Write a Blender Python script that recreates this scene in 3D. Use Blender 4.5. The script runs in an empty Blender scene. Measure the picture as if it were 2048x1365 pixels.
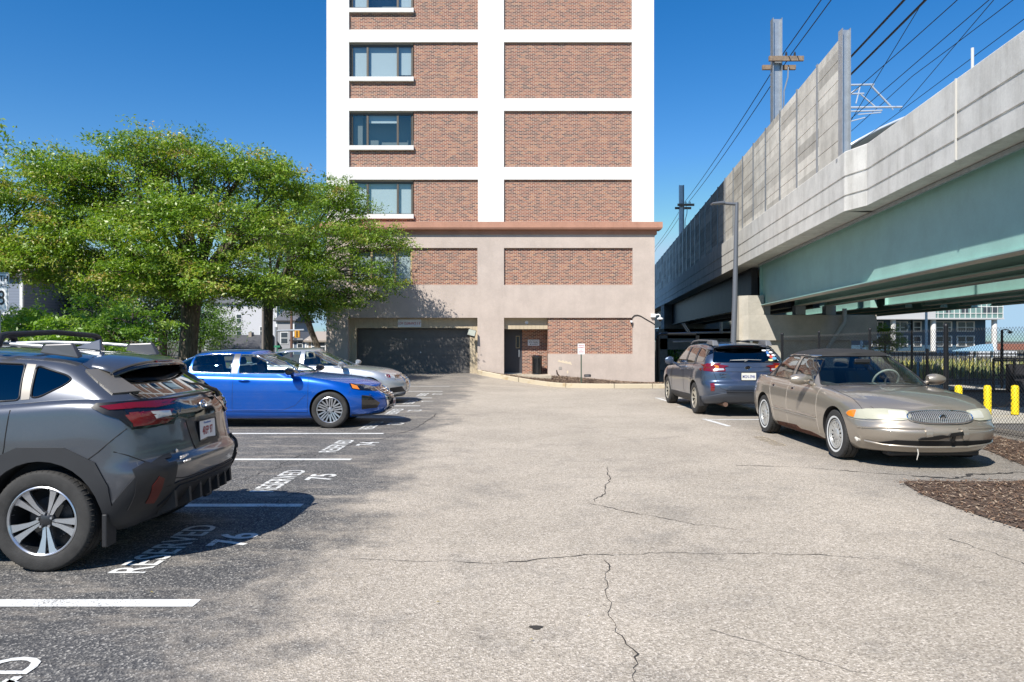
import bpy, bmesh, math, random
import numpy as np
from mathutils import Vector, Matrix, noise as mnoise
from mathutils.bvhtree import BVHTree
R_ = math.radians
rnd = random.Random(7)
C = bpy.context.scene.collection
scene = bpy.context.scene

# ---------------------------------------------------------------- camera, sky, sun, exposure
FPX, CH = 1450.0, 1.6                       # focal length in photo pixels, eye height
cam_d = bpy.data.cameras.new('camera'); cam = bpy.data.objects.new('camera', cam_d); C.objects.link(cam)
cam_d.sensor_width = 36; cam_d.lens = 36*FPX/2048; cam_d.clip_start = .05; cam_d.clip_end = 6000
cam.location = (0, 0, CH); cam.rotation_euler = (R_(90), 0, 0)
scene.camera = cam
SUN = Vector((.52, .79, -1.0)).normalized()
w = bpy.data.worlds.new('World'); scene.world = w; w.use_nodes = True
nt = w.node_tree; bg = nt.nodes['Background']
sky = nt.nodes.new('ShaderNodeTexSky'); sky.sky_type = 'NISHITA'; sky.sun_disc = False
sky.sun_elevation = math.asin(-SUN.z); sky.sun_rotation = math.atan2(-SUN.x, -SUN.y)
sky.altitude = 50; sky.air_density = 1.0; sky.dust_density = 0; sky.ozone_density = 1.2
hsv = nt.nodes.new('ShaderNodeHueSaturation'); hsv.inputs['Saturation'].default_value = 1.48; hsv.inputs['Hue'].default_value = .507
cap = nt.nodes.new('ShaderNodeVectorMath'); cap.operation = 'MINIMUM'; cap.inputs[1].default_value = (3.0, 4.5, 5.9)     # keeps the horizon band from burning out
nt.links.new(sky.outputs[0], hsv.inputs['Color']); nt.links.new(hsv.outputs[0], cap.inputs[0]); nt.links.new(cap.outputs[0], bg.inputs[0]); bg.inputs[1].default_value = .098
sl = bpy.data.lights.new('sun', 'SUN'); sun = bpy.data.objects.new('sun', sl); C.objects.link(sun)
sl.energy = 4.6; sl.angle = R_(.53); sl.color = (1, .95, .87)
sun.rotation_euler = SUN.to_track_quat('-Z', 'Y').to_euler()
vs = scene.view_settings
vs.view_transform = 'Standard'; vs.look = 'None'; vs.exposure = .60; vs.gamma = 1; vs.use_curve_mapping = False
scene.cycles.max_bounces = 7; scene.cycles.diffuse_bounces = 3; scene.cycles.glossy_bounces = 3
scene.cycles.transparent_max_bounces = 10; scene.cycles.transmission_bounces = 4
scene.cycles.sample_clamp_indirect = 6; scene.cycles.caustics_reflective = False; scene.cycles.caustics_refractive = False

# ---------------------------------------------------------------- pixel <-> world
def PX(px, Y): return (px-1024)*Y/FPX
def PZ(py, Y): return CH+(683-py)*Y/FPX
def G(px, py):
    Y = CH*FPX/(py-683); return (PX(px, Y), Y)
def sstep(a, b, x):
    t = min(1, max(0, (x-a)/(b-a))); return t*t*(3-2*t)
def T(x, y):                                # terrain height
    return -.43*sstep(-2.2, 2.5, x)*sstep(23, 31, y)+.09*sstep(27, 33, y)*(1-sstep(-2.2, 2.5, x))-.12*sstep(12, 22, y)*sstep(6.5, 9, x)*(1-sstep(23, 31, y))

# ---------------------------------------------------------------- materials
MATS = {}
def N(nt, typ, **kw):
    n = nt.nodes.new(typ)
    for k, v in kw.items(): setattr(n, k, v)
    return n
def mat(name, col, rough=.6, metal=0, spec=.5, coat=0, coat_r=.05, var=0, vscale=3, var2=0, v2scale=40, bump=0, bscale=60, alpha_col=None, emit=0):
    if name in MATS: return MATS[name]
    m = bpy.data.materials.new(name); m.use_nodes = True; nt = m.node_tree
    b = nt.nodes['Principled BSDF']; b.inputs['Roughness'].default_value = rough; b.inputs['Metallic'].default_value = metal
    b.inputs['Specular IOR Level'].default_value = spec; b.inputs['Coat Weight'].default_value = coat; b.inputs['Coat Roughness'].default_value = coat_r
    b.inputs['Base Color'].default_value = (*col, 1)
    m.diffuse_color = (*col, 1)
    tc = None
    if var or bump or var2: tc = N(nt, 'ShaderNodeTexCoord')
    if var or var2:
        src = None
        for amt, sc in ((var, vscale), (var2, v2scale)):
            if not amt: continue
            nz = N(nt, 'ShaderNodeTexNoise'); nz.inputs['Scale'].default_value = sc; nz.inputs['Detail'].default_value = 5; nz.inputs['Roughness'].default_value = .6
            nt.links.new(tc.outputs['Object'], nz.inputs['Vector'])
            mr = N(nt, 'ShaderNodeMapRange'); mr.inputs[1].default_value = .3; mr.inputs[2].default_value = .7
            mr.inputs[3].default_value = 1-amt; mr.inputs[4].default_value = 1+amt
            nt.links.new(nz.outputs['Fac'], mr.inputs[0])
            if src is None: src = mr.outputs[0]
            else:
                mm = N(nt, 'ShaderNodeMath', operation='MULTIPLY'); nt.links.new(src, mm.inputs[0]); nt.links.new(mr.outputs[0], mm.inputs[1]); src = mm.outputs[0]
        vm = N(nt, 'ShaderNodeVectorMath', operation='SCALE'); vm.inputs[0].default_value = col
        nt.links.new(src, vm.inputs['Scale']); nt.links.new(vm.outputs[0], b.inputs['Base Color'])
    if bump:
        nz = N(nt, 'ShaderNodeTexNoise'); nz.inputs['Scale'].default_value = bscale; nz.inputs['Detail'].default_value = 4
        nt.links.new(tc.outputs['Object'], nz.inputs['Vector'])
        bp = N(nt, 'ShaderNodeBump'); bp.inputs['Strength'].default_value = bump; bp.inputs['Distance'].default_value = .01
        nt.links.new(nz.outputs['Fac'], bp.inputs['Height']); nt.links.new(bp.outputs[0], b.inputs['Normal'])
    if emit: b.inputs['Emission Color'].default_value = (*col, 1); b.inputs['Emission Strength'].default_value = emit
    MATS[name] = m; return m
def glass(name, tint=(.5, .55, .55), refl=1.0, rough=0.0):
    if name in MATS: return MATS[name]
    m = bpy.data.materials.new(name); m.use_nodes = True; nt = m.node_tree; nt.nodes.clear()
    o = N(nt, 'ShaderNodeOutputMaterial'); t = N(nt, 'ShaderNodeBsdfTransparent'); g = N(nt, 'ShaderNodeBsdfGlossy'); mx = N(nt, 'ShaderNodeMixShader')
    t.inputs[0].default_value = (*tint, 1); g.inputs['Roughness'].default_value = rough; g.inputs[0].default_value = (.95, .97, 1, 1)
    fr = N(nt, 'ShaderNodeFresnel'); gi = N(nt, 'ShaderNodeNewGeometry'); mr = N(nt, 'ShaderNodeMapRange'); mr.inputs[3].default_value = 1.55; mr.inputs[4].default_value = .645; nt.links.new(gi.outputs['Backfacing'], mr.inputs[0]); nt.links.new(mr.outputs[0], fr.inputs[0])
    mu = N(nt, 'ShaderNodeMath', operation='MULTIPLY', use_clamp=True); mu.inputs[1].default_value = refl*1.6
    nt.links.new(fr.outputs[0], mu.inputs[0]); nt.links.new(mu.outputs[0], mx.inputs[0]); nt.links.new(t.outputs[0], mx.inputs[1]); nt.links.new(g.outputs[0], mx.inputs[2]); nt.links.new(mx.outputs[0], o.inputs[0])
    MATS[name] = m; return m
def ramp(nt, fac, stops):
    r = N(nt, 'ShaderNodeValToRGB'); el = r.color_ramp.elements
    while len(el) < len(stops): el.new(.5)
    for e, (p, c) in zip(el, stops): e.position = p; e.color = (*c, 1) if len(c) == 3 else c
    nt.links.new(fac, r.inputs[0]); return r.outputs[0]
def noise_out(nt, vec, scale, detail=4, rough=.55):
    n = N(nt, 'ShaderNodeTexNoise'); n.inputs['Scale'].default_value = scale; n.inputs['Detail'].default_value = detail; n.inputs['Roughness'].default_value = rough
    nt.links.new(vec, n.inputs['Vector']); return n.outputs['Fac']
def mixc(nt, fac, a, b, mode='MIX'):
    m = N(nt, 'ShaderNodeMix', data_type='RGBA', blend_type=mode)
    for s, k in ((fac, 0), (a, 6), (b, 7)):
        if hasattr(s, 'is_linked') or hasattr(s, 'links'): nt.links.new(s, m.inputs[k])
        elif k == 0: m.inputs[0].default_value = s
        else: m.inputs[k].default_value = (*s, 1)
    return m.outputs[2]
def math_(nt, op, a, b=None, clamp=False):
    m = N(nt, 'ShaderNodeMath', operation=op, use_clamp=clamp)
    for s, k in ((a, 0), (b, 1)):
        if s is None: continue
        if isinstance(s, (int, float)): m.inputs[k].default_value = s
        else: nt.links.new(s, m.inputs[k])
    return m.outputs[0]
def maprange(nt, v, a, b, c, d):
    m = N(nt, 'ShaderNodeMapRange'); m.interpolation_type = 'SMOOTHSTEP'
    nt.links.new(v, m.inputs[0])
    for i, x in enumerate((a, b, c, d)): m.inputs[i+1].default_value = x
    return m.outputs[0]
def base_mat(name):
    m = bpy.data.materials.new(name); m.use_nodes = True; MATS[name] = m
    nt = m.node_tree; return m, nt, nt.nodes['Principled BSDF'], N(nt, 'ShaderNodeTexCoord')

def asphalt_mat(name, mode):
    m, nt, b, tc = base_mat(name); ob = tc.outputs['Object']
    sep = N(nt, 'ShaderNodeSeparateXYZ'); nt.links.new(ob, sep.inputs[0]); X, Y = sep.outputs[0], sep.outputs[1]
    vo = N(nt, 'ShaderNodeTexVoronoi'); vo.inputs['Scale'].default_value = 95; nt.links.new(ob, vo.inputs['Vector'])
    sc = N(nt, 'ShaderNodeSeparateColor'); nt.links.new(vo.outputs['Color'], sc.inputs[0])
    vo2 = N(nt, 'ShaderNodeTexVoronoi'); vo2.inputs['Scale'].default_value = 230; nt.links.new(ob, vo2.inputs['Vector'])
    sc2 = N(nt, 'ShaderNodeSeparateColor'); nt.links.new(vo2.outputs['Color'], sc2.inputs[0])
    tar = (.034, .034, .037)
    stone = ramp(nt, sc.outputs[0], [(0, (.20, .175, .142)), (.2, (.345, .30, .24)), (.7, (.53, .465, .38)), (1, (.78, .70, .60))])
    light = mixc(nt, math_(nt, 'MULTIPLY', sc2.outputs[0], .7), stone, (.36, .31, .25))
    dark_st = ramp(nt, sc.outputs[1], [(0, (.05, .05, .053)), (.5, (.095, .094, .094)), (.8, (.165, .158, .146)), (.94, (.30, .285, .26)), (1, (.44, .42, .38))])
    if mode == 'lot':
        # worn light drive lane between darker stalls
        n1 = noise_out(nt, ob, .55, 5, .65); n2 = noise_out(nt, ob, 3.2, 5, .7)
        wob = math_(nt, 'ADD', math_(nt, 'MULTIPLY', math_(nt, 'SUBTRACT', n1, .5), 2.2), math_(nt, 'MULTIPLY', math_(nt, 'SUBTRACT', n2, .5), 1.5))
        xs = math_(nt, 'ADD', X, wob)
        lane = math_(nt, 'MULTIPLY', maprange(nt, xs, -1.95, -.95, 0, 1), maprange(nt, xs, 3.3, 5.2, 1, .42))
        st = noise_out(nt, ob, 1.1, 6, .75)
        lane = math_(nt, 'MULTIPLY', lane, maprange(nt, st, .3, .52, .66, 1))
        # pale worn tracks in the dark stalls
        mp = N(nt, 'ShaderNodeMapping'); mp.inputs['Scale'].default_value = (.7, 2.4, 1); mp.inputs['Rotation'].default_value = (0, 0, .5); nt.links.new(ob, mp.inputs[0])
        tr = noise_out(nt, mp.outputs[0], 1.3, 6, .7)
        lane = math_(nt, 'MAXIMUM', lane, maprange(nt, tr, .48, .70, .0, .60))
        far = maprange(nt, Y, 8, 24, 0, .25)
        lane = math_(nt, 'ADD', lane, far, True)
        col = mixc(nt, lane, dark_st, light)
        big = maprange(nt, noise_out(nt, ob, .35, 6, .7), .3, .7, .86, 1.08)
        blot = maprange(nt, noise_out(nt, ob, 4.5, 6, .8), .28, .42, .70, 1)
        blot = math_(nt, 'MULTIPLY', blot, big)
        vm = N(nt, 'ShaderNodeVectorMath', operation='SCALE'); nt.links.new(col, vm.inputs[0]); nt.links.new(blot, vm.inputs['Scale']); col = vm.outputs[0]
        vor = N(nt, 'ShaderNodeTexVoronoi'); vor.inputs['Scale'].default_value = 0.5
    else:
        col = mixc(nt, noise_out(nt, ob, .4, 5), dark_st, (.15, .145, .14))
    nt.links.new(col, b.inputs['Base Color']); b.inputs['Roughness'].default_value = .88; b.inputs['Specular IOR Level'].default_value = .3
    bp = N(nt, 'ShaderNodeBump'); bp.inputs['Strength'].default_value = .75; bp.inputs['Distance'].default_value = .006
    nt.links.new(vo.outputs['Distance'], bp.inputs['Height']); nt.links.new(bp.outputs[0], b.inputs['Normal'])
    return m

def brick_mat(name, dark=1.0):
    m, nt, b, tc = base_mat(name); ob = tc.outputs['Object']
    sep = N(nt, 'ShaderNodeSeparateXYZ'); nt.links.new(ob, sep.inputs[0])
    add = math_(nt, 'ADD', sep.outputs[0], sep.outputs[1])
    cb = N(nt, 'ShaderNodeCombineXYZ'); nt.links.new(add, cb.inputs[0]); nt.links.new(sep.outputs[2], cb.inputs[1])
    br = N(nt, 'ShaderNodeTexBrick'); nt.links.new(cb.outputs[0], br.inputs['Vector'])
    br.inputs['Scale'].default_value = 1; br.inputs['Brick Width'].default_value = .203; br.inputs['Row Height'].default_value = .0677
    br.inputs['Mortar Size'].default_value = .0085; br.inputs['Mortar Smooth'].default_value = .15; br.inputs['Bias'].default_value = 0
    br.inputs['Color1'].default_value = (0, 0, 0, 1); br.inputs['Color2'].default_value = (1, 1, 1, 1); br.inputs['Mortar'].default_value = (.5, .5, .5, 1)
    c = ramp(nt, br.outputs['Color'], [(0, (.065*dark, .035*dark, .034*dark)), (.25, (.13*dark, .046*dark, .034*dark)), (.55, (.22*dark, .072*dark, .045*dark)), (.8, (.30*dark, .105*dark, .058*dark)), (1, (.36*dark, .17*dark, .09*dark))])
    c = mixc(nt, maprange(nt, noise_out(nt, ob, .9, 4), .35, .7, 0, .55), c, mixc(nt, .45, c, (.26, .12, .07)))
    c = mixc(nt, br.outputs['Fac'], c, (.58, .46, .37))
    nt.links.new(c, b.inputs['Base Color']); b.inputs['Roughness'].default_value = .85
    bp = N(nt, 'ShaderNodeBump'); bp.inputs['Strength'].default_value = .6; bp.inputs['Distance'].default_value = .008; bp.invert = True
    nt.links.new(br.outputs['Fac'], bp.inputs['Height']); nt.links.new(bp.outputs[0], b.inputs['Normal'])
    return m

def streak_mat(name, col, streak=(.5, .5, .5), amt=.5, var=.15, rough=.8, bump=.15, sx=2.2, sz=.25, lo=.5, hi=.75, cells=None, cellvar=0):
    """wall surface with vertical weathering streaks and blotches"""
    m, nt, b, tc = base_mat(name); ob = tc.outputs['Object']
    mp = N(nt, 'ShaderNodeMapping'); mp.inputs['Scale'].default_value = (sx, sx, sz); nt.links.new(ob, mp.inputs[0])
    s = maprange(nt, noise_out(nt, mp.outputs[0], 1.6, 6, .7), lo, hi, 0, amt)
    c = mixc(nt, s, col, streak)
    bl = maprange(nt, noise_out(nt, ob, 1.3, 6, .65), .3, .7, 1-var, 1+var)
    fin = maprange(nt, noise_out(nt, ob, 22, 3, .6), .3, .7, 1-var*.4, 1+var*.4)
    k = math_(nt, 'MULTIPLY', bl, fin)
    if cells:
        sn = N(nt, 'ShaderNodeVectorMath', operation='SNAP'); sn.inputs[1].default_value = cells
        nt.links.new(ob, sn.inputs[0]); wn = N(nt, 'ShaderNodeTexWhiteNoise'); nt.links.new(sn.outputs[0], wn.inputs[0])
        k = math_(nt, 'MULTIPLY', k, maprange(nt, wn.outputs[0], 0, 1, 1-cellvar, 1+cellvar))
        c = mixc(nt, math_(nt, 'MULTIPLY', wn.outputs[0], .0), c, c)
    vm = N(nt, 'ShaderNodeVectorMath', operation='SCALE'); nt.links.new(c, vm.inputs[0]); nt.links.new(k, vm.inputs['Scale'])
    nt.links.new(vm.outputs[0], b.inputs['Base Color']); b.inputs['Roughness'].default_value = rough; b.inputs['Specular IOR Level'].default_value = .3
    if bump:
        bp = N(nt, 'ShaderNodeBump'); bp.inputs['Strength'].default_value = bump; bp.inputs['Distance'].default_value = .02
        nt.links.new(noise_out(nt, ob, 14, 5), bp.inputs['Height']); nt.links.new(bp.outputs[0], b.inputs['Normal'])
    return m
def leaf_mat(name, cols, trans=.35):
    m, nt, b, tc = base_mat(name)
    at = N(nt, 'ShaderNodeAttribute'); at.attribute_name = 'tone'
    c = ramp(nt, at.outputs['Fac'], [(i/(len(cols)-1), c) for i, c in enumerate(cols)])
    nt.links.new(c, b.inputs['Base Color']); b.inputs['Roughness'].default_value = .42; b.inputs['Specular IOR Level'].default_value = .6
    tr = N(nt, 'ShaderNodeBsdfTranslucent'); ml = N(nt, 'ShaderNodeVectorMath', operation='MULTIPLY'); ml.inputs[1].default_value = (1.5, 1.6, .5)
    nt.links.new(c, ml.inputs[0]); nt.links.new(ml.outputs[0], tr.inputs[0])
    mx = N(nt, 'ShaderNodeMixShader'); mx.inputs[0].default_value = trans
    nt.links.new(b.outputs[0], mx.inputs[1]); nt.links.new(tr.outputs[0], mx.inputs[2]); nt.links.new(mx.outputs[0], nt.nodes['Material Output'].inputs[0])
    return m
def paint_mat(name, col, metal=.55, rough=.34, flake=.12):
    m, nt, b, tc = base_mat(name)
    b.inputs['Metallic'].default_value = metal; b.inputs['Roughness'].default_value = rough
    b.inputs['Coat Weight'].default_value = 1; b.inputs['Coat Roughness'].default_value = .03
    n = noise_out(nt, tc.outputs['Object'], 900, 1)
    k = maprange(nt, n, .3, .7, 1-flake, 1+flake)
    vm = N(nt, 'ShaderNodeVectorMath', operation='SCALE'); vm.inputs[0].default_value = col; nt.links.new(k, vm.inputs['Scale'])
    dirt = maprange(nt, noise_out(nt, tc.outputs['Object'], 2.5, 6, .7), .45, .8, 0, .10)
    nt.links.new(mixc(nt, dirt, vm.outputs[0], (.30, .27, .23)), b.inputs['Base Color']); nt.links.new(maprange(nt, noise_out(nt, tc.outputs['Object'], 3, 5), .4, .8, .03, .12), b.inputs['Coat Roughness'])
    m.diffuse_color = (*col, 1); return m

# ---------------------------------------------------------------- mesh helpers
def tag(o, label=None, cat=None, group=None, kind=None):
    if label: o['label'] = label
    if cat: o['category'] = cat
    if group: o['group'] = group
    if kind: o['kind'] = kind
    return o
def empty(name, loc=(0, 0, 0), rz=0, label=None, cat=None, group=None):
    o = bpy.data.objects.new(name, None); C.objects.link(o); o.location = loc; o.rotation_euler = (0, 0, rz); o.empty_display_size = .2
    return tag(o, label, cat, group)
def link(name, me, m, parent=None):
    o = bpy.data.objects.new(name, me); C.objects.link(o)
    if m is not None:
        for x in (m if isinstance(m, (list, tuple)) else [m]): me.materials.append(x)
    if parent: o.parent = parent
    return o
class MB:
    def __init__(s): s.v = []; s.f = []; s.mi = []; s.cur = 0
    def add(s, vs, fs):
        b = len(s.v); s.v += [tuple(p) for p in vs]
        for f in fs: s.f.append([b+i for i in f]); s.mi.append(s.cur)
        return s
    def box(s, x0, x1, y0, y1, z0, z1, M=None):
        vs = [(x, y, z) for z in (z0, z1) for y in (y0, y1) for x in (x0, x1)]
        if M is not None: vs = [M @ Vector(p) for p in vs]
        return s.add(vs, [(0, 2, 3, 1), (4, 5, 7, 6), (0, 1, 5, 4), (2, 6, 7, 3), (0, 4, 6, 2), (1, 3, 7, 5)])
    def bbox(s, c, size, rz=0, M=None):
        m = Matrix.Translation(c) @ Matrix.Rotation(rz, 4, 'Z')
        if M is not None: m = m @ M
        a, b, d = [k/2 for k in size]
        return s.box(-a, a, -b, b, -d, d, m)
    def tube(s, pts, r, n=8, caps=True):
        pts = [Vector(p) for p in pts]; rs = r if isinstance(r, (list, tuple)) else [r]*len(pts)
        up = None; rings = []
        for i, p in enumerate(pts):
            t = (pts[min(i+1, len(pts)-1)]-pts[max(i-1, 0)])
            if t.length < 1e-9: t = Vector((0, 0, 1))
            t.normalize()
            if up is None: up = Vector((0, 0, 1)) if abs(t.z) < .9 else Vector((1, 0, 0))
            a = t.cross(up).normalized(); up = a.cross(t).normalized()
            rings.append([p+(a*math.cos(q)+up*math.sin(q))*rs[i] for q in [2*math.pi*k/n+math.pi/n for k in range(n)]])
        b = len(s.v)
        vs = [q for rg in rings for q in rg]; fs = []
        for i in range(len(pts)-1):
            for k in range(n):
                a0 = i*n+k; a1 = i*n+(k+1) % n
                fs.append((a0, a1, a1+n, a0+n))
        if caps: fs += [tuple(range(n))[::-1], tuple(range((len(pts)-1)*n, len(pts)*n))]
        return s.add(vs, fs)
    def cyl(s, p0, p1, r, n=16, r2=None): return s.tube([p0, p1], [r, r2 if r2 is not None else r], n)
    def lathe(s, prof, n=32, M=None, closed=False):
        """prof: (r, h) pairs revolved about Z; M places it"""
        vs = []; fs = []; m = len(prof)
        for k in range(n):
            a = 2*math.pi*k/n
            for r, h in prof:
                p = Vector((r*math.cos(a), r*math.sin(a), h)); vs.append(M @ p if M is not None else p)
        for k in range(n):
            k2 = (k+1) % n
            for i in range(m-1 if not closed else m):
                j = (i+1) % m
                fs.append((k*m+i, k2*m+i, k2*m+j, k*m+j))
        return s.add(vs, fs)
    def prism(s, poly, h0, h1, M=None):
        """poly in XY extruded h0..h1 in Z"""
        n = len(poly); vs = [Vector((x, y, h0)) for x, y in poly]+[Vector((x, y, h1)) for x, y in poly]
        if M is not None: vs = [M @ p for p in vs]
        return s.add(vs, [tuple(range(n))[::-1], tuple(range(n, 2*n))]+[(i, (i+1) % n, (i+1) % n+n, i+n) for i in range(n)])
    def grid(s, P):
        a = len(P); b = len(P[0]); return s.add([p for r in P for p in r], [(i*b+j, (i+1)*b+j, (i+1)*b+j+1, i*b+j+1) for i in range(a-1) for j in range(b-1)])
    def mesh(s, name, smooth=None):
        me = bpy.data.meshes.new(name); me.from_pydata(s.v, [], s.f)
        me.polygons.foreach_set('material_index', s.mi)
        bm = bmesh.new(); bm.from_mesh(me); bmesh.ops.recalc_face_normals(bm, faces=bm.faces); bm.to_mesh(me); bm.free()
        if smooth: me.shade_smooth(); me.set_sharp_from_angle(angle=R_(smooth))
        me.update(); return me
    def build(s, name, m, parent=None, smooth=None, bevel=0):
        o = link(name, s.mesh(name, smooth), m, parent)
        if bevel:
            md = o.modifiers.new('bevel', 'BEVEL'); md.width = bevel; md.segments = 2; md.limit_method = 'ANGLE'; md.angle_limit = R_(40)
        return o
def text_mesh(txt, size, thick=.0, spacing=1.0, M=None, xs=1.0, align='CENTER', bold=0.0):
    cu = bpy.data.curves.new('t', 'FONT'); cu.body = txt; cu.size = size; cu.extrude = thick/2; cu.align_x = align; cu.align_y = 'CENTER'; cu.space_character = spacing; cu.offset = bold
    cu.resolution_u = 3
    o = bpy.data.objects.new('t', cu); C.objects.link(o)
    dg = bpy.context.evaluated_depsgraph_get(); me = bpy.data.meshes.new_from_object(o.evaluated_get(dg))
    bpy.data.objects.remove(o); bpy.data.curves.remove(cu)
    me.transform(Matrix.Diagonal((xs, 1, 1, 1)))
    if M is not None: me.transform(M)
    me.materials.clear(); return me
def add_mesh(mb, me):
    mb.add([v.co for v in me.vertices], [tuple(p.vertices) for p in me.polygons]); bpy.data.meshes.remove(me); return mb
def text_obj(name, txt, size, m, parent, M, thick=.002, xs=1.0, bold=0.0, spacing=1.0):
    return link(name, text_mesh(txt, size, thick, spacing, M, xs, bold=bold), m, parent)
def sweep(mb, prof, path, closed=True):
    """prof (off,z) swept along path (x,y); off to the right of travel"""
    rings = []
    for i, (x, y) in enumerate(path):
        d = Vector((path[min(i+1, len(path)-1)][0]-path[max(i-1, 0)][0], path[min(i+1, len(path)-1)][1]-path[max(i-1, 0)][1])).normalized()
        nx, ny = d.y, -d.x
        rings.append([(x+nx*o, y+ny*o, z) for o, z in prof])
    m = len(prof); fs = []
    for i in range(len(path)-1):
        for k in range(m if closed else m-1):
            k2 = (k+1) % m; fs.append((i*m+k, i*m+k2, (i+1)*m+k2, (i+1)*m+k))
    if closed: fs += [tuple(range(m)), tuple(range((len(path)-1)*m, len(path)*m))[::-1]]
    return mb.add([p for r in rings for p in r], fs)
def inpoly(u, v, P):
    c = False; j = len(P)-1
    for i in range(len(P)):
        if (P[i][1] > v) != (P[j][1] > v) and u < (P[j][0]-P[i][0])*(v-P[i][1])/(P[j][1]-P[i][1])+P[i][0]: c = not c
        j = i
    return c
def rounded(P, r=.03, n=3):
    out = []; m = len(P)
    for i in range(m):
        a, b, c = Vector(P[i-1]), Vector(P[i]), Vector(P[(i+1) % m]); da, dc = (a-b), (c-b)
        ra = min(r, da.length*.45); rc = min(r, dc.length*.45); p0 = b+da.normalized()*ra; p2 = b+dc.normalized()*rc
        for k in range(n+1):
            t = k/n; out.append(tuple(p0*(1-t)**2+b*2*t*(1-t)+p2*t*t))
    return out
# ---------------------------------------------------------------- ground, lot, markings
def struct(name, mb, m, **k): return tag(mb.build(name, m, **k), kind='structure')
def sheet(mb, xs, ys, dz=0.0, f=T): return mb.grid([[(x, y, f(x, y)+dz) for y in ys] for x in xs])
lin = lambda a, b, n: [a+(b-a)*i/n for i in range(n+1)]
far_x = [-2500, -600, -200, -80, -40]+lin(-20, 20, 40)+[40, 80, 200, 600, 2500]
far_y = [-900, -100, -20]+lin(-8, 44, 52)+[60, 100, 200, 500, 1200, 4000]
grass_m, nt_, b_, tc_ = base_mat('ground_earth')
nt_.links.new(mixc(nt_, noise_out(nt_, tc_.outputs['Object'], .6, 6, .7), (.075, .072, .05), (.13, .12, .09)), b_.inputs['Base Color']); b_.inputs['Roughness'].default_value = .95
struct('ground', sheet(MB(), far_x, far_y, -.06), grass_m)
struct('parking_lot', sheet(MB(), lin(-8.4, 8.3, 34), lin(-8, 34, 84)), asphalt_mat('lot_asphalt', 'lot'), smooth=60)
lawn_m, nt_, b_, tc_ = base_mat('grass_green')
nt_.links.new(ramp(nt_, noise_out(nt_, tc_.outputs['Object'], 3, 8, .8), [(.3, (.03, .05, .012)), (.5, (.07, .10, .02)), (.7, (.14, .15, .05))]), b_.inputs['Base Color']); b_.inputs['Roughness'].default_value = .9
struct('lawn_verge', sheet(MB(), lin(-16, -8.55, 8), lin(-8, 60, 34), .0, lambda x, y: 0.0), lawn_m)
cb = MB(); cb.box(-8.55, -8.40, -8, 60, -.1, .13); struct('lawn_kerb', cb, mat('kerb_concrete', (.42, .40, .36), .85, var=.2))
rd = MB(); sheet(rd, [-30, -16], [-8, 130], -.02, lambda x, y: 0); sheet(rd, [-120, -30], [62, 72], -.02, lambda x, y: 0); struct('street', rd, asphalt_mat('street_asphalt', 'street'))
sd = MB(); sheet(sd, [8.15, 9.2], lin(-8, 34, 20), -.03); struct('gravel_strip', sd, mat('dirt_gravel', (.16, .14, .115), .95, var=.3, vscale=4, var2=.5, v2scale=60))
# right side beyond the fence; dark asphalt colour partly stands in for viaduct shade
fz = lambda x, y: T(x, min(y, 60))
pale = mat('pale_concrete', (.44, .42, .37), .85, var=.12, var2=.15, v2scale=50)
for nm, a, b, dz, m_ in (('service_road', -8, 14.4, -.035, asphalt_mat('shade_asphalt', 'street')), ('concrete_apron', 14.4, 18.7, -.02, pale), ('side_street', 18.7, 26.8, -.035, asphalt_mat('street_asphalt2', 'street')), ('sidewalk', 26.8, 32.5, .06, mat('sidewalk_concrete', (.50, .48, .43), .85, var=.12))):
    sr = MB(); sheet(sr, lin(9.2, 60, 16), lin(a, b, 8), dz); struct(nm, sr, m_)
mk_paint, nt_, b_, tc_ = base_mat('road_paint'); ob_ = tc_.outputs['Object']
chip_ = maprange(nt_, math_(nt_, 'ADD', noise_out(nt_, ob_, 75, 3, .8), math_(nt_, 'MULTIPLY', noise_out(nt_, ob_, 2.2, 4, .7), .5)), .80, .92, 0, 1)
nt_.links.new(mixc(nt_, chip_, mixc(nt_, maprange(nt_, noise_out(nt_, ob_, 5, 5, .7), .4, .7, 0, .5), (.74, .74, .71), (.55, .54, .50)), (.14, .13, .12)), b_.inputs['Base Color']); b_.inputs['Roughness'].default_value = .75
mk = MB()
def quadline(x0, x1, y0, y1, dz=.004):
    n = max(1, int(abs(x1-x0)/.5)); mk.grid([[(x, y, T(x, y)+dz) for y in (y0, y1)] for x in lin(x0, x1, n)])
SY = [1.7, 4.42, 7.05, 9.78, 12.52, 15.2, 17.85, 20.35, 23.0, 25.6]
for i, y in enumerate(SY): quadline(-7.6, [-1.9, -1.92, -2.04, -2.17, -2.22, -2.25, -2.26, -2.24, -2.2, -2.2][i], y-.062, y+.062)
for y in (14.75, 17.55, 20.3): quadline(4.0, 7.2, y-.05, y+.05)
mk.add([(3.88, 14.85, .005), (3.98, 14.9, .005), (4.12, 13.6, .005), (4.02, 13.55, .005)], [(0, 3, 2, 1)])
mk.add([(4.02, 20.4, .005), (4.12, 20.4, .005), (4.2, 19.0, .005), (4.1, 19.0, .005)], [(0, 3, 2, 1)])
struct('parking_lines', mk, mk_paint)
mt = MB()
for i in range(len(SY)-2):
    yc = (SY[i]+SY[i+1])/2
    if i == 0: yc = 3.12
    M = Matrix.Translation((-2.64+(.20 if i == 0 else 0), yc-.11, .005)) @ Matrix.Rotation(math.pi/2, 4, 'Z')
    add_mesh(mt, text_mesh('RESERVED', .36, 0, 1.02, M, .80, bold=.005))
    M = Matrix.Translation((-2.22, yc+.10, .005)) @ Matrix.Rotation(math.pi/2, 4, 'Z')
    add_mesh(mt, text_mesh(str(77-i), .42, 0, 1.05, M, .92, bold=.008))
struct('stall_lettering', mt, mk_paint)
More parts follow.
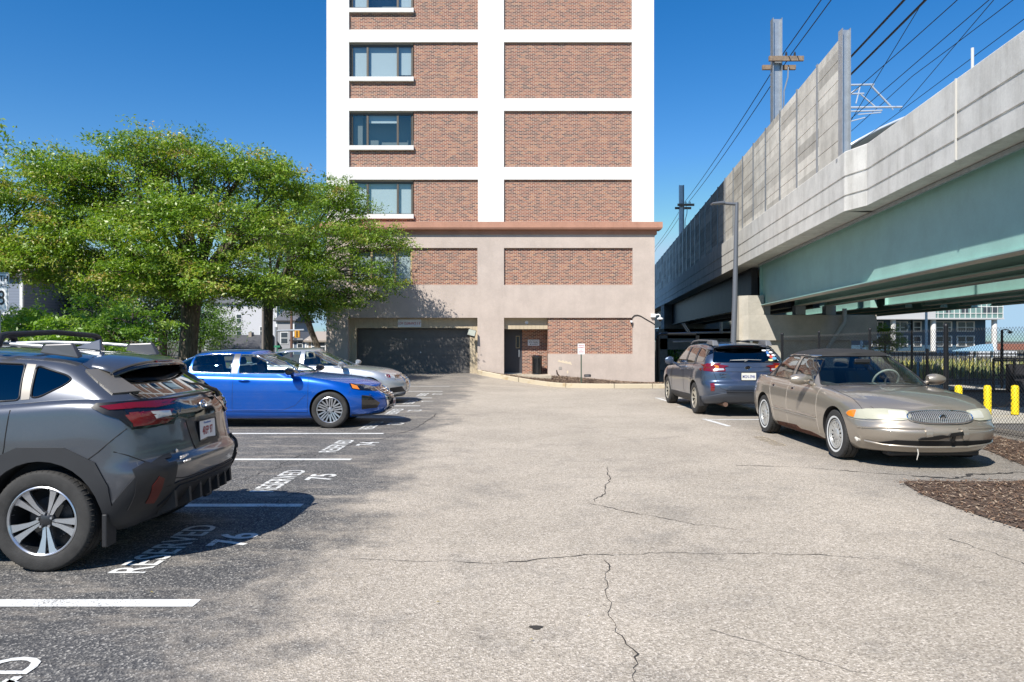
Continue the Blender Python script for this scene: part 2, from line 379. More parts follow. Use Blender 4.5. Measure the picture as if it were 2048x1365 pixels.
# faded marks on the right
ft = MB(); M = Matrix.Translation((4.1, 11.6, .004)) @ Matrix.Rotation(-math.pi/2, 4, 'Z'); add_mesh(ft, text_mesh('RESERVED', .30, 0, 1.0, M, .8)); struct('stall_lettering', ft, mat('faded_paint', (.42, .35, .25), .8, var=.4, vscale=12))
# cracks
ck = MB()
def crack(pts, w=6, jit=.012, wob=.045):
    P = [G(*p) for p in pts]; out = []
    for a, b in zip(P, P[1:]):
        L = math.hypot(b[0]-a[0], b[1]-a[1]); n = max(2, int(L/.05))
        for k in range(n):
            t = k/n; x = a[0]+(b[0]-a[0])*t; y = a[1]+(b[1]-a[1])*t
            q = mnoise.noise((x*2.3, y*2.3, 1))*wob+mnoise.noise((x*11, y*11, 4))*wob*.45
            nx, ny = -(b[1]-a[1])/L, (b[0]-a[0])/L
            out.append((x+nx*q+rnd.uniform(-jit, jit)*1.3, y+ny*q+rnd.uniform(-jit, jit)*1.3))
    out.append(P[-1]); rows = []
    for i, (x, y) in enumerate(out):
        a = out[max(0, i-1)]; b = out[min(len(out)-1, i+1)]; d = Vector((b[0]-a[0], b[1]-a[1])).normalized(); ww = w*.0009*(.35+abs(mnoise.noise((x*5, y*5, 9)))*2.2)
        z = T(x, y)+.0035; rows.append([(x-d.y*ww, y+d.x*ww, z), (x+d.y*ww, y-d.x*ww, z)])
    ck.grid(rows)
crack([(700, 1118), (780, 1122), (900, 1124), (1010, 1128), (1090, 1118), (1180, 1112), (1300, 1108), (1420, 1109), (1560, 1110), (1760, 1118)], 4)
crack([(1212, 1120), (1208, 1160), (1218, 1200), (1222, 1240), (1238, 1275), (1275, 1310), (1268, 1365)], 4)
crack([(1216, 935), (1218, 960), (1205, 985), (1190, 1005)], 7)
crack([(1185, 1008), (1250, 1025), (1330, 1038), (1380, 1048), (1480, 1062)], 4)
crack([(875, 828), (852, 845), (830, 858), (800, 868), (760, 880), (690, 893), (600, 912), (550, 935)], 9)
crack([(930, 826), (1000, 826), (1070, 828)], 5)
crack([(700, 895), (650, 905), (600, 925), (560, 936), (480, 960)], 6)
crack([(470, 986), (440, 1000), (400, 1010)], 5)
crack([(1420, 1260), (1560, 1300), (1700, 1345), (1800, 1360)], 2)
crack([(1470, 932), (1600, 935), (1700, 944), (1800, 950), (1900, 957), (2048, 962)], 10, .02)
crack([(1830, 953), (1900, 957), (1950, 950), (2048, 946)], 26, .03)
crack([(1900, 1080), (1980, 1105), (2048, 1130)], 4)
crack([(620, 980), (560, 1000), (520, 1040), (430, 1090)], 4)
struct('asphalt_cracks', ck, mat('crack_dark', (.035, .032, .03), .95))
ol = MB()
for px, py, r in ((1072, 1257, .030), (1690, 885, .06)):
    x, y = G(px, py); ol.add([(x+r*1.2*math.cos(a)*(1+.3*math.sin(3*a)), y+r*math.sin(a), .0045) for a in [k*math.pi/8 for k in range(16)]], [tuple(range(16))])
struct('oil_spots', ol, mat('oil_spot', (.04, .036, .03), .6))
lf = MB()
for px, py, r in ((875, 1210, .012), (1063, 1285, .01), (302, 1190, .012), (1178, 1238, .008)):
    x, y = G(px, py); lf.add([(x-r, y, .012), (x, y-r*.7, .022), (x+r*1.5, y, .012), (x, y+r*.7, .02)], [(0, 1, 2, 3)])
tag(lf.build('fallen_leaf', mat('dry_leaf', (.55, .42, .10), .8)), kind='stuff')

# mulch beds: sheet plus chips
def mulch(name, poly, n, seed, label_m='mulch'):
    r = random.Random(seed); mb = MB(); xs = [p[0] for p in poly]; ys = [p[1] for p in poly]
    P = rounded(poly, .25, 4); mb.add([(x, y, T(x, y)+.008) for x, y in P], [tuple(range(len(P)))])
    mb.cur = 1; k = 0
    while k < n:
        x, y = r.uniform(min(xs)-.1, max(xs)), r.uniform(min(ys), max(ys)); 
        if not inpoly(x+r.uniform(-.06, .10), y+r.uniform(-.06, .06), poly): continue
        a = r.uniform(0, 6.28); L = r.uniform(.008, .028); w = L*r.uniform(.2, .45); t = r.uniform(-.35, .35); z = T(x, y)+.012+r.uniform(0, .022)
        c, s = math.cos(a), math.sin(a)
        mb.cur = r.choice((1, 1, 2, 3)); mb.add([(x+c*u-s*v, y+s*u+c*v, z+u*t) for u, v in ((-L, -w), (L, -w*.6), (L, w), (-L, w*.7))], [(0, 1, 2, 3)]); k += 1
    ms = [mat('mulch_bed', (.085, .055, .038), .95, var=.4, vscale=12, bump=.8, bscale=50), mat('chip_brown', (.17, .10, .06), .9), mat('chip_tan', (.36, .27, .19), .9), mat('chip_dark', (.06, .035, .025), .9)]
    o = mb.build(name, ms); tag(o, kind='stuff'); return o
mulch('mulch', [(4.42, 8.30), (4.26, 7.5), (4.26, 6.7), (4.33, 6.1), (4.6, 5.3), (5.4, 4.2), (8.0, 3.6), (8.0, 8.15), (6.2, 8.28), (5.2, 8.22)], 17000, 1)
mulch('mulch', [(6.95, 10.6), (6.65, 9.6), (6.5, 9.0), (7.2, 8.75), (8.1, 8.7), (8.1, 14.5), (7.1, 14.5)], 9000, 2)

# ---------------------------------------------------------------- kerb and bed before the building
FY = 34.1
B = lambda px: PX(px, FY)
Zp = lambda py: PZ(py, FY)
kp = []
for k in range(31):
    t = k/30
    if t < .35: a = t/.35*math.pi/2; kp.append((-1.62+1.7*(1-math.cos(a)), 33.95-2.1*math.sin(a)))
    else: s_ = (t-.35)/.65; kp.append((.08+s_*8.0, 31.85-.75*sstep(0, .6, s_)))
kb = MB(); rows = []
for (x, y) in kp:
    g = T(x, y)
    rows.append((x, y, g))
def kerb_pt(i, o, dz):
    a = kp[max(0, i-1)]; b = kp[min(30, i+1)]; d = Vector((b[0]-a[0], b[1]-a[1])).normalized(); x, y, g = rows[i]
    return (x-d.y*o, y+d.x*o, g+dz)
h_ = .19
kb.grid([[kerb_pt(i, 0, -.05), kerb_pt(i, 0, h_-.02), kerb_pt(i, .02, h_), kerb_pt(i, .14, h_), kerb_pt(i, .15, h_-.05)] for i in range(31)])
jm, nt_, b_, tc_ = base_mat('kerb_granite')
nt_.links.new(mixc(nt_, maprange(nt_, noise_out(nt_, tc_.outputs['Object'], 1.7, 6, .75), .5, .66, 0, .7), (.52, .45, .33), (.38, .26, .13)), b_.inputs['Base Color']); b_.inputs['Roughness'].default_value = .85
struct('kerb', kb, jm)
jt = MB()
for i in (11, 16, 21, 25, 28): jt.tube([Vector(kerb_pt(i, -.003, 0)), Vector(kerb_pt(i, -.003, h_)), Vector(kerb_pt(i, .13, h_+.003))], .011, 4)
struct('kerb_joints', jt, mat('panel_gap_dark', (.008, .008, .009), .8))
wallz = lambda x: -.02-.36*sstep(1.2, 6.8, x)
bd = MB(); rr = []
for i in range(2, 31):
    a = kerb_pt(i, .14, h_-.02); rr.append([(a[0]+(max(a[0], -1.4)-a[0])*t, a[1]+(FY-.06-a[1])*t, a[2]+(wallz(a[0])-a[2])*t+.06*math.sin(math.pi*t)*abs(mnoise.noise((a[0]*1.5, t*3, 2)))) for t in [k/8 for k in range(9)]])
bd.grid(rr); r = random.Random(5); bd.cur = 1
for k in range(9000):
    i = r.randrange(0, 28); j = r.random()*8; f = r.random(); j0 = min(7, int(j)); a = Vector(rr[i][j0]).lerp(Vector(rr[i][j0+1]), j-j0); b = Vector(rr[i+1][j0]).lerp(Vector(rr[i+1][j0+1]), j-j0) if i < 28 else a
    p = a.lerp(b, f); L = r.uniform(.02, .05); q = r.uniform(0, 6.28); c, s = math.cos(q)*L, math.sin(q)*L; bd.cur = r.choice((1, 2, 2, 3)); z = p.z+.01+r.random()*.03
    bd.add([(p.x-c, p.y-s, z), (p.x+s*.4, p.y-c*.4, z), (p.x+c, p.y+s, z+.01), (p.x-s*.4, p.y+c*.4, z+.01)], [(0, 1, 2, 3)])
tag(bd.build('mulch', [mat('mulch_bed', (.085, .055, .038)), MATS['chip_brown'], mat('chip_tan', (.36, .27, .19)), MATS['chip_dark']]), kind='stuff')
st = MB(); st.box(B(1004), B(1100), 32.85, FY+2.0, -.4, .02); struct('door_step', st, mat('step_concrete', (.46, .40, .31), .85, var=.2))

# ---------------------------------------------------------------- apartment tower
TW = empty('apartment_building', (0, FY, 0), 0, 'tall brick apartment tower with white concrete frame over a beige garage storey', 'building')
def part(name, mb, m, parent=TW, **k):
    o = mb.build(name, m, parent, **k)
    if parent is TW: o.matrix_parent_inverse = Matrix.Translation((0, -FY, 0))
    return o
white = streak_mat('white_render', (.735, .72, .69), (.58, .555, .51), .45, .05, sz=.12, lo=.55, hi=.8)
stucco = streak_mat('beige_stucco', (.50, .425, .375), (.40, .335, .29), .35, .07, sz=.3, lo=.45, hi=.8)
brick = brick_mat('brick'); bronze = mat('bronze_frame', (.10, .085, .065), .5, .3); soff = mat('soffit_cream', (.50, .44, .34), .7)
FLH = 137.5/1450*FY; NFL = 9
top = Zp(447)+.02+(NFL+.0)*FLH-.2
XL, XR = B(653), B(1308)
fr = MB()
for a, b in ((653, 698), (956, 1008), (1264, 1308)): fr.box(B(a), B(b), FY, FY+.5, Zp(447), top)
for k in range(NFL+1):
    zt, zb = Zp(335)+(k)*FLH, Zp(360)+(k)*FLH
    if k == NFL: zt = top
    if zb > top-.3: continue
    for a, b in ((698, 956), (1008, 1264)): fr.box(B(a), B(b), FY+.005, FY+.45, zb, min(zt, top-.01))
part('concrete_frame', fr, white)
core = MB(); core.box(XL+.05, B(698), FY+.5, FY+38, Zp(470), top-.02); core.box(B(1264), XR-.05, FY+.5, FY+38, Zp(470), top-.02); core.box(XL+.06, XR-.06, FY+1.2, FY+37.9, Zp(620), top-.05); core.box(XL+.06, B(690), FY+.6, FY+37.9, -.6, Zp(620)); core.box(B(1268), XR-.06, FY+.5, FY+37.9, -.8, Zp(620)); core.box(B(700), XR-.1, FY+3.0, FY+37.8, -.6, Zp(625))
part('side_wall', core, stucco)
wf = mat('window_frame_bronze', (.115, .098, .078), .45, .3)
blind = mat('window_blind', (.78, .80, .80), .8); curtain = mat('window_curtain', (.30, .31, .30), .9)
wglass = glass('window_glass', (.72, .80, .82), 1.7)
def window_unit(x0, x1, z0, z1, y, mull, blindspec, seed, fcol=wf, sill=True):
    """sash frame with mullions, panes and whatever hangs behind them"""
    t = .055; f = MB()
    f.box(x0, x1, y, y+.12, z0, z0+t); f.box(x0, x1, y, y+.12, z1-t*1.4, z1); f.box(x0, x0+t*1.2, y+.002, y+.118, z0+t, z1-t*1.4); f.box(x1-t, x1, y+.002, y+.118, z0+t, z1-t*1.4)
    ms = [x0+t]+[x0+(x1-x0)*q for q in mull]+[x1-t]
    for q in ms[1:-1]: f.box(q-.045, q+.045, y-.004, y+.10, z0+t, z1-t*1.4)
    w = part('window', f, fcol)
    for i in range(len(ms)-1):
        g = MB(); a, b = ms[i]+.03, ms[i+1]-.03; g.add([(a, y+.05, z0+t), (b, y+.05, z0+t), (b, y+.05, z1-t*1.4), (a, y+.05, z1-t*1.4)], [(0, 1, 2, 3)]); p = part('pane', g, wglass, w); 
        if i != 1:
            e = MB(); e.tube([(a, y+.04, z0+t), (a, y+.04, z1-t*1.5), (b, y+.04, z1-t*1.5), (b, y+.04, z0+t), (a, y+.04, z0+t)], .015, 4); part('sash', e, fcol, w)
        bs = blindspec[i % len(blindspec)]
        if bs > 0:
            bl = MB(); zb_ = z1-.06-(z1-z0-.1)*bs
            bl.box(a, b, y+.16, y+.17, zb_, z1-.06); part('blind', bl, blind, w)
    rm_ = MB(); rm_.box(x0, x1, y+.75, y+.8, z0, z1); rm_.box(x0+.1, x0+.5, y+.3, y+.34, z0, z1); part('room_curtain', rm_, curtain, w)
    if sill:
        s_ = MB(); s_.box(x0-.03, x1+.06, FY-.045, FY+.14, z0-.21, z0-.002); part('sill', s_, white, w, bevel=.01)
rw = random.Random(3)
sp_ = {0: (1.0, 1.0, .98), 1: (.0, .25, .0), 2: (.95, .98, .9), 3: (.9, .0, .9), 4: (1, .5, 1)}
for k in range(NFL):
    dz = k*FLH; z0, z1 = Zp(447)+.02+dz if k == 0 else Zp(335)+(k-1)*FLH, Zp(360)+dz
    if k == 0: z0 = Zp(447)+.03
    p = MB(); wz0, wz1 = Zp(429.5)+dz, Zp(363)+dz
    p.box(B(827), B(956), FY+.10, FY+.40, z0, z1-.001); p.box(B(698), B(827), FY+.10, FY+.40, z0, wz0-.2)
    part('brick_panel', p, brick)
    p = MB(); p.box(B(1008), B(1264), FY+.10, FY+.40, z0, z1-.001); part('brick_panel', p, brick)
    window_unit(B(700), B(825), wz0, wz1, FY+.16, (.27, .755), sp_.get(k, (rw.random(), rw.random(), 1)), k)
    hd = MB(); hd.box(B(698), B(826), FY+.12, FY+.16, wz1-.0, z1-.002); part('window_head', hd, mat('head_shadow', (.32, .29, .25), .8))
co_ = MB()
cx0, cx1 = B(640), B(1322)
for z0, z1, o in ((Zp(458.5), Zp(447), .34), (Zp(461), Zp(458.5), .31), (Zp(470), Zp(461), .09)): co_.box(XL-.34 if o > .3 else XL-.1, XR+o if o > .3 else XR+.12, FY-o, FY+.4, z0, z1)
part('cornice', co_, streak_mat('cornice_paint', (.44, .235, .165), (.38, .18, .12), .5, .08))
bw = MB(); y0, y1 = FY-.04, FY+.55
def bx(a, b, t, bt, f=0.0): bw.box(B(a), B(b), y0+f, y1, Zp(bt), Zp(t))
bx(653, 1309, 470, 497); bx(653, 700, 497, 571); bx(955, 1008, 497, 571); bx(1265, 1309, 497, 571); bx(653, 1309, 571, 636.5)
bx(653, 696, 636.5, 790); bx(955, 1008, 636.5, 790); bx(1265, 1309, 636.5, 790); bx(1096, 1265, 709, 790)
bwo = part('stucco_wall', bw, stucco)
p = MB(); p.box(B(824), B(955), FY+.05, FY+.4, Zp(571), Zp(497)); part('brick_panel', p, brick)
p = MB(); p.box(B(1008), B(1265), FY+.05, FY+.4, Zp(571), Zp(497)); part('brick_panel', p, brick)
p = MB(); p.box(B(1096), B(1265), FY+.05, FY+.4, Zp(709), Zp(636.5)); part('brick_panel', p, brick)
window_unit(B(700), B(824), Zp(571)+.02, Zp(497)-.02, FY+.10, (.34, .72), (1.0, 1.0, .97), 1, mat('cream_frame', (.50, .38, .20), .6), sill=False)
# garage opening
cream = streak_mat('cream_planks', (.50, .42, .30), (.40, .33, .24), .4, .06, bump=.0)
gp = MB(); gy = FY+.28
for i in range(26):
    a = B(696)+(B(955)-B(696))*i/26; b = B(696)+(B(955)-B(696))*(i+1)/26-.008; gp.box(a, b, gy, gy+.06, Zp(657), Zp(636.5)+.0)
gp.box(B(696), B(955), gy+.02, gy+.2, Zp(656.9), Zp(637))
for i in range(3):
    for s0, s1 in ((696, 711), (939, 955)):
        a = B(s0)+(B(s1)-B(s0))*i/3; b = B(s0)+(B(s1)-B(s0))*(i+1)/3-.008; gp.box(a, b, gy+.001, gy+.08, -.2, Zp(657))
part('garage_surround', gp, cream)
gd = MB()
dz0, dz1 = .06, Zp(657)-.02
for i in range(5):
    z = dz0+(dz1-dz0)*i/5; gd.box(B(710), B(940), FY+.62, FY+.66, z+.008, z+(dz1-dz0)/5-.006)
gd.box(B(710), B(940), FY+.64, FY+.70, dz0, dz1)
gdo = part('garage_door', gd, mat('garage_door_black', (.12, .112, .105), .5, var=.1))
for px, py in ((808, 679), (838, 706)):
    q = MB(); q.cyl((B(px), FY+.61, Zp(py)), (B(px), FY+.63, Zp(py)), .03, 8); part('door_knob', q, mat('knob_white', (.7, .7, .7), .4), gdo)
jb = MB(); jb.box(B(711)-.03, B(711), FY+.36, FY+.7, -.1, Zp(657)); jb.box(B(939), B(939)+.03, FY+.36, FY+.7, -.1, Zp(657)); jb.box(B(710), B(940), FY+.36, FY+.7, Zp(657), Zp(657)+.03); part('garage_reveal', jb, mat('reveal_dark', (.12, .10, .08), .8))
fl = MB(); fl.box(B(700), B(950), FY-.3, FY+.7, -.3, .062); struct('garage_sill', fl, mat('apron_concrete', (.30, .27, .23), .9, var=.2))
# entrance alcove
ay = FY+1.05
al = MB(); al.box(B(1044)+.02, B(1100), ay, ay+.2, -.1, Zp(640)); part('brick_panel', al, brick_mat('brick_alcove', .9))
al = MB(); al.box(B(1004), B(1008), FY+.5, ay+.2, -.1, Zp(636)); al.box(B(1008), B(1096), FY+.30, ay+.2, Zp(656), Zp(655)); part('alcove_lining', al, soff)
al = MB(); al.box(B(1096), B(1096)+.2, FY+.40, ay+.2, -.1, Zp(637)); part('brick_panel', al, brick)
fa = MB()
for i in range(11):
    a = B(1008)+(B(1096)-B(1008))*i/11; b = B(1008)+(B(1096)-B(1008))*(i+1)/11-.007; fa.box(a, b, FY+.24, FY+.30, Zp(659), Zp(636.5))
fa.box(B(1008), B(1096), FY+.26, FY+.34, Zp(658.8), Zp(637)); part('door_fascia', fa, cream)
dr = MB(); dx0, dx1, dzb, dzt = B(1008)+.02, B(1044)+.0, .05, Zp(663)
dr.box(dx0+.05, dx1-.05, ay+.03, ay+.08, dzb, dzt-.05)
dr.box(dx0-.1, dx0+.05, ay, ay+.14, dzb-.1, dzt); dr.box(dx1-.05, dx1+.02, ay, ay+.14, dzb-.1, dzt); dr.box(dx0-.1, dx1+.02, ay, ay+.14, dzt-.05, Zp(650))
do_ = part('entrance_door', dr, mat('door_charcoal', (.04, .04, .048), .5))
q = MB(); q.box(B(1036)-.10, B(1036)+.10, ay+.018, ay+.03, 1.25, 1.85); wq = part('door_window', q, mat('door_window_frame', (.30, .24, .14), .5), do_)
q = MB(); q.box(B(1036)-.065, B(1036)+.065, ay+.012, ay+.018, 1.29, 1.81); part('pane', q, mat('dark_pane', (.02, .02, .022), .1), wq)
q = MB(); q.box(dx1-.16, dx1-.10, ay-.02, ay+.03, .82, 1.18); part('door_handle', q, mat('steel_handle', (.42, .42, .43), .3, .8), do_, bevel=.008)
q = MB(); q.box(dx0, dx1, ay-.03, ay+.02, .02, .055); part('threshold', q, mat('steel_handle', (.5, .5, .5)), do_)
# worn patches of the render low on the wall
def wallpatch(name, P, m, off=.004):
    mb = MB(); mb.add([(B(px), y0-off, Zp(py)) for px, py in P], [tuple(range(len(P)))]); mb.add([(B(px), y0+.01, Zp(py)) for px, py in P], [tuple(range(len(P)))]); return part(name, mb, m, bwo)
pc = mat('bare_render', (.66, .56, .42), .9)
wallpatch('peeled_render', [(1115, 724), (1118, 720), (1122, 723), (1126, 721), (1130, 725), (1131, 722), (1136, 725), (1141, 724), (1144, 731), (1138, 729), (1132, 728), (1126, 727), (1120, 725)], pc)
wallpatch('peeled_render', [(1112, 741), (1114, 741), (1116, 748), (1122, 755), (1119, 756), (1113, 749)], mat('hole_dark', (.05, .03, .025), .9)); wallpatch('peeled_render', [(1133, 744), (1136, 741), (1137, 746), (1134, 749)], pc)
q = MB(); q.box(B(1117.5), B(1123.5), y0-.015, y0, Zp(740), Zp(734.5)); part('vent_cover', q, mat('vent_grey', (.33, .30, .27), .7), bwo)

# ---------------------------------------------------------------- things on and by the tower
sg_w = mat('sign_white', (.74, .75, .76), .45); ink_r = mat('sign_red', (.42, .03, .05), .5); ink_k = mat('sign_black', (.02, .02, .02), .5)
FM = lambda x, y, z: Matrix.Translation((x, y, z)) @ Matrix.Rotation(math.pi/2, 4, 'X')
def sign(name, x, y, z, w, h, lines, label, rad=.02, border=None, post=None, cat='sign', col=None):
    e = empty(name, (0, 0, 0), 0, label, cat)
    M = FM(x, y, z); p = MB(); p.prism(rounded([(-w/2, -h/2), (w/2, -h/2), (w/2, h/2), (-w/2, h/2)], rad), -.006, 0, M); p.build('sign_board', col or sg_w, e)
    if border:
        b = MB(); a, c = w/2-border, h/2-border; b.tube([M @ Vector((u, v, .0)) for u, v in rounded([(-a, -c), (a, -c), (a, c), (-a, c)], rad, 4)+[rounded([(-a, -c), (a, -c), (a, c), (-a, c)], rad, 4)[0]]], .004, 4); b.build('sign_border', ink_k, e)
    for t, s, dy, m, xs in lines: text_obj('sign_lettering', t, s, m, e, M @ Matrix.Translation((0, dy, .001)), .001, xs, .002)
    return e
sign('clearance_sign', B(817.5), gy-.02, Zp(647.2), B(841)-B(794), .36, [("LOW CLEARANCE 6' 8''", .165, -.01, ink_r, .62)], 'white sign reading low clearance above the garage door', .005)
e = sign('direction_sign', B(1068.5), ay-.02, Zp(686.5), .56, .29, [('Lobby Entrance in', .082, .085, ink_k, .8), ('Front of Building', .082, .0, ink_k, .8)], 'small white sign with an arrow in the entrance alcove', .005)
a_ = MB(); M = FM(B(1068.5), ay-.019, Zp(686.5)-.08); a_.prism([(-.20, 0), (-.13, .035), (-.13, .012), (.2, .012), (.2, -.012), (-.13, -.012), (-.13, -.035)], 0, .001, M); a_.build('arrow', ink_k, e)
PY = 31.6; px_ = PX(1162.5, PY); gz = T(px_, PY)+.15
e = sign('private_property_sign', px_, PY, PZ(699, PY), .31, .46, [('PRIVATE', .075, .15, ink_r, .85), ('PROPERTY', .075, .06, ink_r, .75), ('NO', .06, -.05, ink_r, .9), ('TRESPASSING', .05, -.13, ink_r, .75)], 'white private property sign on a green post in the mulch bed', .02)
q = MB(); q.box(px_-.025, px_+.025, PY+.002, PY+.035, gz-.1, PZ(700, PY)); q.build('post', mat('green_post', (.07, .11, .08), .5, .4), e)
# trash can
tc = empty('trash_can', (PX(1074, 34.5), 34.45, .02), 0, 'black slatted litter bin inside the entrance alcove', 'litter bin')
q = MB()
for k in range(24):
    a = 2*math.pi*k/24; q.bbox((.225*math.cos(a), .225*math.sin(a), .42), (.012, .036, .72), a)
q.lathe([(.20, .03), (.20, .80), (.19, .80), (.19, .03)], 24); q.build('barrel', mat('bin_black', (.02, .021, .024), .25, .3, coat=1), tc, smooth=40)
q = MB(); q.lathe([(.235, .05), (.24, .02), (.0, .02)], 28); q.lathe([(.235, .76), (.245, .78), (.245, .82), (.27, .84), (.265, .87), (.22, .89), (.14, .90), (.13, .86)], 28); q.build('rim_ring', mat('bin_black', (.02, .021, .024)), tc, smooth=40)
# tilted floodlight by the garage, camera, speaker, cable, up-light
fx, fz_ = B(944), Zp(672)
fle = empty('floodlight', (fx, FY-.05, fz_), 0, 'tilted floodlight on the right jamb of the garage opening', 'lamp')
Mf = Matrix.Translation((0, -.22, .10)) @ Matrix.Rotation(.25, 4, 'Y') @ Matrix.Rotation(-.45, 4, 'X')
q = MB(); q.box(-.19, .19, -.07, .07, -.17, .17, Mf); q.build('housing', mat('flood_black', (.03, .03, .03), .5), fle, bevel=.01)
q = MB(); q.box(-.165, .165, -.078, -.071, -.145, .145, Mf); q.build('lens', mat('flood_lens', (.38, .40, .34), .25), fle)
q = MB(); q.cyl((0, .12, 0), (0, -.16, .06), .025, 8); q.box(-.06, .06, .02, .09, -.08, .08); q.build('bracket', mat('flood_black', (.03, .03, .03)), fle)
q = MB(); q.lathe([(.0, .0), (.055, 0), (.06, .03), (.08, .035), (.085, 0)], 20, FM(B(1053.5), FY+.235, Zp(645.5))); tag(q.build('dome_camera', mat('cam_white', (.72, .72, .72), .4)), 'round white camera on the plank fascia over the entrance door', 'security camera')
ce = empty('security_camera', (B(1307), FY-.06, Zp(633)), 0, 'white dome security camera on a curved arm at the tower corner', 'security camera')
wc = mat('cam_white', (.72, .72, .72), .4)
q = MB(); q.box(-.15, .08, -.10, .02, -.07, .10); q.build('mounting_box', wc, ce, bevel=.012)
q = MB(); q.tube([(.06, -.06, .02), (.12, -.10, .05), (.20, -.14, .07), (.26, -.15, .03), (.27, -.15, -.08)], .03, 10); q.build('arm', wc, ce, smooth=60)
q = MB(); q.lathe([(0, .04), (.06, .03), (.14, -.02), (.145, -.06), (.10, -.07)], 24, Matrix.Translation((.27, -.15, -.10))); do2 = q.build('camera_head', wc, ce, smooth=50)
q = MB(); q.lathe([(.095, 0), (.085, -.05), (.05, -.085), (0, -.095)], 20, Matrix.Translation((.27, -.15, -.165))); q.build('dome', mat('gloss_black', (.008, .008, .009), .08, coat=1), do2, smooth=60)
se = empty('security_camera', (B(1262), FY-.06, Zp(645)), 0, 'small white bullet camera on the brick right of the entrance, cable looping from it', 'security camera')
q = MB(); q.box(-.05, .05, -.10, .03, -.03, .07); q.build('housing', wc, se, bevel=.01); q = MB(); q.cyl((.0, -.05, -.03), (.01, -.07, -.11), .04, 12); q.build('lens', mat('gloss_black', (.008, .008, .009), .08), se)
q = MB(); q.tube([(B(x), FY-.07, Zp(y)) for x, y in ((1262, 643), (1264, 636), (1268, 632), (1274, 631), (1281, 633), (1289, 638), (1298, 643), (1305, 647), (1309, 650))], .018, 6); tag(q.build('cable', mat('cable_black', (.02, .02, .02), .5), smooth=60), 'black cable looping across the stucco towards the tower corner', 'cable')
ul = empty('ground_light', (PX(1175, 32.4), 32.4, PZ(754, 32.4)), 0, 'small black up-light in the mulch near the sign post', 'lamp')
q = MB(); q.box(-.15, .15, -.08, .08, -.02, .10); q.build('housing', mat('flood_black', (.03, .03, .03)), ul, bevel=.03); q = MB(); q.box(-.12, .12, -.085, -.08, .0, .08); q.build('lens', mat('lamp_lens_dark', (.12, .12, .13), .15), ul)

# ---------------------------------------------------------------- rail viaduct
conc = streak_mat('viaduct_concrete', (.66, .645, .605), (.40, .38, .34), .55, .10, sx=2.0, sz=.22, lo=.42, hi=.78)
teal = streak_mat('teal_girder', (.31, .52, .47), (.34, .54, .50), .4, .06, rough=.42, bump=0)
galv = mat('galvanised_steel', (.42, .45, .48), .42, .65, var=.12, vscale=4)
dirx, diry = .111, 1.0
K = 1.18                                    # size of the whole structure
VX = lambda y, o: o*K+.111*y
H = lambda z: 1.6+(z-1.6)*K
VA = empty('rail_viaduct', (0, 0, 0), 0, 'elevated railway viaduct with concrete parapet and pale green steel girders', 'viaduct')
ZP0, ZP1, ZG = H(4.93), H(6.46), H(3.13)
def vpath(y0, y1, o): return [(VX(y0, o), y0), (VX(y1, o), y1)]
def vsweep(mb, prof, path): return sweep(mb, prof, path)
gr = .035
prof = [(0, ZP0), (0, ZP0+.42), (gr, ZP0+.435), (gr, ZP0+.47), (0, ZP0+.485), (0, ZP0+1.01), (gr, ZP0+1.025), (gr, ZP0+1.06), (0, ZP0+1.075), (0, ZP1-.03), (.03, ZP1), (.30, ZP1), (.32, ZP1-.05), (.32, ZP0+.3), (1.4, ZP0+.3), (1.4, ZP0+.06), (.85, ZP0)]
pb = MB(); sweep(pb, prof, [(VX(-6*K, 6.7), -6*K), (VX(6.3*K, 6.72), 6.3*K), (VX(12*K, 6.72), 12*K), (VX(17.78*K, 6.74), 17.78*K), (VX(17.8*K, 6.74), 17.8*K), (VX(18.6*K, 6.46), 18.6*K), (VX(18.62*K, 6.46), 18.62*K), (VX(24*K, 6.46), 24*K), (VX(48*K, 6.46), 48*K), (VX(90*K, 6.46), 90*K), (VX(140*K, 6.46), 140*K)]); pb.build('parapet', conc, VA)
js = MB()
for y in (-.2, 4.9, 10.6, 15.8): js.box(VX(y, 6.7)-.006, VX(y, 6.7)+.02, y-.02, y+.02, ZP0+.01, ZP1-.02)
js.build('parapet_joint', mat('joint_pale', (.60, .58, .53), .8), VA)
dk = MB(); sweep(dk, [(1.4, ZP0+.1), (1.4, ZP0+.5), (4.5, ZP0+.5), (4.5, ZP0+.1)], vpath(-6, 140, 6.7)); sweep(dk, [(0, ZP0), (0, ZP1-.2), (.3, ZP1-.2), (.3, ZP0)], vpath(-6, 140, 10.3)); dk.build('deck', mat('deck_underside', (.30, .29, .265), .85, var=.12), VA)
dk = MB(); sweep(dk, [(0, ZP0+.0), (0, ZP0+.5), (6.4, ZP0+.5), (6.4, ZP0+.0)], vpath(-6, 140, 12.2)); dk.build('deck', mat('deck_underside', (.30, .29, .265)), VA)
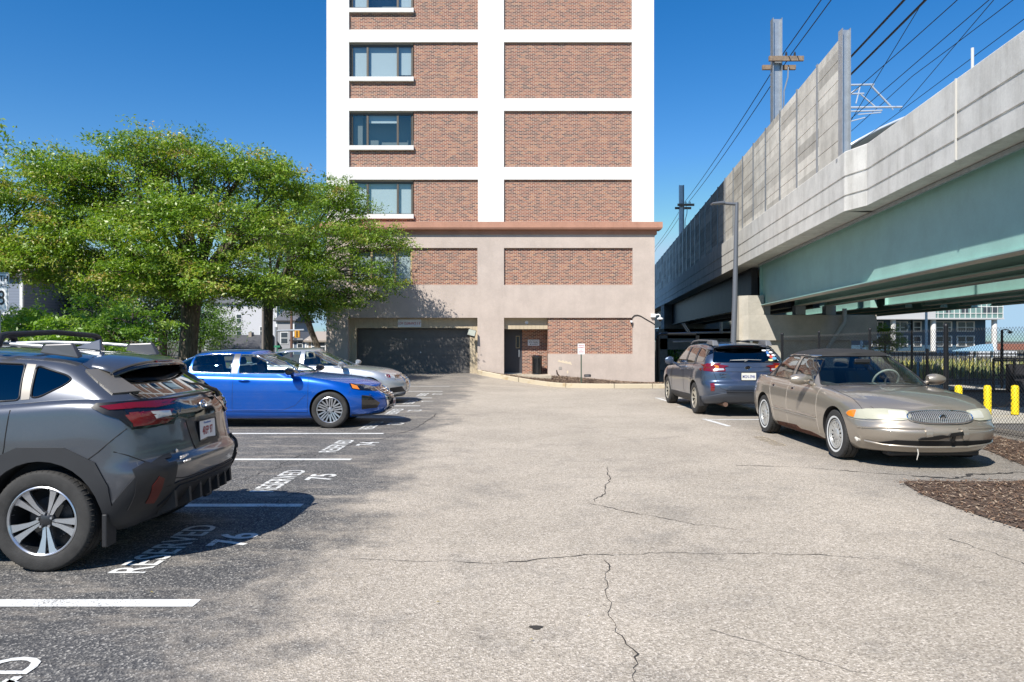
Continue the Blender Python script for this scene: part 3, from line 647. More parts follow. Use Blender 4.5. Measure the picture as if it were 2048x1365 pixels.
def girder(o, y0, y1, m=teal, zt=ZP0, zb=ZG, stiff=False):
    g = MB(); sweep(g, [(-.012, zb+.03), (-.012, zt), (.012, zt), (.012, zb+.03)], vpath(y0, y1, o)); sweep(g, [(-.20, zb), (-.20, zb+.035), (.20, zb+.035), (.20, zb)], vpath(y0, y1, o)); sweep(g, [(-.18, zt-.04), (-.18, zt-.005), (.18, zt-.005), (.18, zt-.04)], vpath(y0, y1, o))
    u_ = MB(); sweep(u_, [(-.19, zb-.02), (-.19, zb-.001), (.19, zb-.001), (.19, zb-.02)], vpath(y0+.01, y1-.01, o)); u_.build('flange_underside', mat('flange_pale', (.44, .42, .36), .7, var=.1), VA)
    for y in (y0+.02, y1-.06): g.box(VX(y, o)-.17, VX(y, o)+.17, y, y+.03, zb+.035, zt-.04)
    if stiff:
        y = y0+2
        while y < y1: g.box(VX(y, o), VX(y, o)+.15, y, y+.02, zb+.035, zt-.04); y += 3
    return g.build('girder', m, VA)
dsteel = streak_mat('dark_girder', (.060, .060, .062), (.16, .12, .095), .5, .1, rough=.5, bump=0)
for o in (7.38, 8.9, 10.2, 12.8, 14.4, 16.0, 17.4): girder(o, -6, 31.4*K)
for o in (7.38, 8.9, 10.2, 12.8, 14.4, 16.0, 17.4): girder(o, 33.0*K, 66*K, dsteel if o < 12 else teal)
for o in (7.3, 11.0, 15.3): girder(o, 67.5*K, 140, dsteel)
cf = MB()
for y in range(-2, 76, 6):
    if 33 < y < 41: continue
    for a, b in ((7.38, 8.9), (8.9, 10.2), (12.8, 14.4), (14.4, 16.0), (16.0, 17.4)): cf.box(VX(y, a)+.02, VX(y, b)-.02, y, y+.05, ZP0-1.0, ZP0-.75); cf.box(VX(y, a)+.02, VX(y, b)-.02, y, y+.05, ZG+.35, ZG+.55)
cf.build('cross_frame', mat('frame_teal', (.10, .20, .18), .5), VA)
cs = MB(); sweep(cs, [(.05, ZP0-.12), (.05, ZP0-.02), (.12, ZP0-.02), (.12, ZP0-.12)], vpath(-6, 31.4*K, 7.12)); cs.build('conduit', galv, VA)
# piers
pconc = streak_mat('pier_concrete', (.46, .43, .37), (.52, .42, .27), .45, .12, sx=1.2, sz=.2, lo=.5, hi=.8)
def pier(y, x0, x1, label, plinth=True):
    e = empty('bridge_pier', (0, 0, 0), 0, label, 'bridge pier', 'bridge piers')
    q = MB(); c = .35
    P = [(x0, y+c), (x0+c, y), (x1, y), (x1, y+1.9), (x0+c, y+1.9), (x0, y+1.9-c)]
    q.prism(P, H(1.62), H(2.72)); q.build('pier_cap', pconc, e, bevel=.02)
    if plinth:
        q = MB(); q.prism([(x0+.001, y+c), (x0+c, y+.001), (x0+1.15, y+.001), (x0+1.15, y+1.2), (x0+.001, y+1.2)], H(2.72)+.002, H(3.55)); q.build('bearing_block', pconc, e)
    q = MB(); q.prism([(x0+1.1, y+.4), (x0+1.3, y+.2), (x1-1.3, y+.2), (x1-1.1, y+.4), (x1-1.1, y+1.6), (x0+1.1, y+1.6)], -1.2, H(1.62)); q.build('pier_stem', pconc, e)
    q = MB()
    for o in (7.38, 8.9, 10.2): 
        if x0 < VX(y+.5, o) < x1: q.box(VX(y+.5, o)-.25, VX(y+.5, o)+.25, y+.12, y+.6, H(2.72), ZG-.022)
    q.build('bearing', mat('bearing_grey', (.30, .32, .33), .5, .4), e)
    return e
pier(31.0*K, 9.80*K, 15.6*K, 'pale concrete hammerhead pier under the pale green girder end, beside the blue-grey estate car')
pier(66.0*K, 13.0*K, 20.5*K, 'far concrete pier in the shade under the dark girders beyond the lamp post', False)
DY = 31.0*K-.3; q = MB(); q.tube([(PX(1689, DY), DY, PZ(618, DY)), (PX(1689, DY), DY, PZ(645, DY)), (PX(1655, DY), DY, PZ(697, DY)), (PX(1650, DY), DY, PZ(712, DY))], .11, 10); tag(q.build('drain_pipe', mat('pipe_grey', (.36, .38, .36), .5, .3), smooth=40), 'grey drainpipe running diagonally across the pale pier', 'pipe')
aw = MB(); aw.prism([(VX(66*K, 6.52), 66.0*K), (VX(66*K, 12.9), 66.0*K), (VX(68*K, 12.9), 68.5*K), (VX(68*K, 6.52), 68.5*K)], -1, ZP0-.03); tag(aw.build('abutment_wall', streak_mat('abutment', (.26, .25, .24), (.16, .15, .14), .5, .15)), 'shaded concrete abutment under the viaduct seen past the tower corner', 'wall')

# noise wall
NW = empty('noise_wall', (0, 0, 0), 0, 'tall concrete plank noise barrier with steel posts standing on the viaduct parapet', 'wall')
wpan = streak_mat('barrier_planks', (.60, .57, .51), (.38, .355, .31), .6, .12, sx=1.6, sz=.5, lo=.40, hi=.75, cells=(50, 2.5, .6385), cellvar=.22)
y = 19.2*K; zt_, zb_ = H(9.70), ZP1; ys = []
while y < 112: ys.append(y); y += 2.5 if y < 70 else 3.0
wo = 6.62
def bend(y): return 0.0
for i, (a, b) in enumerate(zip(ys, ys[1:])):
    q = MB(); h = (zt_-zb_)/6
    for k in range(6):
        z0 = zb_+k*h; sweep(q, [(0, z0+.012), (0, z0+h-.012), (.10, z0+h-.012), (.10, z0+.012)], vpath(a+.04, b-.04, wo))
    q.build('wall_panel', wpan, NW)
    if i % 1 == 0:
        bk = MB(); sweep(bk, [(.04, zb_+.02), (.04, zt_-.03), (.08, zt_-.03), (.08, zb_+.02)], vpath(a, b, wo)); bk.build('panel_backing', mat('panel_gap_dark', (.008, .008, .009), .8), NW)
def hpost(mb, x, y, z0, z1, w=.15, d=.16, t=.014):
    mb.box(x-w/2, x-w/2+t, y-d/2, y+d/2, z0, z1); mb.box(x+w/2-t, x+w/2, y-d/2, y+d/2, z0, z1); mb.box(x-w/2+t, x+w/2-t, y-t/2, y+t/2, z0, z1)
for i, y in enumerate(ys):
    q = MB(); x = VX(y, wo)
    if i == 0: hpost(q, x+.02, y-.10, zb_-.05, zt_+.12, .26, .30, .018); q.box(x-.2, x-.13, y-.16, y+.02, zb_-.16, zb_-.05)
    else:
        q.box(x-.028, x-.014, y-.07, y+.07, zb_-.42, zt_+.04); q.box(x-.014, x+.12, y-.012, y+.012, zb_+.01, zt_+.04)
        q.box(x-.05, x-.014, y-.10, y+.10, zb_-.30, zb_-.24)
    q.build('wall_post', galv, NW)

# catenary poles, crossarms, wires
wood = mat('weathered_timber', (.23, .17, .12), .85, var=.3, vscale=8); wire_m = mat('wire_dark', (.018, .018, .022), .5)
def cat_pole(y, lab, arm=True):
    x = VX(y, 7.0); e = empty('catenary_pole', (x, y, 0), 0, lab, 'railway pole', 'steel poles behind the noise wall')
    q = MB(); hpost(q, 0, 0, ZP0+.5, H(13.85), .42, .34, .028); q.build('pole_shaft', galv, e)
    q = MB(); q.box(-.42, 1.12, -.30, -.18, H(12.18), H(12.36)); q.build('crossarm', wood, e); q = MB(); q.box(-.55, .95, .175, .30, H(12.0), H(12.17)); q.build('crossarm', wood, e)
    for k in (.35, .73):
        q = MB(); q.lathe([(.0, 0), (.05, 0), (.035, .03), (.06, .05), (.035, .08), (.06, .10), (.035, .13), (.05, .15), (.0, .22)], 12, Matrix.Translation((k, -.24, H(12.36)))); q.build('insulator', mat('insulator_grey', (.07, .07, .075), .3), e, smooth=50)
    q = MB(); q.tube([(.5, -.1, H(12.0)), (.48, -.1, H(11.6)), (.33, -.05, H(11.1)), (.30, -.0, H(9.6))], .035, 6); q.build('cable_tail', galv, e); return e
cat_pole(27.6*K, 'nearer steel catenary pole with a timber crossarm rising behind the noise wall')
cat_pole(57.0*K, 'farther steel catenary pole with a timber crossarm, close to the tower corner')
cat_pole(-1.8, 'steel catenary pole behind the viewpoint')
def wire(o, z, label, r=.018, ys_=(-6, 140), sag=.0, spans=None):
    q = MB(); pts = []; P_ = [-1.8, 32.6, 67.3, 101, 135]; z = H(z)
    for a, b in zip(P_, P_[1:]):
        for k in range(10):
            t = k/10; y = a+(b-a)*t; pts.append((VX(y, o), y, z-sag*4*t*(1-t)))
    pts.append((VX(135, o), 135, z)); pts = [(VX(-30, o), -30, z)]+pts
    q.tube(pts, r, 5); return tag(q.build('overhead_wire', wire_m), label, 'wire', 'overhead wires along the viaduct')
wire(7.30, 12.60, 'feeder wire on the inner insulator of the pole nearest the tower side', .022, sag=.25)
wire(7.62, 12.60, 'feeder wire on the outer insulator of the timber crossarms', .022, sag=.25)
wire(8.0, 10.5, 'upper of the two thick black cables right of the last wall post', .040, sag=.2)
wire(8.35, 10.3, 'lower of the two thick black cables right of the last wall post', .040, sag=.2)
wire(9.3, 10.55, 'thin messenger wire over the nearer track', .016, sag=.35)
wire(9.3, 9.6, 'thin contact wire over the nearer track', .014)
wire(12.2, 11.7, 'thin messenger wire over the farther track', .016, sag=.35)
wire(12.2, 10.7, 'thin contact wire over the farther track', .014)
for x0, y0, z0, x1, y1, z1, lb in ((VX(14, 9.3), 14, H(10.4), VX(34, 12.2), 34, H(10.75), 'thin wire crossing between the two tracks high right'), (VX(15, 8.6), 15, H(12.2), VX(35, 9.9), 35, H(9.5), 'thin wire slanting down towards the bracket behind the last wall post')):
    q = MB(); q.tube([(x0, y0, z0), (x1, y1, z1)], .014, 5); tag(q.build('overhead_wire', wire_m), lb, 'wire', 'overhead wires along the viaduct')
ca = empty('catenary_bracket', (0, 0, 0), 0, 'galvanised catenary bracket reaching over the track behind the last wall post', 'bracket'); cy = 35.0
Q = lambda px, py: (PX(px, cy), cy, PZ(py, cy))
q = MB()
for a, b, r in (((1690, 171), (1748, 170), .045), ((1690, 189), (1728, 188), .04), ((1742, 172), (1780, 212), .045), ((1722, 190), (1750, 214), .035), ((1690, 216), (1804, 215), .05), ((1690, 224), (1764, 222), .04), ((1690, 195), (1716, 178), .04)): q.cyl(Q(*a), Q(*b), r, 8)
brt = mat('bracket_bright', (.62, .66, .70), .4, .4); q.build('bracket_tube', brt, ca, smooth=40)
q = MB()
for a, b in (((1720, 175), (1712, 208)), ((1716, 230), (1762, 226)), ((1700, 244), (1730, 236)), ((1748, 170), (1742, 176)), ((1780, 210), (1786, 221))): q.cyl(Q(*a), Q(*b), .03, 6)
q.build('registration_arm', brt, ca)
q = MB(); hpost(q, PX(1684, cy), cy+.2, 6.2, H(12.2), .3, .3, .03); q.build('support_post', galv, ca)
q = MB(); q.cyl((PX(1945, 23), 23, 8), (PX(1945, 23), 23, PZ(97, 23)), .045, 8); tag(q.build('vent_pipe', mat('pipe_white', (.65, .65, .62), .5)), 'short pale pipe standing above the parapet', 'pipe')
rf = MB(); rows = []
for k in range(17):
    t = k/16; xr = 36+t*36; zr = 28.5-5.3*((54-xr)/17)**2; rows.append([(xr, 80, zr), (xr, 115, zr)])
rf.grid(rows); ro = rf.build('station_roof', mat('roof_metal', (.62, .66, .70), .4, .5), smooth=60); tag(ro, 'pale curved station roof showing behind the parapet', 'roof'); md = ro.modifiers.new('s', 'SOLIDIFY'); md.thickness = .3
q = MB()
for x in (44, 54, 64): q.cyl((x, 112, -1), (x, 112, 26), .18, 8)
q.build('roof_column', white, ro)

# lamp post
LY = 21.0; lx = PX(1463, LY)
lp = empty('street_lamp', (lx, LY, T(lx, LY)), 0, 'tall grey lamp post with a flat head behind the blue-grey estate car', 'lamp post')
lm = mat('lamp_grey', (.15, .16, .18), .45, .3); hz = PZ(406, LY)-T(lx, LY)
q = MB(); q.tube([(0, 0, 0), (.10, 0, hz*.5), (.15, 0, hz)], [.085, .075, .055], 14); q.build('pole', lm, lp, smooth=60)
q = MB(); q.tube([(.15, 0, hz-.05), (-.30, 0, hz-.02)], [.045, .04], 8); q.build('arm', lm, lp, smooth=60)
q = MB(); q.add([(-.22, -.13, hz+.03), (-.22, .13, hz+.03), (-.58, -.13, hz-.02), (-.58, .13, hz-.02), (-.22, -.13, hz-.04), (-.22, .13, hz-.04), (-.58, -.13, hz-.06), (-.58, .13, hz-.06)], [(0, 1, 3, 2), (4, 6, 7, 5), (0, 2, 6, 4), (1, 5, 7, 3), (0, 4, 5, 1), (2, 3, 7, 6)]); q.build('lamp_head', lm, lp, bevel=.01)

# ---------------------------------------------------------------- fences
fb = mat('fence_black', (.014, .014, .016), .4, .3)
def FXY(y): return 8.05
def chain_fence(x0, y0, x1, y1, label, zs, ht=1.85, pitch=.072, posts=()):
    e = empty('chain_link_fence', (0, 0, 0), 0, label, 'fence'); L = math.hypot(x1-x0, y1-y0); ux, uy = (x1-x0)/L, (y1-y0)/L
    q = MB(); n = int(L/(pitch/2)); nz = int((ht-.06)/(pitch/2)); r = .0024
    for i in range(n):
        # each wire zigzags up the mesh, its neighbour mirrored
        vs = []; fs = []
        for k in range(nz+1):
            s = (i+((k+i) % 2))*pitch/2; x, y = x0+ux*s, y0+uy*s; z = zs(x, y)+.05+k*pitch/2
            if k == nz: z += .015
            vs += [(x-uy*r, y+ux*r, z), (x+ux*r, y+uy*r, z), (x+uy*r-ux*r, y-ux*r-uy*r, z)]
        for k in range(nz):
            for j in range(3): fs.append((k*3+j, k*3+(j+1) % 3, k*3+3+(j+1) % 3, k*3+3+j))
        q.add(vs, fs)
    q.build('wire_mesh', fb, e)
    for s, rr in posts:
        x, y = x0+ux*s, y0+uy*s; z = zs(x, y); q = MB(); q.cyl((x, y, z-.1), (x, y, z+ht+.02), rr, 12); q.lathe([(rr*1.1, 0), (rr*1.1, .03), (rr*.6, .06), (0, .07)], 12, Matrix.Translation((x, y, z+ht+.02))); q.build('post', fb, e, smooth=50)
    for zz in (.12,): 
        q = MB(); q.cyl((x0, y0, zs(x0, y0)+zz), (x1, y1, zs(x1, y1)+zz), .004, 6); q.build('tension_wire', fb, e)
    return e
chain_fence(8.05, 6.0, 8.05, 21.6, 'black chain link fence along the mulch beside the champagne saloon', T, posts=((1.2, .03), (4.4, .03), (7.45, .042), (10.3, .03), (13.0, .03), (15.6, .04)))

# ornamental black railing and gate beyond
pf = MB(); fe = empty('iron_railing', (0, 0, 0), 0, 'black picket railing beyond the street on the right', 'railing'); RYp = 33.0
x = 15.5
while x < 36: pf.box(x-.012, x+.012, RYp-.012, RYp+.012, -.35, 1.12); x += .19
pf.build('pickets', fb, fe); q = MB(); q.box(15.5, 36, RYp-.03, RYp+.03, .98, 1.04); q.box(15.5, 36, RYp-.03, RYp+.03, -.2, -.14); q.build('rail', fb, fe)
for x in (15.5, 18.9, 22.3): q = MB(); q.box(x-.05, x+.05, RYp-.05, RYp+.05, -.5, 1.25); q.build('post', fb, fe)
gt = empty('sliding_gate', (0, 0, 0), 0, 'heavy black metal gate frame at the right edge beyond the bollards', 'gate')
q = MB(); x0, x1, gy_ = 17.6, 26, 26.5
for z in (.95, .88, .35, -.25): q.box(x0, x1, gy_-.04, gy_+.04, z-.03, z+.03)
x = x0
while x < x1: q.box(x-.03, x+.03, gy_-.03, gy_+.03, -.25, .95); x += .75
q.build('gate_frame', fb, gt); q = MB(); q.box(18.2, 20.2, gy_+.05, gy_+.25, -.2, .75); q.box(18.25, 18.9, gy_-.35, gy_+.0, -.35, .15); q.build('gate_motor', mat('motor_dark', (.03, .03, .035), .6), gt, bevel=.02)
# bollards
for i, (px, py, Y) in enumerate(((1917, 826, 16.3), (1975, 812, 16.3), (2030, 826, 16.3))):
    x = PX(px, Y); z = T(x, Y); q = MB(); q.lathe([(0, .66), (.06, .645), (.078, .61), (.078, 0)], 20, Matrix.Translation((x, Y, z)))
    tag(q.build('bollard', mat('bollard_yellow', (.88, .66, .01), .5), smooth=50), ['yellow bollard partly hidden by the champagne saloon bonnet', 'middle yellow bollard behind the chain link fence', 'yellow bollard nearest the right edge of the photo'][i], 'bollard', 'yellow bollards beyond the fence')
q = MB()
for a, b in ((0, 1), (1, 2)):
    A = [(PX(1917, 16.3), 16.3), (PX(1975, 16.3), 16.3), (PX(2030, 16.3), 16.3)]; P = A[a]; S = A[b]
    q.tube([(P[0]+(S[0]-P[0])*t, P[1]+(S[1]-P[1])*t, .50-.28*4*t*(1-t)-.1) for t in [k/10 for k in range(11)]], .012, 5)
tag(q.build('chain', fb), 'black chain sagging between the yellow bollards', 'chain')

# ---------------------------------------------------------------- background right
def house(name, label, cat, x0, x1, y, depth, z0, z1, wall, roofm=None, rise=0, windows=(), wcol=None, ridge='x', trim=None, winsize=(.9, 1.5)):
    e = empty(name, (0, 0, 0), 0, label, cat); q = MB(); q.box(x0, x1, y, y+depth, z0, z1)
    if roofm and ridge == 'y': q.add([(x0, y, z1), (x1, y, z1), ((x0+x1)/2, y, z1+rise), (x0, y+depth, z1), (x1, y+depth, z1), ((x0+x1)/2, y+depth, z1+rise)], [(0, 1, 2), (3, 5, 4)])
    q.build('wall', wall, e)
    if roofm:
        r = MB(); o = .35
        if ridge == 'x': r.add([(x0-o, y-o, z1-.1), (x1+o, y-o, z1-.1), (x1+o, y+depth/2, z1+rise), (x0-o, y+depth/2, z1+rise), (x0-o, y+depth+o, z1-.1), (x1+o, y+depth+o, z1-.1)], [(0, 1, 2, 3), (3, 2, 5, 4), (0, 3, 4), (1, 5, 2)])
        else: r.add([(x0-o, y-o, z1-.15), ((x0+x1)/2, y-o, z1+rise+.05), ((x0+x1)/2, y+depth+o, z1+rise+.05), (x0-o, y+depth+o, z1-.15), (x1+o, y-o, z1-.15), (x1+o, y+depth+o, z1-.15)], [(0, 1, 2, 3), (1, 4, 5, 2)])
        ro = r.build('roof', roofm, e); md = ro.modifiers.new('s', 'SOLIDIFY'); md.thickness = .18
    for w in windows:
        wx, wz = w[0], w[1]; ww, wh = (w[2], w[3]) if len(w) > 3 else winsize
        f = MB(); f.box(wx-ww/2-.1, wx+ww/2+.1, y-.06, y+.02, wz-wh/2-.1, wz+wh/2+.1); fo = f.build('window', trim or mat('trim_white', (.72, .72, .70), .6), e)
        g = MB(); g.box(wx-ww/2, wx+ww/2, y-.085, y-.061, wz-wh/2, wz+wh/2); g.build('pane', wcol or mat('far_pane', (.05, .06, .07), .1), fo)
        s_ = MB(); s_.box(wx-ww/2, wx+ww/2, y-.10, y-.086, wz-.04, wz+.04); s_.build('sash_bar', trim or mat('trim_white', (.72, .72, .70), .6), fo)
    if trim is None:
        for a_, b2 in ((x0-.06, x0+.12), (x1-.12, x1+.06)): t = MB(); t.box(a_, b2, y-.05, y+.1, z0, z1); t.build('corner_trim', mat('trim_white', (.72, .72, .70), .6), e)
    return e
def siding(name, col, step=.14):
    m, nt, b, tc = base_mat(name); sep = N(nt, 'ShaderNodeSeparateXYZ'); nt.links.new(tc.outputs['Object'], sep.inputs[0])
    fr_ = math_(nt, 'FRACT', math_(nt, 'DIVIDE', sep.outputs[2], step)); nt.links.new(mixc(nt, maprange(nt, fr_, .0, .16, 1, 0), col, tuple(c*.45 for c in col)), b.inputs['Base Color']); b.inputs['Roughness'].default_value = .7; return m
UY = 150.0; U = lambda px: PX(px, UY); UZ = lambda py: PZ(py, UY)
ub = empty('office_building', (0, UY, 0), 0, 'blue building with white round columns and glazed top floors seen under the viaduct', 'building')
def up(name, mb, m, parent=None): o = mb.build(name, m, parent or ub); o.matrix_parent_inverse = Matrix.Translation((0, -UY, 0)) if parent is None else Matrix(); return o
bluew = mat('blue_cladding', (.055, .115, .175), .6, var=.08); q = MB(); q.box(U(1700), U(1990), UY+3, UY+22, -2, UZ(637)); up('wall', q, bluew)
q = MB(); q.box(U(1700), U(1999), UY-1, UY+22, UZ(637), UZ(520)); up('upper_storeys', q, mat('green_glass_panel', (.16, .26, .24), .3, var=.2, vscale=.5))
q = MB(); q.box(U(1690), U(2001), UY-1.2, UY+22.2, UZ(640), UZ(637)); q.box(U(1690), U(1865), UY-1.15, UY-1.0, UZ(637), UZ(618)); up('white_band', q, mat('band_grey', (.50, .50, .50), .8))
q = MB()
for i in range(22):
    x = U(1870)+(U(1999)-U(1870))*i/12
    if x < U(2000): q.box(x-.05, x+.05, UY-1.12, UY-1.0, UZ(637), UZ(520))
for py in (628, 615, 600, 586, 572, 558, 544): q.box(U(1866), U(1999), UY-1.13, UY-1.01, UZ(py)-.06, UZ(py)+.06)
up('curtain_grid', q, white)
q = MB()
for a, b in ((1886, 1895), (1917, 1930), (1960, 1974), (1976, 1990)): q.box(U(a), U(b), UY-1.08, UY-.99, UZ(628)+.15, UZ(617))
up('window_band', q, mat('far_pane', (.05, .06, .07), .1))
for px in (1786, 1866.5, 1988.5): q = MB(); q.cyl((U(px), UY, -2), (U(px), UY, UZ(640)), .52, 20); o = up('column', q, white); o.data.shade_smooth(); o.data.set_sharp_from_angle(angle=.7)
for row, (a_, b_) in enumerate(((645, 662), (674, 692))):
    for px0, px1, kind in ((1758, 1779, 1), (1800, 1829, 1), (1842, 1857, 1), (1887, 1919, 1), (1932, 1965, 1)):
        f = MB(); f.box(U(px0)-.2, U(px1)+.2, UY+2.8, UY+3.05, UZ(b_)-.2, UZ(a_)+.2); fo = up('window', f, mat('trim_white', (.72, .72, .70), .6))
        n = 2 if px1-px0 > 17 else 1; g = MB()
        for j in range(n):
            xa = U(px0)+(U(px1)-U(px0))*j/n+.15; xb = U(px0)+(U(px1)-U(px0))*(j+1)/n-.15; zm = UZ(b_)+(UZ(a_)-UZ(b_))*.4
            g.box(xa, xb, UY+2.7, UY+2.79, UZ(b_), zm-.1); g.box(xa, xb, UY+2.7, UY+2.79, zm+.1, UZ(a_))
        go = g.build('pane', mat('far_pane', (.05, .06, .07), .1), fo); pass
q = MB(); q.box(U(1795), U(1975), UY+2.6, UY+2.9, -1.5, UZ(703)); up('shop_front', q, mat('shop_glass', (.04, .05, .055), .15))
cn = MB(); cy2 = 62; cn.add([(PX(1905, cy2), cy2, PZ(702, cy2)), (PX(1988, cy2), cy2, PZ(702, cy2)), (PX(1985, cy2+8), cy2+8, PZ(688, cy2+8)), (PX(1960, cy2+8), cy2+8, PZ(690, cy2+8)), (PX(1905, cy2), cy2, PZ(703.5, cy2)), (PX(1988, cy2), cy2, PZ(703.5, cy2))], [(0, 1, 2, 3), (4, 5, 1, 0), (1, 5, 2), (0, 3, 4)])
cno = empty('canopy', (0, 0, 0), 0, 'pale blue sloping canopy in front of the blue building', 'canopy'); cn.build('canopy_roof', mat('canopy_blue', (.30, .50, .62), .5), cno)
q = MB(); [q.cyl((PX(p, cy2+.5), cy2+.5, -1.2), (PX(p, cy2+.5), cy2+.5, PZ(703, cy2)), .08, 8) for p in (1915, 1950, 1984)]; q.build('post', mat('pipe_white', (.65, .65, .62)), cno)
house('low_building', 'low white walled building at the far right edge', 'building', PX(1958, 100), PX(2034, 100), 100, 10, -1.5, PZ(703, 100), mat('white_wall_far', (.62, .64, .66), .7), trim=white)
house('brick_building', 'long low red brick building beyond the gate at the right edge', 'building', PX(1990, 170), PX(2300, 170), 170, 20, -1.5, PZ(700, 170)+1.3, mat('far_brick', (.30, .13, .09), .8, var=.1), trim=white)
ms = MB()
rr_ = random.Random(8)
for k in range(9000):
    x, y = rr_.uniform(22, 62), rr_.uniform(40, 64); h = rr_.uniform(.1, .62); a = rr_.uniform(0, 3.1); dx, dy = .07*math.cos(a), .07*math.sin(a); ms.cur = 0 if rr_.random() < .6 else (1 if rr_.random() < .65 else 2); lx_, ly_ = rr_.uniform(-.15, .15), rr_.uniform(-.1, .1)
    ms.add([(x-dx, y-dy, -.5), (x+dx, y+dy, -.5), (x+dx*.4+lx_, y+ly_, h-.45), (x-dx*.4+lx_, y+ly_, h-.45)], [(0, 1, 2, 3)])
tag(ms.build('wildflower_meadow', [mat('meadow_green', (.17, .20, .07), .8), mat('meadow_yellow', (.50, .44, .10), .8), mat('meadow_pale', (.42, .38, .26), .8)]), kind='stuff')
# accessible parking sign, lamp, street sign
e = empty('parking_sign', (0, 0, 0), 0, 'small white accessible parking sign on a blue post behind the fence', 'sign'); SYp = 30.0; sx_ = PX(1836.5, SYp)
q = MB(); q.box(sx_-.15, sx_+.15, SYp, SYp+.01, PZ(725, SYp), PZ(713.5, SYp)); q.build('sign_board', sg_w, e)
q = MB(); M = FM(sx_, SYp-.004, PZ(719, SYp)); q.tube([M @ Vector((.045*math.cos(a)-.01, .045*math.sin(a)-.03, 0)) for a in [k*.5-2.6 for k in range(9)]], .010, 5); q.tube([M @ Vector(p) for p in ((-.02, .06, 0), (-.015, .0, 0), (.03, 0, 0), (.055, -.06, 0))], .011, 5); q.lathe([(0, .004), (.018, .004), (.018, -.004)], 10, M @ Matrix.Translation((-.02, .085, 0))); q.build('symbol', mat('sign_blue', (.02, .12, .35), .5), e)
q = MB(); q.box(sx_-.04, sx_+.04, SYp+.01, SYp+.05, -.5, PZ(725, SYp)); q.build('post', mat('post_blue', (.03, .22, .38), .5), e)
sl_ = empty('street_lamp', (PX(2004, 30), 30, T(14, 30)), 0, 'thin dark lamp post with a short arm at the right edge against the sky', 'lamp post')
q = MB(); q.cyl((0, 0, 0), (0, 0, PZ(655, 30)+.3), .05, 8); q.build('pole', fb, sl_); q = MB(); q.tube([(0, 0, PZ(656, 30)+.3), (.15, 0, PZ(655, 30)+.32), (.33, 0, PZ(657, 30)+.3)], .022, 6); q.lathe([(0, 0), (.09, -.03), (.07, -.09), (0, -.13)], 10, Matrix.Translation((.33, 0, PZ(657, 30)+.3))); q.build('lamp_head', fb, sl_)
s2 = empty('street_lamp', (PX(1824, 44), 44, -.4), 0, 'slender dark street lamp standing before the blue building', 'lamp post')
q = MB(); q.cyl((0, 0, 0), (0, 0, PZ(640, 44)+.4), .07, 8); q.build('pole', fb, s2); q = MB(); q.tube([(0, 0, 3.0), (.0-.15, 0, 3.1), (-.3, 0, 3.0)], .03, 6); q.lathe([(0, 0), (.14, -.08), (.1, -.22), (0, -.3)], 10, Matrix.Translation((-.3, 0, 3.0))); q.build('lamp_head', mat('lamp_pale', (.5, .55, .6), .4), s2)
# pipes and clutter between tower and viaduct
pp = empty('sprinkler_pipe', (0, 0, 0), 0, 'black pipe frame standing beside the lower tower corner', 'pipe'); yy = 35.5
W2 = lambda px, py: (PX(px, yy), yy, PZ(py, yy))
q = MB(); q.tube([W2(1317, 790), W2(1317, 672), W2(1324, 669), W2(1392, 669)], .07, 10); q.tube([W2(1313, 790), W2(1313, 680)], .05, 8); q.tube([W2(1395, 672), W2(1395, 700)], .09, 8); q.build('pipe_run', mat('pipe_black', (.02, .022, .025), .35, .4), pp, smooth=40)
q = MB(); q.cyl((PX(1318, 45), 45, PZ(669, 45)), (PX(1490, 45), 45, PZ(664, 45)), .07, 8); q.cyl((PX(1346, 45), 45, PZ(685, 45)), (PX(1420, 45), 45, PZ(683, 45)), .07, 8); q.cyl((PX(1364, 44), 44, PZ(648, 44)), (PX(1377, 44), 44, PZ(668, 44)), .05, 6); q.cyl((PX(1368, 44), 44, PZ(648, 44)), (PX(1381, 44), 44, PZ(668, 44)), .05, 6); q.cyl((PX(1442, 45), 45, PZ(645, 45)), (PX(1442, 45), 45, PZ(668, 45)), .09, 8)
tag(q.build('drain_pipe', galv, smooth=40), 'pale horizontal pipes strung under the far span behind the estate car', 'pipe')
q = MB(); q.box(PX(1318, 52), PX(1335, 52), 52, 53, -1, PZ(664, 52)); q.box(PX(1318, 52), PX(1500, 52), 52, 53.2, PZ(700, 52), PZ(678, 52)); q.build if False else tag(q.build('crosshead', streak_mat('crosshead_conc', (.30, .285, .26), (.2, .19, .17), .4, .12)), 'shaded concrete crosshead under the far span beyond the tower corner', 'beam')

# ---------------------------------------------------------------- background left
HW = 120.0
house('clapboard_house', 'large pale grey three storey clapboard house behind the trees', 'house', PX(410, HW), PX(553, HW), HW, 11, -.5, PZ(606, HW), siding('pale_siding', (.56, .56, .58)), mat('roof_grey', (.12, .12, .13), .9), 1.6,
      [(PX(430, HW), PZ(663, HW), .75, 1.3), (PX(478, HW), PZ(663, HW), .75, 1.3), (PX(478, HW), PZ(638, HW), .75, 1.3), (PX(525, HW), PZ(663, HW), .75, 1.3), (PX(430, HW), PZ(632, HW), .75, 1.3), (PX(478, HW), PZ(612, HW), .75, 1.3)])
g = house('garage', 'low white garage with dark grey shingle roof before the clapboard house', 'garage', PX(421, 80), PX(522, 80), 80, 6, -.5, PZ(696, 80), mat('garage_white', (.68, .67, .66), .7), mat('shingle_dark', (.075, .075, .08), .95, var=.2, vscale=3), PZ(676, 83)-PZ(696, 80)+.3)
q = MB(); q.box(PX(500, 83), PX(506, 83), 82.5, 83.3, 1.8, 2.6); q.build('chimney', mat('chimney_tan', (.35, .30, .25), .8), g)
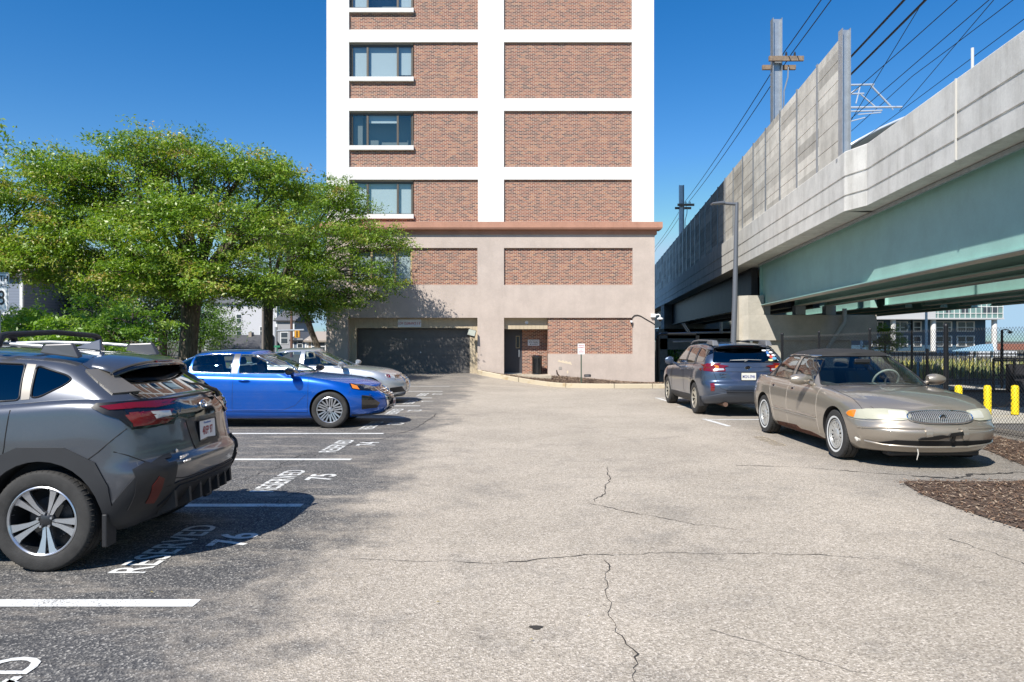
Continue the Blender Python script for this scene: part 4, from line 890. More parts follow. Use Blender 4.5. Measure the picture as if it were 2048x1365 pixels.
house('clapboard_house', 'grey house with a white side wall seen between the two thinner trunks', 'house', PX(553, 100), PX(588, 100), 100, 9, -.5, PZ(640, 100), siding('grey_siding', (.34, .34, .35)), mat('roof_grey', (.12, .12, .13)), 1.4, [(PX(569, 100), PZ(677, 100), .9, 1.5)])
house('blue_house', 'small dark blue roofed house beside the traffic signal', 'house', PX(586, 85), PX(612, 85), 85, 8, -.5, PZ(679, 85), siding('blue_siding', (.12, .17, .24)), mat('roof_slate', (.05, .055, .065), .9), .9, [(PX(600, 85), PZ(688, 85), .5, .9)])
house('stone_building', 'tan stone building between the last trunk and the tower', 'building', PX(615, 75), PX(660, 75), 75, 9, -.5, PZ(680, 75), mat('stone_tan', (.44, .37, .29), .85, var=.15), mat('roof_tan', (.36, .31, .26), .9), .9, [(PX(631, 75), PZ(694, 75), .7, 1.0), (PX(643, 75), PZ(694, 75), .7, 1.0)])
house('clapboard_house', 'tall slate blue clapboard house at the left edge behind the signs', 'house', PX(-120, 45), PX(44, 45), 45, 10, -.5, PZ(548, 45), siding('slate_siding', (.20, .23, .29), .18), mat('roof_grey', (.12, .12, .13)), 1.8, [(PX(24, 45), PZ(655, 45), .9, 1.6)], ridge='x')
house('clapboard_house', 'narrow dark blue clapboard house seen through the gap left of the main tree', 'house', PX(44, 52), PX(84, 52), 52, 9, -.5, PZ(566, 52), siding('slate_siding_dark', (.10, .125, .19), .18), mat('roof_grey', (.12, .12, .13)), 1.2, [(PX(65, 52), PZ(588, 52), .28, .75), (PX(75, 52), PZ(590, 52), .28, .75), (PX(54, 52), PZ(592, 52), .25, 1.1)])
house('clapboard_house', 'lower blue grey house wing right of the narrow dark blue house', 'house', PX(84, 54), PX(104, 54), 54, 9, -.5, PZ(590, 54), siding('slate_siding_mid', (.19, .22, .27), .18), mat('roof_grey', (.12, .12, .13)), 1.0, [(PX(92, 54), PZ(617, 54), .3, .9)])
# route signs
e = empty('route_sign', (0, 0, 0), 0, 'white route signs at the left edge, TH above an 8', 'road sign'); RY = 17.7
for cx, cz, w_, h_2, t, s, xs in ((PX(18, RY)-.305, PZ(558.5, RY), .61, .305, 'NORTH', .20, .80), (PX(17, RY)-.38, PZ(598, RY), .76, .61, '128', .50, .80)):
    M = FM(cx, RY, cz); b = MB(); b.prism(rounded([(-w_/2, -h_2/2), (w_/2, -h_2/2), (w_/2, h_2/2), (-w_/2, h_2/2)], .04), -.008, 0, M); bo = b.build('sign_board', sg_w, e)
    a, c = w_/2-.02, h_2/2-.02; rp = rounded([(-a, -c), (a, -c), (a, c), (-a, c)], .035, 4); b = MB(); b.tube([M @ Vector((u, v, 0)) for u, v in rp+[rp[0]]], .006, 4); b.build('sign_border', ink_k, bo)
    text_obj('sign_lettering', t, s, ink_k, bo, M @ Matrix.Translation((0, 0, .002)), .002, xs, .004)
q = MB(); q.box(PX(-3, RY)-.03, PX(-3, RY)+.03, RY+.01, RY+.05, 0, PZ(545, RY)); q.build('post', galv, e)
# traffic signal on a mast arm, utility poles
e = empty('traffic_signal', (0, 0, 0), 0, 'yellow traffic signal hanging from a grey mast arm beyond the trees', 'traffic light'); TY = 60.0
q = MB(); q.cyl((PX(552, TY), TY, 0), (PX(552, TY), TY, PZ(655, TY)), .11, 10); q.build('mast', galv, e); q = MB(); q.cyl((PX(552, TY), TY, PZ(663, TY)), (PX(608, TY), TY, PZ(661, TY)), .09, 8); q.build('mast_arm', galv, e)
q = MB(); q.box(PX(595, TY)-.2, PX(595, TY)+.2, TY-.15, TY+.1, PZ(676, TY), PZ(662, TY)); hd = q.build('signal_head', mat('signal_yellow', (.62, .30, .02), .5), e)
for k in range(3): q = MB(); q.cyl((PX(595, TY), TY-.17, PZ(665+k*4, TY)), (PX(595, TY), TY-.14, PZ(665+k*4, TY)), .07, 10); q.build('signal_lens', mat('signal_dark', (.03, .02, .02), .3), hd)
for px, Y, pt, lb in ((583, 70, 610, 'brown timber utility pole beyond the second trunk'), (526, 75, 590, 'grey utility pole standing in front of the clapboard house'), (392, 70, 650, 'short grey utility pole just right of the main trunk'), (318, 60, 640, 'dark utility pole left of the main trunk')):
    q = MB(); q.cyl((PX(px, Y), Y, -.2), (PX(px, Y), Y, PZ(pt, Y)), .14, 8, .11); tag(q.build('utility_pole', mat('pole_brown', (.14, .08, .06), .85) if px == 583 else mat('pole_grey', (.20, .18, .16), .85)), lb, 'utility pole')
q = MB(); q.box(PX(548, 40), PX(560, 40), 40, 40.03, PZ(696, 40), PZ(692, 40)); q.box(PX(554, 40)-.02, PX(554, 40)+.02, 40.03, 40.06, 0, PZ(692, 40)); tag(q.build('street_name_sign', mat('sign_green', (.03, .22, .12), .5)), 'small green street sign just above the roof of the silver saloon', 'sign')
# ---------------------------------------------------------------- trees
locust = leaf_mat('locust_leaves', [(.045, .095, .010), (.10, .19, .018), (.165, .28, .028), (.25, .37, .045), (.37, .43, .08), (.42, .32, .12)], .32)
maple = leaf_mat('sapling_leaves', [(.07, .15, .02), (.14, .26, .035), (.22, .36, .05), (.30, .40, .08)], .42)
darkl = leaf_mat('dark_leaves', [(.012, .03, .008), (.025, .055, .012), (.04, .08, .018)], .25)
barkm, nt_, b_, tc_ = base_mat('bark')
mp_ = N(nt_, 'ShaderNodeMapping'); mp_.inputs['Scale'].default_value = (1, 1, .16); nt_.links.new(tc_.outputs['Object'], mp_.inputs[0])
nz_ = noise_out(nt_, mp_.outputs[0], 22, 6, .75); nt_.links.new(ramp(nt_, nz_, [(.35, (.025, .02, .016)), (.5, (.10, .083, .062)), (.68, (.20, .165, .12))]), b_.inputs['Base Color']); b_.inputs['Roughness'].default_value = .95
bp_ = N(nt_, 'ShaderNodeBump'); bp_.inputs['Strength'].default_value = 1; bp_.inputs['Distance'].default_value = .03; nt_.links.new(nz_, bp_.inputs['Height']); nt_.links.new(bp_.outputs[0], b_.inputs['Normal'])
def leaf_cloud(name, sprays, per, size, m, parent, seed, droop=.55, spread=.42, tone=.45, flat=.35):
    """sprays: (x,y,z, outward dir, scale). Leaves hang in feathery tufts round each spray tip."""
    r = np.random.default_rng(seed); S = np.array([s[:3] for s in sprays]); D = np.array([s[3:6] for s in sprays]); sc = np.array([s[6] for s in sprays]); n = len(S)
    idx = np.repeat(np.arange(n), per); N_ = len(idx)
    t = r.random(N_)**.7
    off = r.normal(0, 1, (N_, 3))*np.array([1, 1, flat])*spread*.55
    along = D[idx]*(t[:, None]-.35)*spread*1.9
    P = S[idx]+(along+off)*sc[idx][:, None]
    P[:, 2] -= droop*(np.hypot(off[:, 0], off[:, 1])**2+(t*spread)**2*1.3)*sc[idx]
    nrm = r.normal(0, 1, (N_, 3))*.75+np.array([0, 0, .75])+D[idx]*.35; nrm /= np.linalg.norm(nrm, axis=1)[:, None]
    a = r.normal(0, 1, (N_, 3)); a -= nrm*(a*nrm).sum(1)[:, None]; a /= np.linalg.norm(a, axis=1)[:, None]; b = np.cross(nrm, a)
    L = size*r.uniform(.6, 1.35, N_)[:, None]; W = L*r.uniform(.30, .5, N_)[:, None]
    V = np.stack([P-a*L, P-b*W+a*L*.1, P+a*L-nrm*L*.35, P+b*W+a*L*.1], 1).reshape(-1, 3)
    me = bpy.data.meshes.new(name); me.vertices.add(N_*4); me.vertices.foreach_set('co', V.ravel().astype(np.float32))
    me.loops.add(N_*4); me.loops.foreach_set('vertex_index', np.arange(N_*4, dtype=np.int32)); me.polygons.add(N_); me.polygons.foreach_set('loop_start', np.arange(0, N_*4, 4, dtype=np.int32))
    me.update(); at = me.attributes.new('tone', 'FLOAT', 'FACE')
    st = r.normal(0, .15, n); st[r.random(n) < .05] += .45; st += .10*np.sin(S[:, 0]*2.1+S[:, 2]*1.7)*np.cos(S[:, 1]*1.9+S[:, 2]); st = st[idx]; tn = np.clip(tone+st+r.normal(0, .13, N_), 0, 1).astype(np.float32); at.data.foreach_set('value', tn)
    return link(name, me, m, parent)
def blob_sprays(blobs, seed, base, dens=1.0, inner=.2):
    r = random.Random(seed); out = []
    full = []
    for (cx, cy, cz, rx, ry, rz) in blobs:
        full.append((cx, cy, cz, rx*.70, ry*.70, rz*.72))
        for k in range(6):
            u = Vector((r.gauss(0, 1), r.gauss(0, 1)-.4, r.gauss(0, .8)+.1)).normalized(); s_ = r.uniform(.30, .50); full.append((cx+u.x*rx*.78, cy+u.y*ry*.78, cz+u.z*rz*.85, rx*s_, ry*s_, rz*s_*.9))
    for (cx, cy, cz, rx, ry, rz) in full:
        area = 4*math.pi*((rx*ry)**1.6/3+(rx*rz)**1.6/3+(ry*rz)**1.6/3)**(1/1.6); n = int(area*dens)
        for k in range(n):
            u = Vector((r.gauss(0, 1), r.gauss(0, 1), r.gauss(0, 1))).normalized()
            if u.z < -.2 and r.random() < .35: u.z *= -1
            q = 1+.12*mnoise.noise((u.x*2+cx, u.y*2+cy, u.z*2+cz))*2
            q *= (.5+.45*r.random()) if r.random() < inner else r.uniform(.86, 1.08)
            p = Vector((cx+u.x*rx*q, cy+u.y*ry*q, cz+u.z*rz*q)); d = Vector((u.x, u.y, u.z*.35+.15)).normalized()
            out.append((*p, *d, r.uniform(.7, 1.35)))
    return out
def tree(name, label, x, y, h0, r0, blobs, per=78, size=.057, m=None, seed=1, dens=2.0, group=None, spread=.36, tone=.47, lean=0.0, inner=.12, forks=True, cat='tree', z=0):
    e = empty(name, (x, y, z), 0, label, cat, group); r = random.Random(seed); t = MB()
    t.tube([(0, 0, -.15), (lean*.02, 0, .12), (lean*.05, 0, h0*.35), (lean*.6, 0, h0*.7), (lean, 0, h0)], [r0*1.35, r0*1.05, r0*.92, r0*.90, r0*1.0], 14)
    for i, (cx, cy, cz, rx, ry, rz) in enumerate(blobs):
        tip = Vector((cx-x, cy-y, cz-z-rz*.05)); a = Vector((lean, 0, h0*r.uniform(.86, 1.0))); rb = max(.03, r0*.55*r.uniform(.6, 1.0)); pts = []
        for k in range(8):
            s = k/7; p = a.lerp(tip, s); p.z += math.sin(math.pi*s)*.12*(tip-a).length*(.6 if i % 2 else 1); p += Vector((mnoise.noise((s*3+i, 1, seed)), mnoise.noise((s*3, i, seed+5)), 0))*.35*math.sin(math.pi*s); pts.append(p)
        t.tube(pts, [rb*(1-.82*k/7) for k in range(8)], 7)
        for k in range(7):   # twigs
            s0 = pts[r.randrange(3, 8)]; u = Vector((r.gauss(0, 1), r.gauss(0, 1), abs(r.gauss(0, .7)))).normalized(); e1 = Vector((cx-x+u.x*rx*.8, cy-y+u.y*ry*.8, cz-z+u.z*rz*.8)); mid = s0.lerp(e1, .5)+Vector((0, 0, .12)); t.tube([s0, mid, e1], [.028, .02, .008], 5)
    t.build('trunk', barkm, e, smooth=60)
    sp = [(a-x, b-y, c-z, d, f, g, s) for a, b, c, d, f, g, s in blob_sprays(blobs, seed, None, dens, inner)]
    leaf_cloud('crown', sp, per, size, m or locust, e, seed, spread=spread, tone=tone); return e
def bl(Y, lst):
    """blobs given as (photo x, photo y, depth offset, radius in m x, depth, z)"""
    return [(PX(px, Y+dy), Y+dy, PZ(py, Y+dy), rx, ry, rz) for px, py, dy, rx, ry, rz in lst]
gname = 'honey locust trees along the verge'
TA, TB_, TC_, TD = 25.0, 31.0, 38.0, 24.0
tree('shade_tree', 'largest spreading tree with the thick trunk behind the blue saloon', PX(375, TA), TA, 3.2, .33, bl(TA, [
    (350, 330, 0, 1.7, 1.7, 1.15), (250, 345, -.5, 1.6, 1.6, 1.15), (450, 365, 0, 1.5, 1.7, 1.1), (540, 385, .5, 1.3, 1.5, .95), (150, 365, 0, 1.5, 1.6, 1.0), (95, 410, -.5, 1.3, 1.5, 1.0),
    (300, 430, -1.8, 1.8, 1.3, 1.0), (420, 450, -1.8, 1.7, 1.3, .95), (520, 475, -1.3, 1.5, 1.3, .85), (190, 470, -1.5, 1.6, 1.3, .9), (250, 530, -1.2, 1.6, 1.4, .75), (350, 520, -2.2, 1.3, 1.1, .7),
    (460, 545, -1.8, 1.5, 1.2, .65), (550, 570, -1.2, 1.1, 1.0, .5), (130, 530, -1, 1.5, 1.3, .7), (380, 400, 1.8, 2.0, 1.5, 1.2), (240, 440, 1.8, 2.0, 1.5, 1.2), (500, 450, 1.8, 1.6, 1.5, 1.1), (590, 440, 0, 1.0, 1.2, .9), (60, 480, 0, 1.2, 1.3, .9), (110, 345, 0, 1.1, 1.2, .75), (190, 335, 0, 1.1, 1.2, .75), (490, 335, 0, 1.1, 1.2, .75), (565, 365, .3, 1.0, 1.1, .7), (300, 300, 0, 1.1, 1.2, .7), (390, 300, 0, 1.1, 1.2, .75), (330, 575, -1.5, 1.3, 1.1, .6), (420, 585, -1.0, 1.3, 1.1, .5), (200, 570, -1, 1.3, 1.1, .6), (510, 590, -.8, 1.2, 1.0, .5), (280, 555, -2.6, 1.3, 1.0, .65), (390, 560, -2.8, 1.3, 1.0, .65), (470, 575, -2.2, 1.2, 1.0, .6), (350, 480, -2.8, 1.5, 1.0, .8)]), seed=11, group=gname, lean=.15)
tree('shade_tree', 'second tree from the tower, its crown reaching across the garage corner', PX(537, TB_), TB_, 3.4, .20, bl(TB_, [
    (600, 410, 0, 1.6, 1.5, 1.0), (670, 405, 0, 1.3, 1.3, .85), (640, 470, -1, 1.7, 1.3, .9), (720, 470, .2, 1.5, 1.2, .8), (765, 480, .2, 1.1, 1.0, .65), (700, 540, -.5, 1.5, 1.2, .8), (760, 565, 0, 1.0, 1.0, .65),
    (540, 470, 0, 1.7, 1.5, 1.0), (600, 560, -.5, 1.6, 1.3, .7), (520, 570, 0, 1.3, 1.3, .6), (660, 590, 0, 1.2, 1.2, .55), (690, 430, .8, 1.2, 1.2, .8), (620, 500, 1, 1.8, 1.3, 1.0), (720, 600, 0, 1.0, 1.0, .45), (580, 605, 0, 1.3, 1.2, .5), (640, 615, -.4, 1.1, 1.0, .45), (800, 500, .3, .6, .7, .4), (700, 395, .5, .8, .9, .5)]), seed=23, group=gname, dens=2.0, tone=.42)
tree('shade_tree', 'slim leaning tree closest to the tower wall', PX(641, TC_), TC_, 2.9, .17, bl(TC_, [
    (610, 600, 0, 1.9, 1.5, .9), (560, 560, 0, 1.9, 1.5, 1.2), (640, 560, -1.5, 1.6, 1.2, 1.0), (560, 480, 0, 2.2, 1.8, 1.6), (630, 490, -1, 1.8, 1.4, 1.5)]), seed=31, group=gname, lean=-.75, tone=.3)
tree('shade_tree', 'yellow green tree crown at the left edge above the road signs', PX(-30, TD), TD, 3.2, .26, bl(TD, [
    (60, 390, 0, 1.6, 1.5, 1.1), (-40, 400, 0, 1.7, 1.6, 1.2), (30, 470, -.8, 1.6, 1.3, 1.0), (100, 510, -.6, 1.4, 1.2, .8), (-60, 500, -.5, 1.7, 1.4, 1.0), (30, 540, -1, 1.4, 1.1, .6), (150, 440, 0, 1.2, 1.2, .9)]), seed=41, group=gname, tone=.56)
tree('shade_tree', 'tree outside the left edge, one leafy branch tip in view against the sky', -15.8, 16.2, 3.4, .24, [(-12.9, 16.2, 6.2, .9, .9, .35), (-11.75, 16.0, 6.35, .45, .5, .28), (-14.6, 16.2, 6.8, 1.5, 1.5, .9), (-16.6, 16.4, 7, 1.6, 1.6, 1.0)], seed=43, group=gname, tone=.3)
# saplings in front of the houses
for i, (px, py, Y, rx, rz, lb) in enumerate(((35, 655, 19, .95, .55, 'bright green sapling lowest at the left edge below the route signs'), (75, 640, 19.5, .5, .38, 'small light green sapling beside the slate blue house corner'), (150, 665, 18.5, .9, .5, 'bright green sapling above the roof rack of the grey crossover'), (195, 632, 20, .8, .5, 'light green sapling left of centre among the shrubs'), (265, 645, 19.5, .85, .65, 'bright green sapling just left of the main trunk'), (225, 675, 18.8, .9, .45, 'low bright green sapling near the grey crossover spoiler'))):
    x = PX(px, Y); z = PZ(py, Y)
    tree('sapling', lb, x, Y, max(.6, z-rz*.8), .035, [(x, Y, z, rx, .8, rz), (x-.45, Y-.2, z-.35, rx*.7, .6, rz*.6), (x+.45, Y, z-.3, rx*.7, .6, rz*.6)], per=60, size=.055, m=maple, seed=60+i, dens=3.2, group='bright green saplings on the verge', spread=.24, tone=.55)
# darker trees further off
for i, (px, py, Y, rx, rz, lb) in enumerate(((185, 585, 62, 2.7, 3.2, 'dark tree behind the saplings, left one'), (255, 575, 50, 3.0, 2.9, 'dark tree filling the gap left of the main trunk'), (330, 600, 52, 2.2, 2.4, 'dark tree right behind the main trunk'), (400, 640, 75, 3.0, 3.4, 'mid green tree between the trunk and the clapboard house'), (140, 540, 72, 3.0, 3.4, 'tall dark tree behind the blue houses'))):
    x = PX(px, Y); z = PZ(py, Y)
    tree('background_tree', lb, x, Y, max(.8, z-rz), .16, [(x, Y, z, rx, rx, rz), (x-rx*.5, Y, z-rz*.4, rx*.7, rx*.7, rz*.6), (x+rx*.5, Y, z-rz*.35, rx*.7, rx*.7, rz*.6)], per=42, size=.11, m=darkl if i != 3 else maple, seed=80+i, dens=1.0, group='trees beyond the verge', spread=.7, tone=.35)
tree('street_tree', 'young bright tree before the blue building under the viaduct', PX(1770, 48), 48, 1.6, .07, bl(48, [(1772, 668, 0, .9, .8, .6), (1765, 690, 0, 1.0, .8, .6), (1785, 690, 0, .8, .8, .5)]), per=50, size=.06, m=maple, seed=90, dens=3, spread=.3, tone=.5)
tree('street_tree', 'dark shrub tree under the far span beyond the estate car', PX(1350, 60), 60, 1.0, .08, bl(60, [(1350, 705, 0, 1.2, 1, .9), (1340, 715, 0, 1, 1, .7)]), per=50, size=.08, m=maple, seed=91, dens=2, spread=.4, tone=.3)
# bare shrub by the trunk and low hedge
bt = MB(); r9 = random.Random(2); bx0, by0 = PX(330, 26), 26
for k in range(60):
    a = r9.uniform(0, 6.28); h = r9.uniform(.9, 2.2); d = r9.uniform(.1, .75); bt.tube([(bx0, by0, .1), (bx0+d*.35*math.cos(a), by0+d*.35*math.sin(a), h*.5), (bx0+d*math.cos(a), by0+d*math.sin(a), h)], [.012, .009, .004], 4)
tag(bt.build('bare_shrub', mat('twig_tan', (.26, .16, .09), .9)), 'bare brown twiggy shrub left of the main trunk', 'shrub')
hd_ = leaf_cloud('hedge', [(PX(310, 20)+i*.16-2.4+r9.uniform(-.1, .1), 20+r9.uniform(-.3, .3), .55+r9.uniform(-.35, .35), 0, 0, 1, 1) for i in range(44) for _ in range(9)], 34, .035, maple, None, 77, spread=.16, tone=.6)
tag(hd_, 'low clipped yellow green hedge below the main trunk', 'hedge')
# distant treeline
def treeline(pts, label, seed, Y0, m=darkl):
    r = random.Random(seed); sp = []
    for px0, px1, py in pts:
        for k in range(int((PX(px1, Y0)-PX(px0, Y0))*3.0)):
            px = r.uniform(px0, px1); Yv = Y0+r.uniform(-4, 6); top = PZ(py+r.uniform(-3, 6)+6*mnoise.noise((px*.03, 1, seed)), Y0); z = r.uniform(-.5, top); sp.append((PX(px, Y0), Yv, z, 0, 0, 1, 1.0))
    o = leaf_cloud('distant_trees', sp, 26, .30, m, None, seed, spread=1.3, tone=.5); return tag(o, kind='stuff')
treeline([(-300, 420, 625), (560, 700, 672)], 'x', 5, 135)
treeline([(1320, 1520, 690), (1990, 2400, 706)], 'x', 6, 190)
# ---------------------------------------------------------------- car building
def curve(tab):
    """smooth monotone interpolation through (x, y) pairs"""
    xs = [p[0] for p in tab]; ys = [p[1] for p in tab]; n = len(xs)
    if n == 1: return lambda x: ys[0]
    d = [(ys[i+1]-ys[i])/(xs[i+1]-xs[i]) for i in range(n-1)]
    m = [d[0]]+[0 if d[i-1]*d[i] <= 0 else 2*d[i-1]*d[i]/(d[i-1]+d[i]) for i in range(1, n-1)]+[d[-1]]
    def f(x):
        if x <= xs[0]: return ys[0]
        if x >= xs[-1]: return ys[-1]
        i = max(k for k in range(n-1) if xs[k] <= x); h = xs[i+1]-xs[i]; t = (x-xs[i])/h
        return (2*t**3-3*t*t+1)*ys[i]+(t**3-2*t*t+t)*h*m[i]+(-2*t**3+3*t*t)*ys[i+1]+(t**3-t*t)*h*m[i+1]
    return f
def loft(F, R, W, zb, ze, zc, cf, nf, cr, nr, plan=((0, 1),), NS=56, NA=14, L=26, K=9, p=2.3, bulge=None):
    F, R, W, zb, ze, zc, plan = [curve(t) for t in (F, R, W, zb, ze, zc, plan)]
    def outline(v):
        f, r, pts = F(v), R(v), []
        for j in range(NA+1):
            th = math.pi/2*(1-j/NA); pts.append((r+cr*(1-math.sin(th)**(2/nr)), math.cos(th)**(2/nr)))
        for j in range(1, NS): pts.append((r+cr+(f-cf-r-cr)*j/NS, 1.0))
        for j in range(NA+1):
            th = math.pi/2*j/NA; pts.append((f-cf*(1-math.sin(th)**(2/nf)), math.cos(th)**(2/nf)))
        return pts
    rows = []
    o0 = outline(0)
    for k in range(5): rows.append([(x, W(0)*y*plan(x)*k/5, zb(x)) for x, y in o0])
    for l in range(L+1):
        v = l/L; row = []
        for x, y in outline(v):
            z = zb(x)+(ze(x)-zb(x))*v; yy = W(v)*y*plan(x)
            if bulge: yy += bulge(x, z)*y
            row.append((x, yy, z))
        rows.append(row)
    o1 = rows[-1]
    for k in range(1, K+1):
        q = math.cos(math.pi/2*k/K) if k < K else 0
        rows.append([(x, y*q, z+(zc(x)-ze(x))*(1-q**p)) for x, y, z in o1])
    bm = bmesh.new(); n = len(rows[0])
    for sgn in (1, -1):
        V = [[bm.verts.new((x, sgn*y, z)) for x, y, z in r] for r in rows]
        for i in range(len(rows)-1):
            for j in range(n-1):
                q = [V[i][j], V[i+1][j], V[i+1][j+1], V[i][j+1]]
                bm.faces.new(q if sgn > 0 else q[::-1])
    bmesh.ops.remove_doubles(bm, verts=bm.verts, dist=2e-4)
    bmesh.ops.dissolve_degenerate(bm, dist=1e-5, edges=bm.edges)
    bmesh.ops.recalc_face_normals(bm, faces=bm.faces)
    return bm
class Surf:
    """reference surface: smooth normals and ray casting"""
    def __init__(s, bms):
        s.v = []; s.n = []; s.t = []
        for bm in bms:
            bm.normal_update(); b = len(s.v); bm.verts.index_update()
            s.v += [v.co.copy() for v in bm.verts]; s.n += [v.normal.copy() for v in bm.verts]
            for f in bm.faces:
                ids = [b+v.index for v in f.verts]
                for k in range(1, len(ids)-1): s.t.append((ids[0], ids[k], ids[k+1]))
        s.bvh = BVHTree.FromPolygons(s.v, s.t)
    def normal(s, co, i):
        a, b, c = s.t[i]; A, B, D = s.v[a], s.v[b], s.v[c]
        n = (B-A).cross(D-A); ar = n.length or 1e-9
        wa = (B-co).cross(D-co).length/ar; wb = (D-co).cross(A-co).length/ar; wc = max(0, 1-wa-wb)
        return (s.n[a]*wa+s.n[b]*wb+s.n[c]*wc).normalized()
    def hit(s, uv, ax, sg):
        if ax == 'y': o, d = Vector((uv[0], sg*3, uv[1])), Vector((0, -sg, 0))
        elif ax == 'x': o, d = Vector((sg*5, uv[0], uv[1])), Vector((-sg, 0, 0))
        else: o, d = Vector((uv[0], uv[1], 4)), Vector((0, 0, -1))
        h = s.bvh.ray_cast(o, d)
        if h[0] is None: 
            q = o+d*(2.2 if ax == 'y' else 2.9 if ax == 'x' else 3); h = s.bvh.find_nearest(q)
        return h[0], s.normal(h[0], h[2])
def uvof(co, ax): return (co.x, co.z) if ax == 'y' else (co.y, co.z) if ax == 'x' else (co.x, co.y)
def cut(bm, P, ax, sg, thr=.08):
    """slice bm along polygon P (seen along ax from side sg); returns faces inside"""
    axv = Vector((0, 1, 0)) if ax == 'y' else Vector((1, 0, 0)) if ax == 'x' else Vector((0, 0, 1))
    ai = 'xyz'.index(ax)
    us = [p[0] for p in P]; vs_ = [p[1] for p in P]; lo = (min(us)-.01, min(vs_)-.01); hi = (max(us)+.01, max(vs_)+.01)
    def facing(f): return f.normal[ai]*sg > thr
    for i in range(len(P)):
        a, b = P[i], P[(i+1) % len(P)]
        e = (min(a[0], b[0])-.004, min(a[1], b[1])-.004, max(a[0], b[0])+.004, max(a[1], b[1])+.004)
        fs = []
        for f in bm.faces:
            if not facing(f): continue
            q = [uvof(v.co, ax) for v in f.verts]
            if max(t[0] for t in q) < e[0] or min(t[0] for t in q) > e[2] or max(t[1] for t in q) < e[1] or min(t[1] for t in q) > e[3]: continue
            fs.append(f)
        if not fs: continue
        pa = Vector((a[0], 0, a[1])) if ax == 'y' else Vector((0, a[0], a[1])) if ax == 'x' else Vector((a[0], a[1], 0))
        pb = Vector((b[0], 0, b[1])) if ax == 'y' else Vector((0, b[0], b[1])) if ax == 'x' else Vector((b[0], b[1], 0))
        if (pb-pa).length < 1e-6: continue
        no = (pb-pa).cross(axv).normalized()
        ed = {x for f in fs for x in f.edges}; ve = {x for f in fs for x in f.verts}
        bmesh.ops.bisect_plane(bm, geom=list(fs)+list(ed)+list(ve), dist=1e-5, plane_co=pa, plane_no=no)
        bm.normal_update()
    out = []
    for f in bm.faces:
        if not facing(f): continue
        u, v = uvof(f.calc_center_median(), ax)
        if lo[0] <= u <= hi[0] and lo[1] <= v <= hi[1] and inpoly(u, v, P): out.append(f)
    return out
def pull(bm, faces):
    """move faces out of bm into a new bmesh"""
    nb = bmesh.new(); mp = {}
    for f in faces:
        nf = nb.faces.new([mp.setdefault(v, None) or mp.__setitem__(v, nb.verts.new(v.co)) or mp[v] for v in f.verts]); nf.material_index = f.material_index
    bmesh.ops.delete(bm, geom=faces, context='FACES'); nb.normal_update(); return nb
def finish(name, bm, m, parent, surf=None, push=0.0, thick=0.0, sharp=35):
    """bmesh -> object, with normals taken from the reference surface"""
    if surf: surf = surf.c if name in ('cabin', 'side_window', 'windshield', 'rear_window', 'vinyl_roof') else surf.b
    if push or thick:
        nor = {}
        for v in bm.verts:
            h = surf.bvh.find_nearest(v.co); nor[v] = surf.normal(h[0], h[2])
        for v in bm.verts: v.co += nor[v]*push
        if thick:
            top = list(bm.faces); r = bmesh.ops.duplicate(bm, geom=list(bm.verts)+list(bm.edges)+top)
            vm = r['vert_map']
            be = [e for e in bm.edges if e.is_boundary and all(v in nor for v in e.verts)]
            for v in list(nor): vm[v].co -= nor[v]*thick
            for e in be:
                a, b = e.verts; l = e.link_loops[0]
                if l.vert is a: a, b = b, a
                try: bm.faces.new((a, b, vm[b], vm[a]))
                except ValueError: pass
            for f in r['geom']:
                if isinstance(f, bmesh.types.BMFace): f.normal_flip()
            bm.normal_update()
    me = bpy.data.meshes.new(name); bm.to_mesh(me); bm.free()
    me.shade_smooth()
    if surf:
        me.set_sharp_from_angle(angle=R_(sharp))
        base = [c.vector.copy() for c in me.corner_normals]; out = []
        for pl in me.polygons:
            for li in pl.loop_indices:
                co = me.vertices[me.loops[li].vertex_index].co; h = surf.bvh.find_nearest(co, .03)
                if h[0] is not None:
                    n = surf.normal(h[0], h[2])
                    if n.dot(pl.normal) > .85: out.append(n); continue
                out.append(base[li])
        me.normals_split_custom_set(out)
    else: me.set_sharp_from_angle(angle=R_(sharp))
    return link(name, me, m, parent)
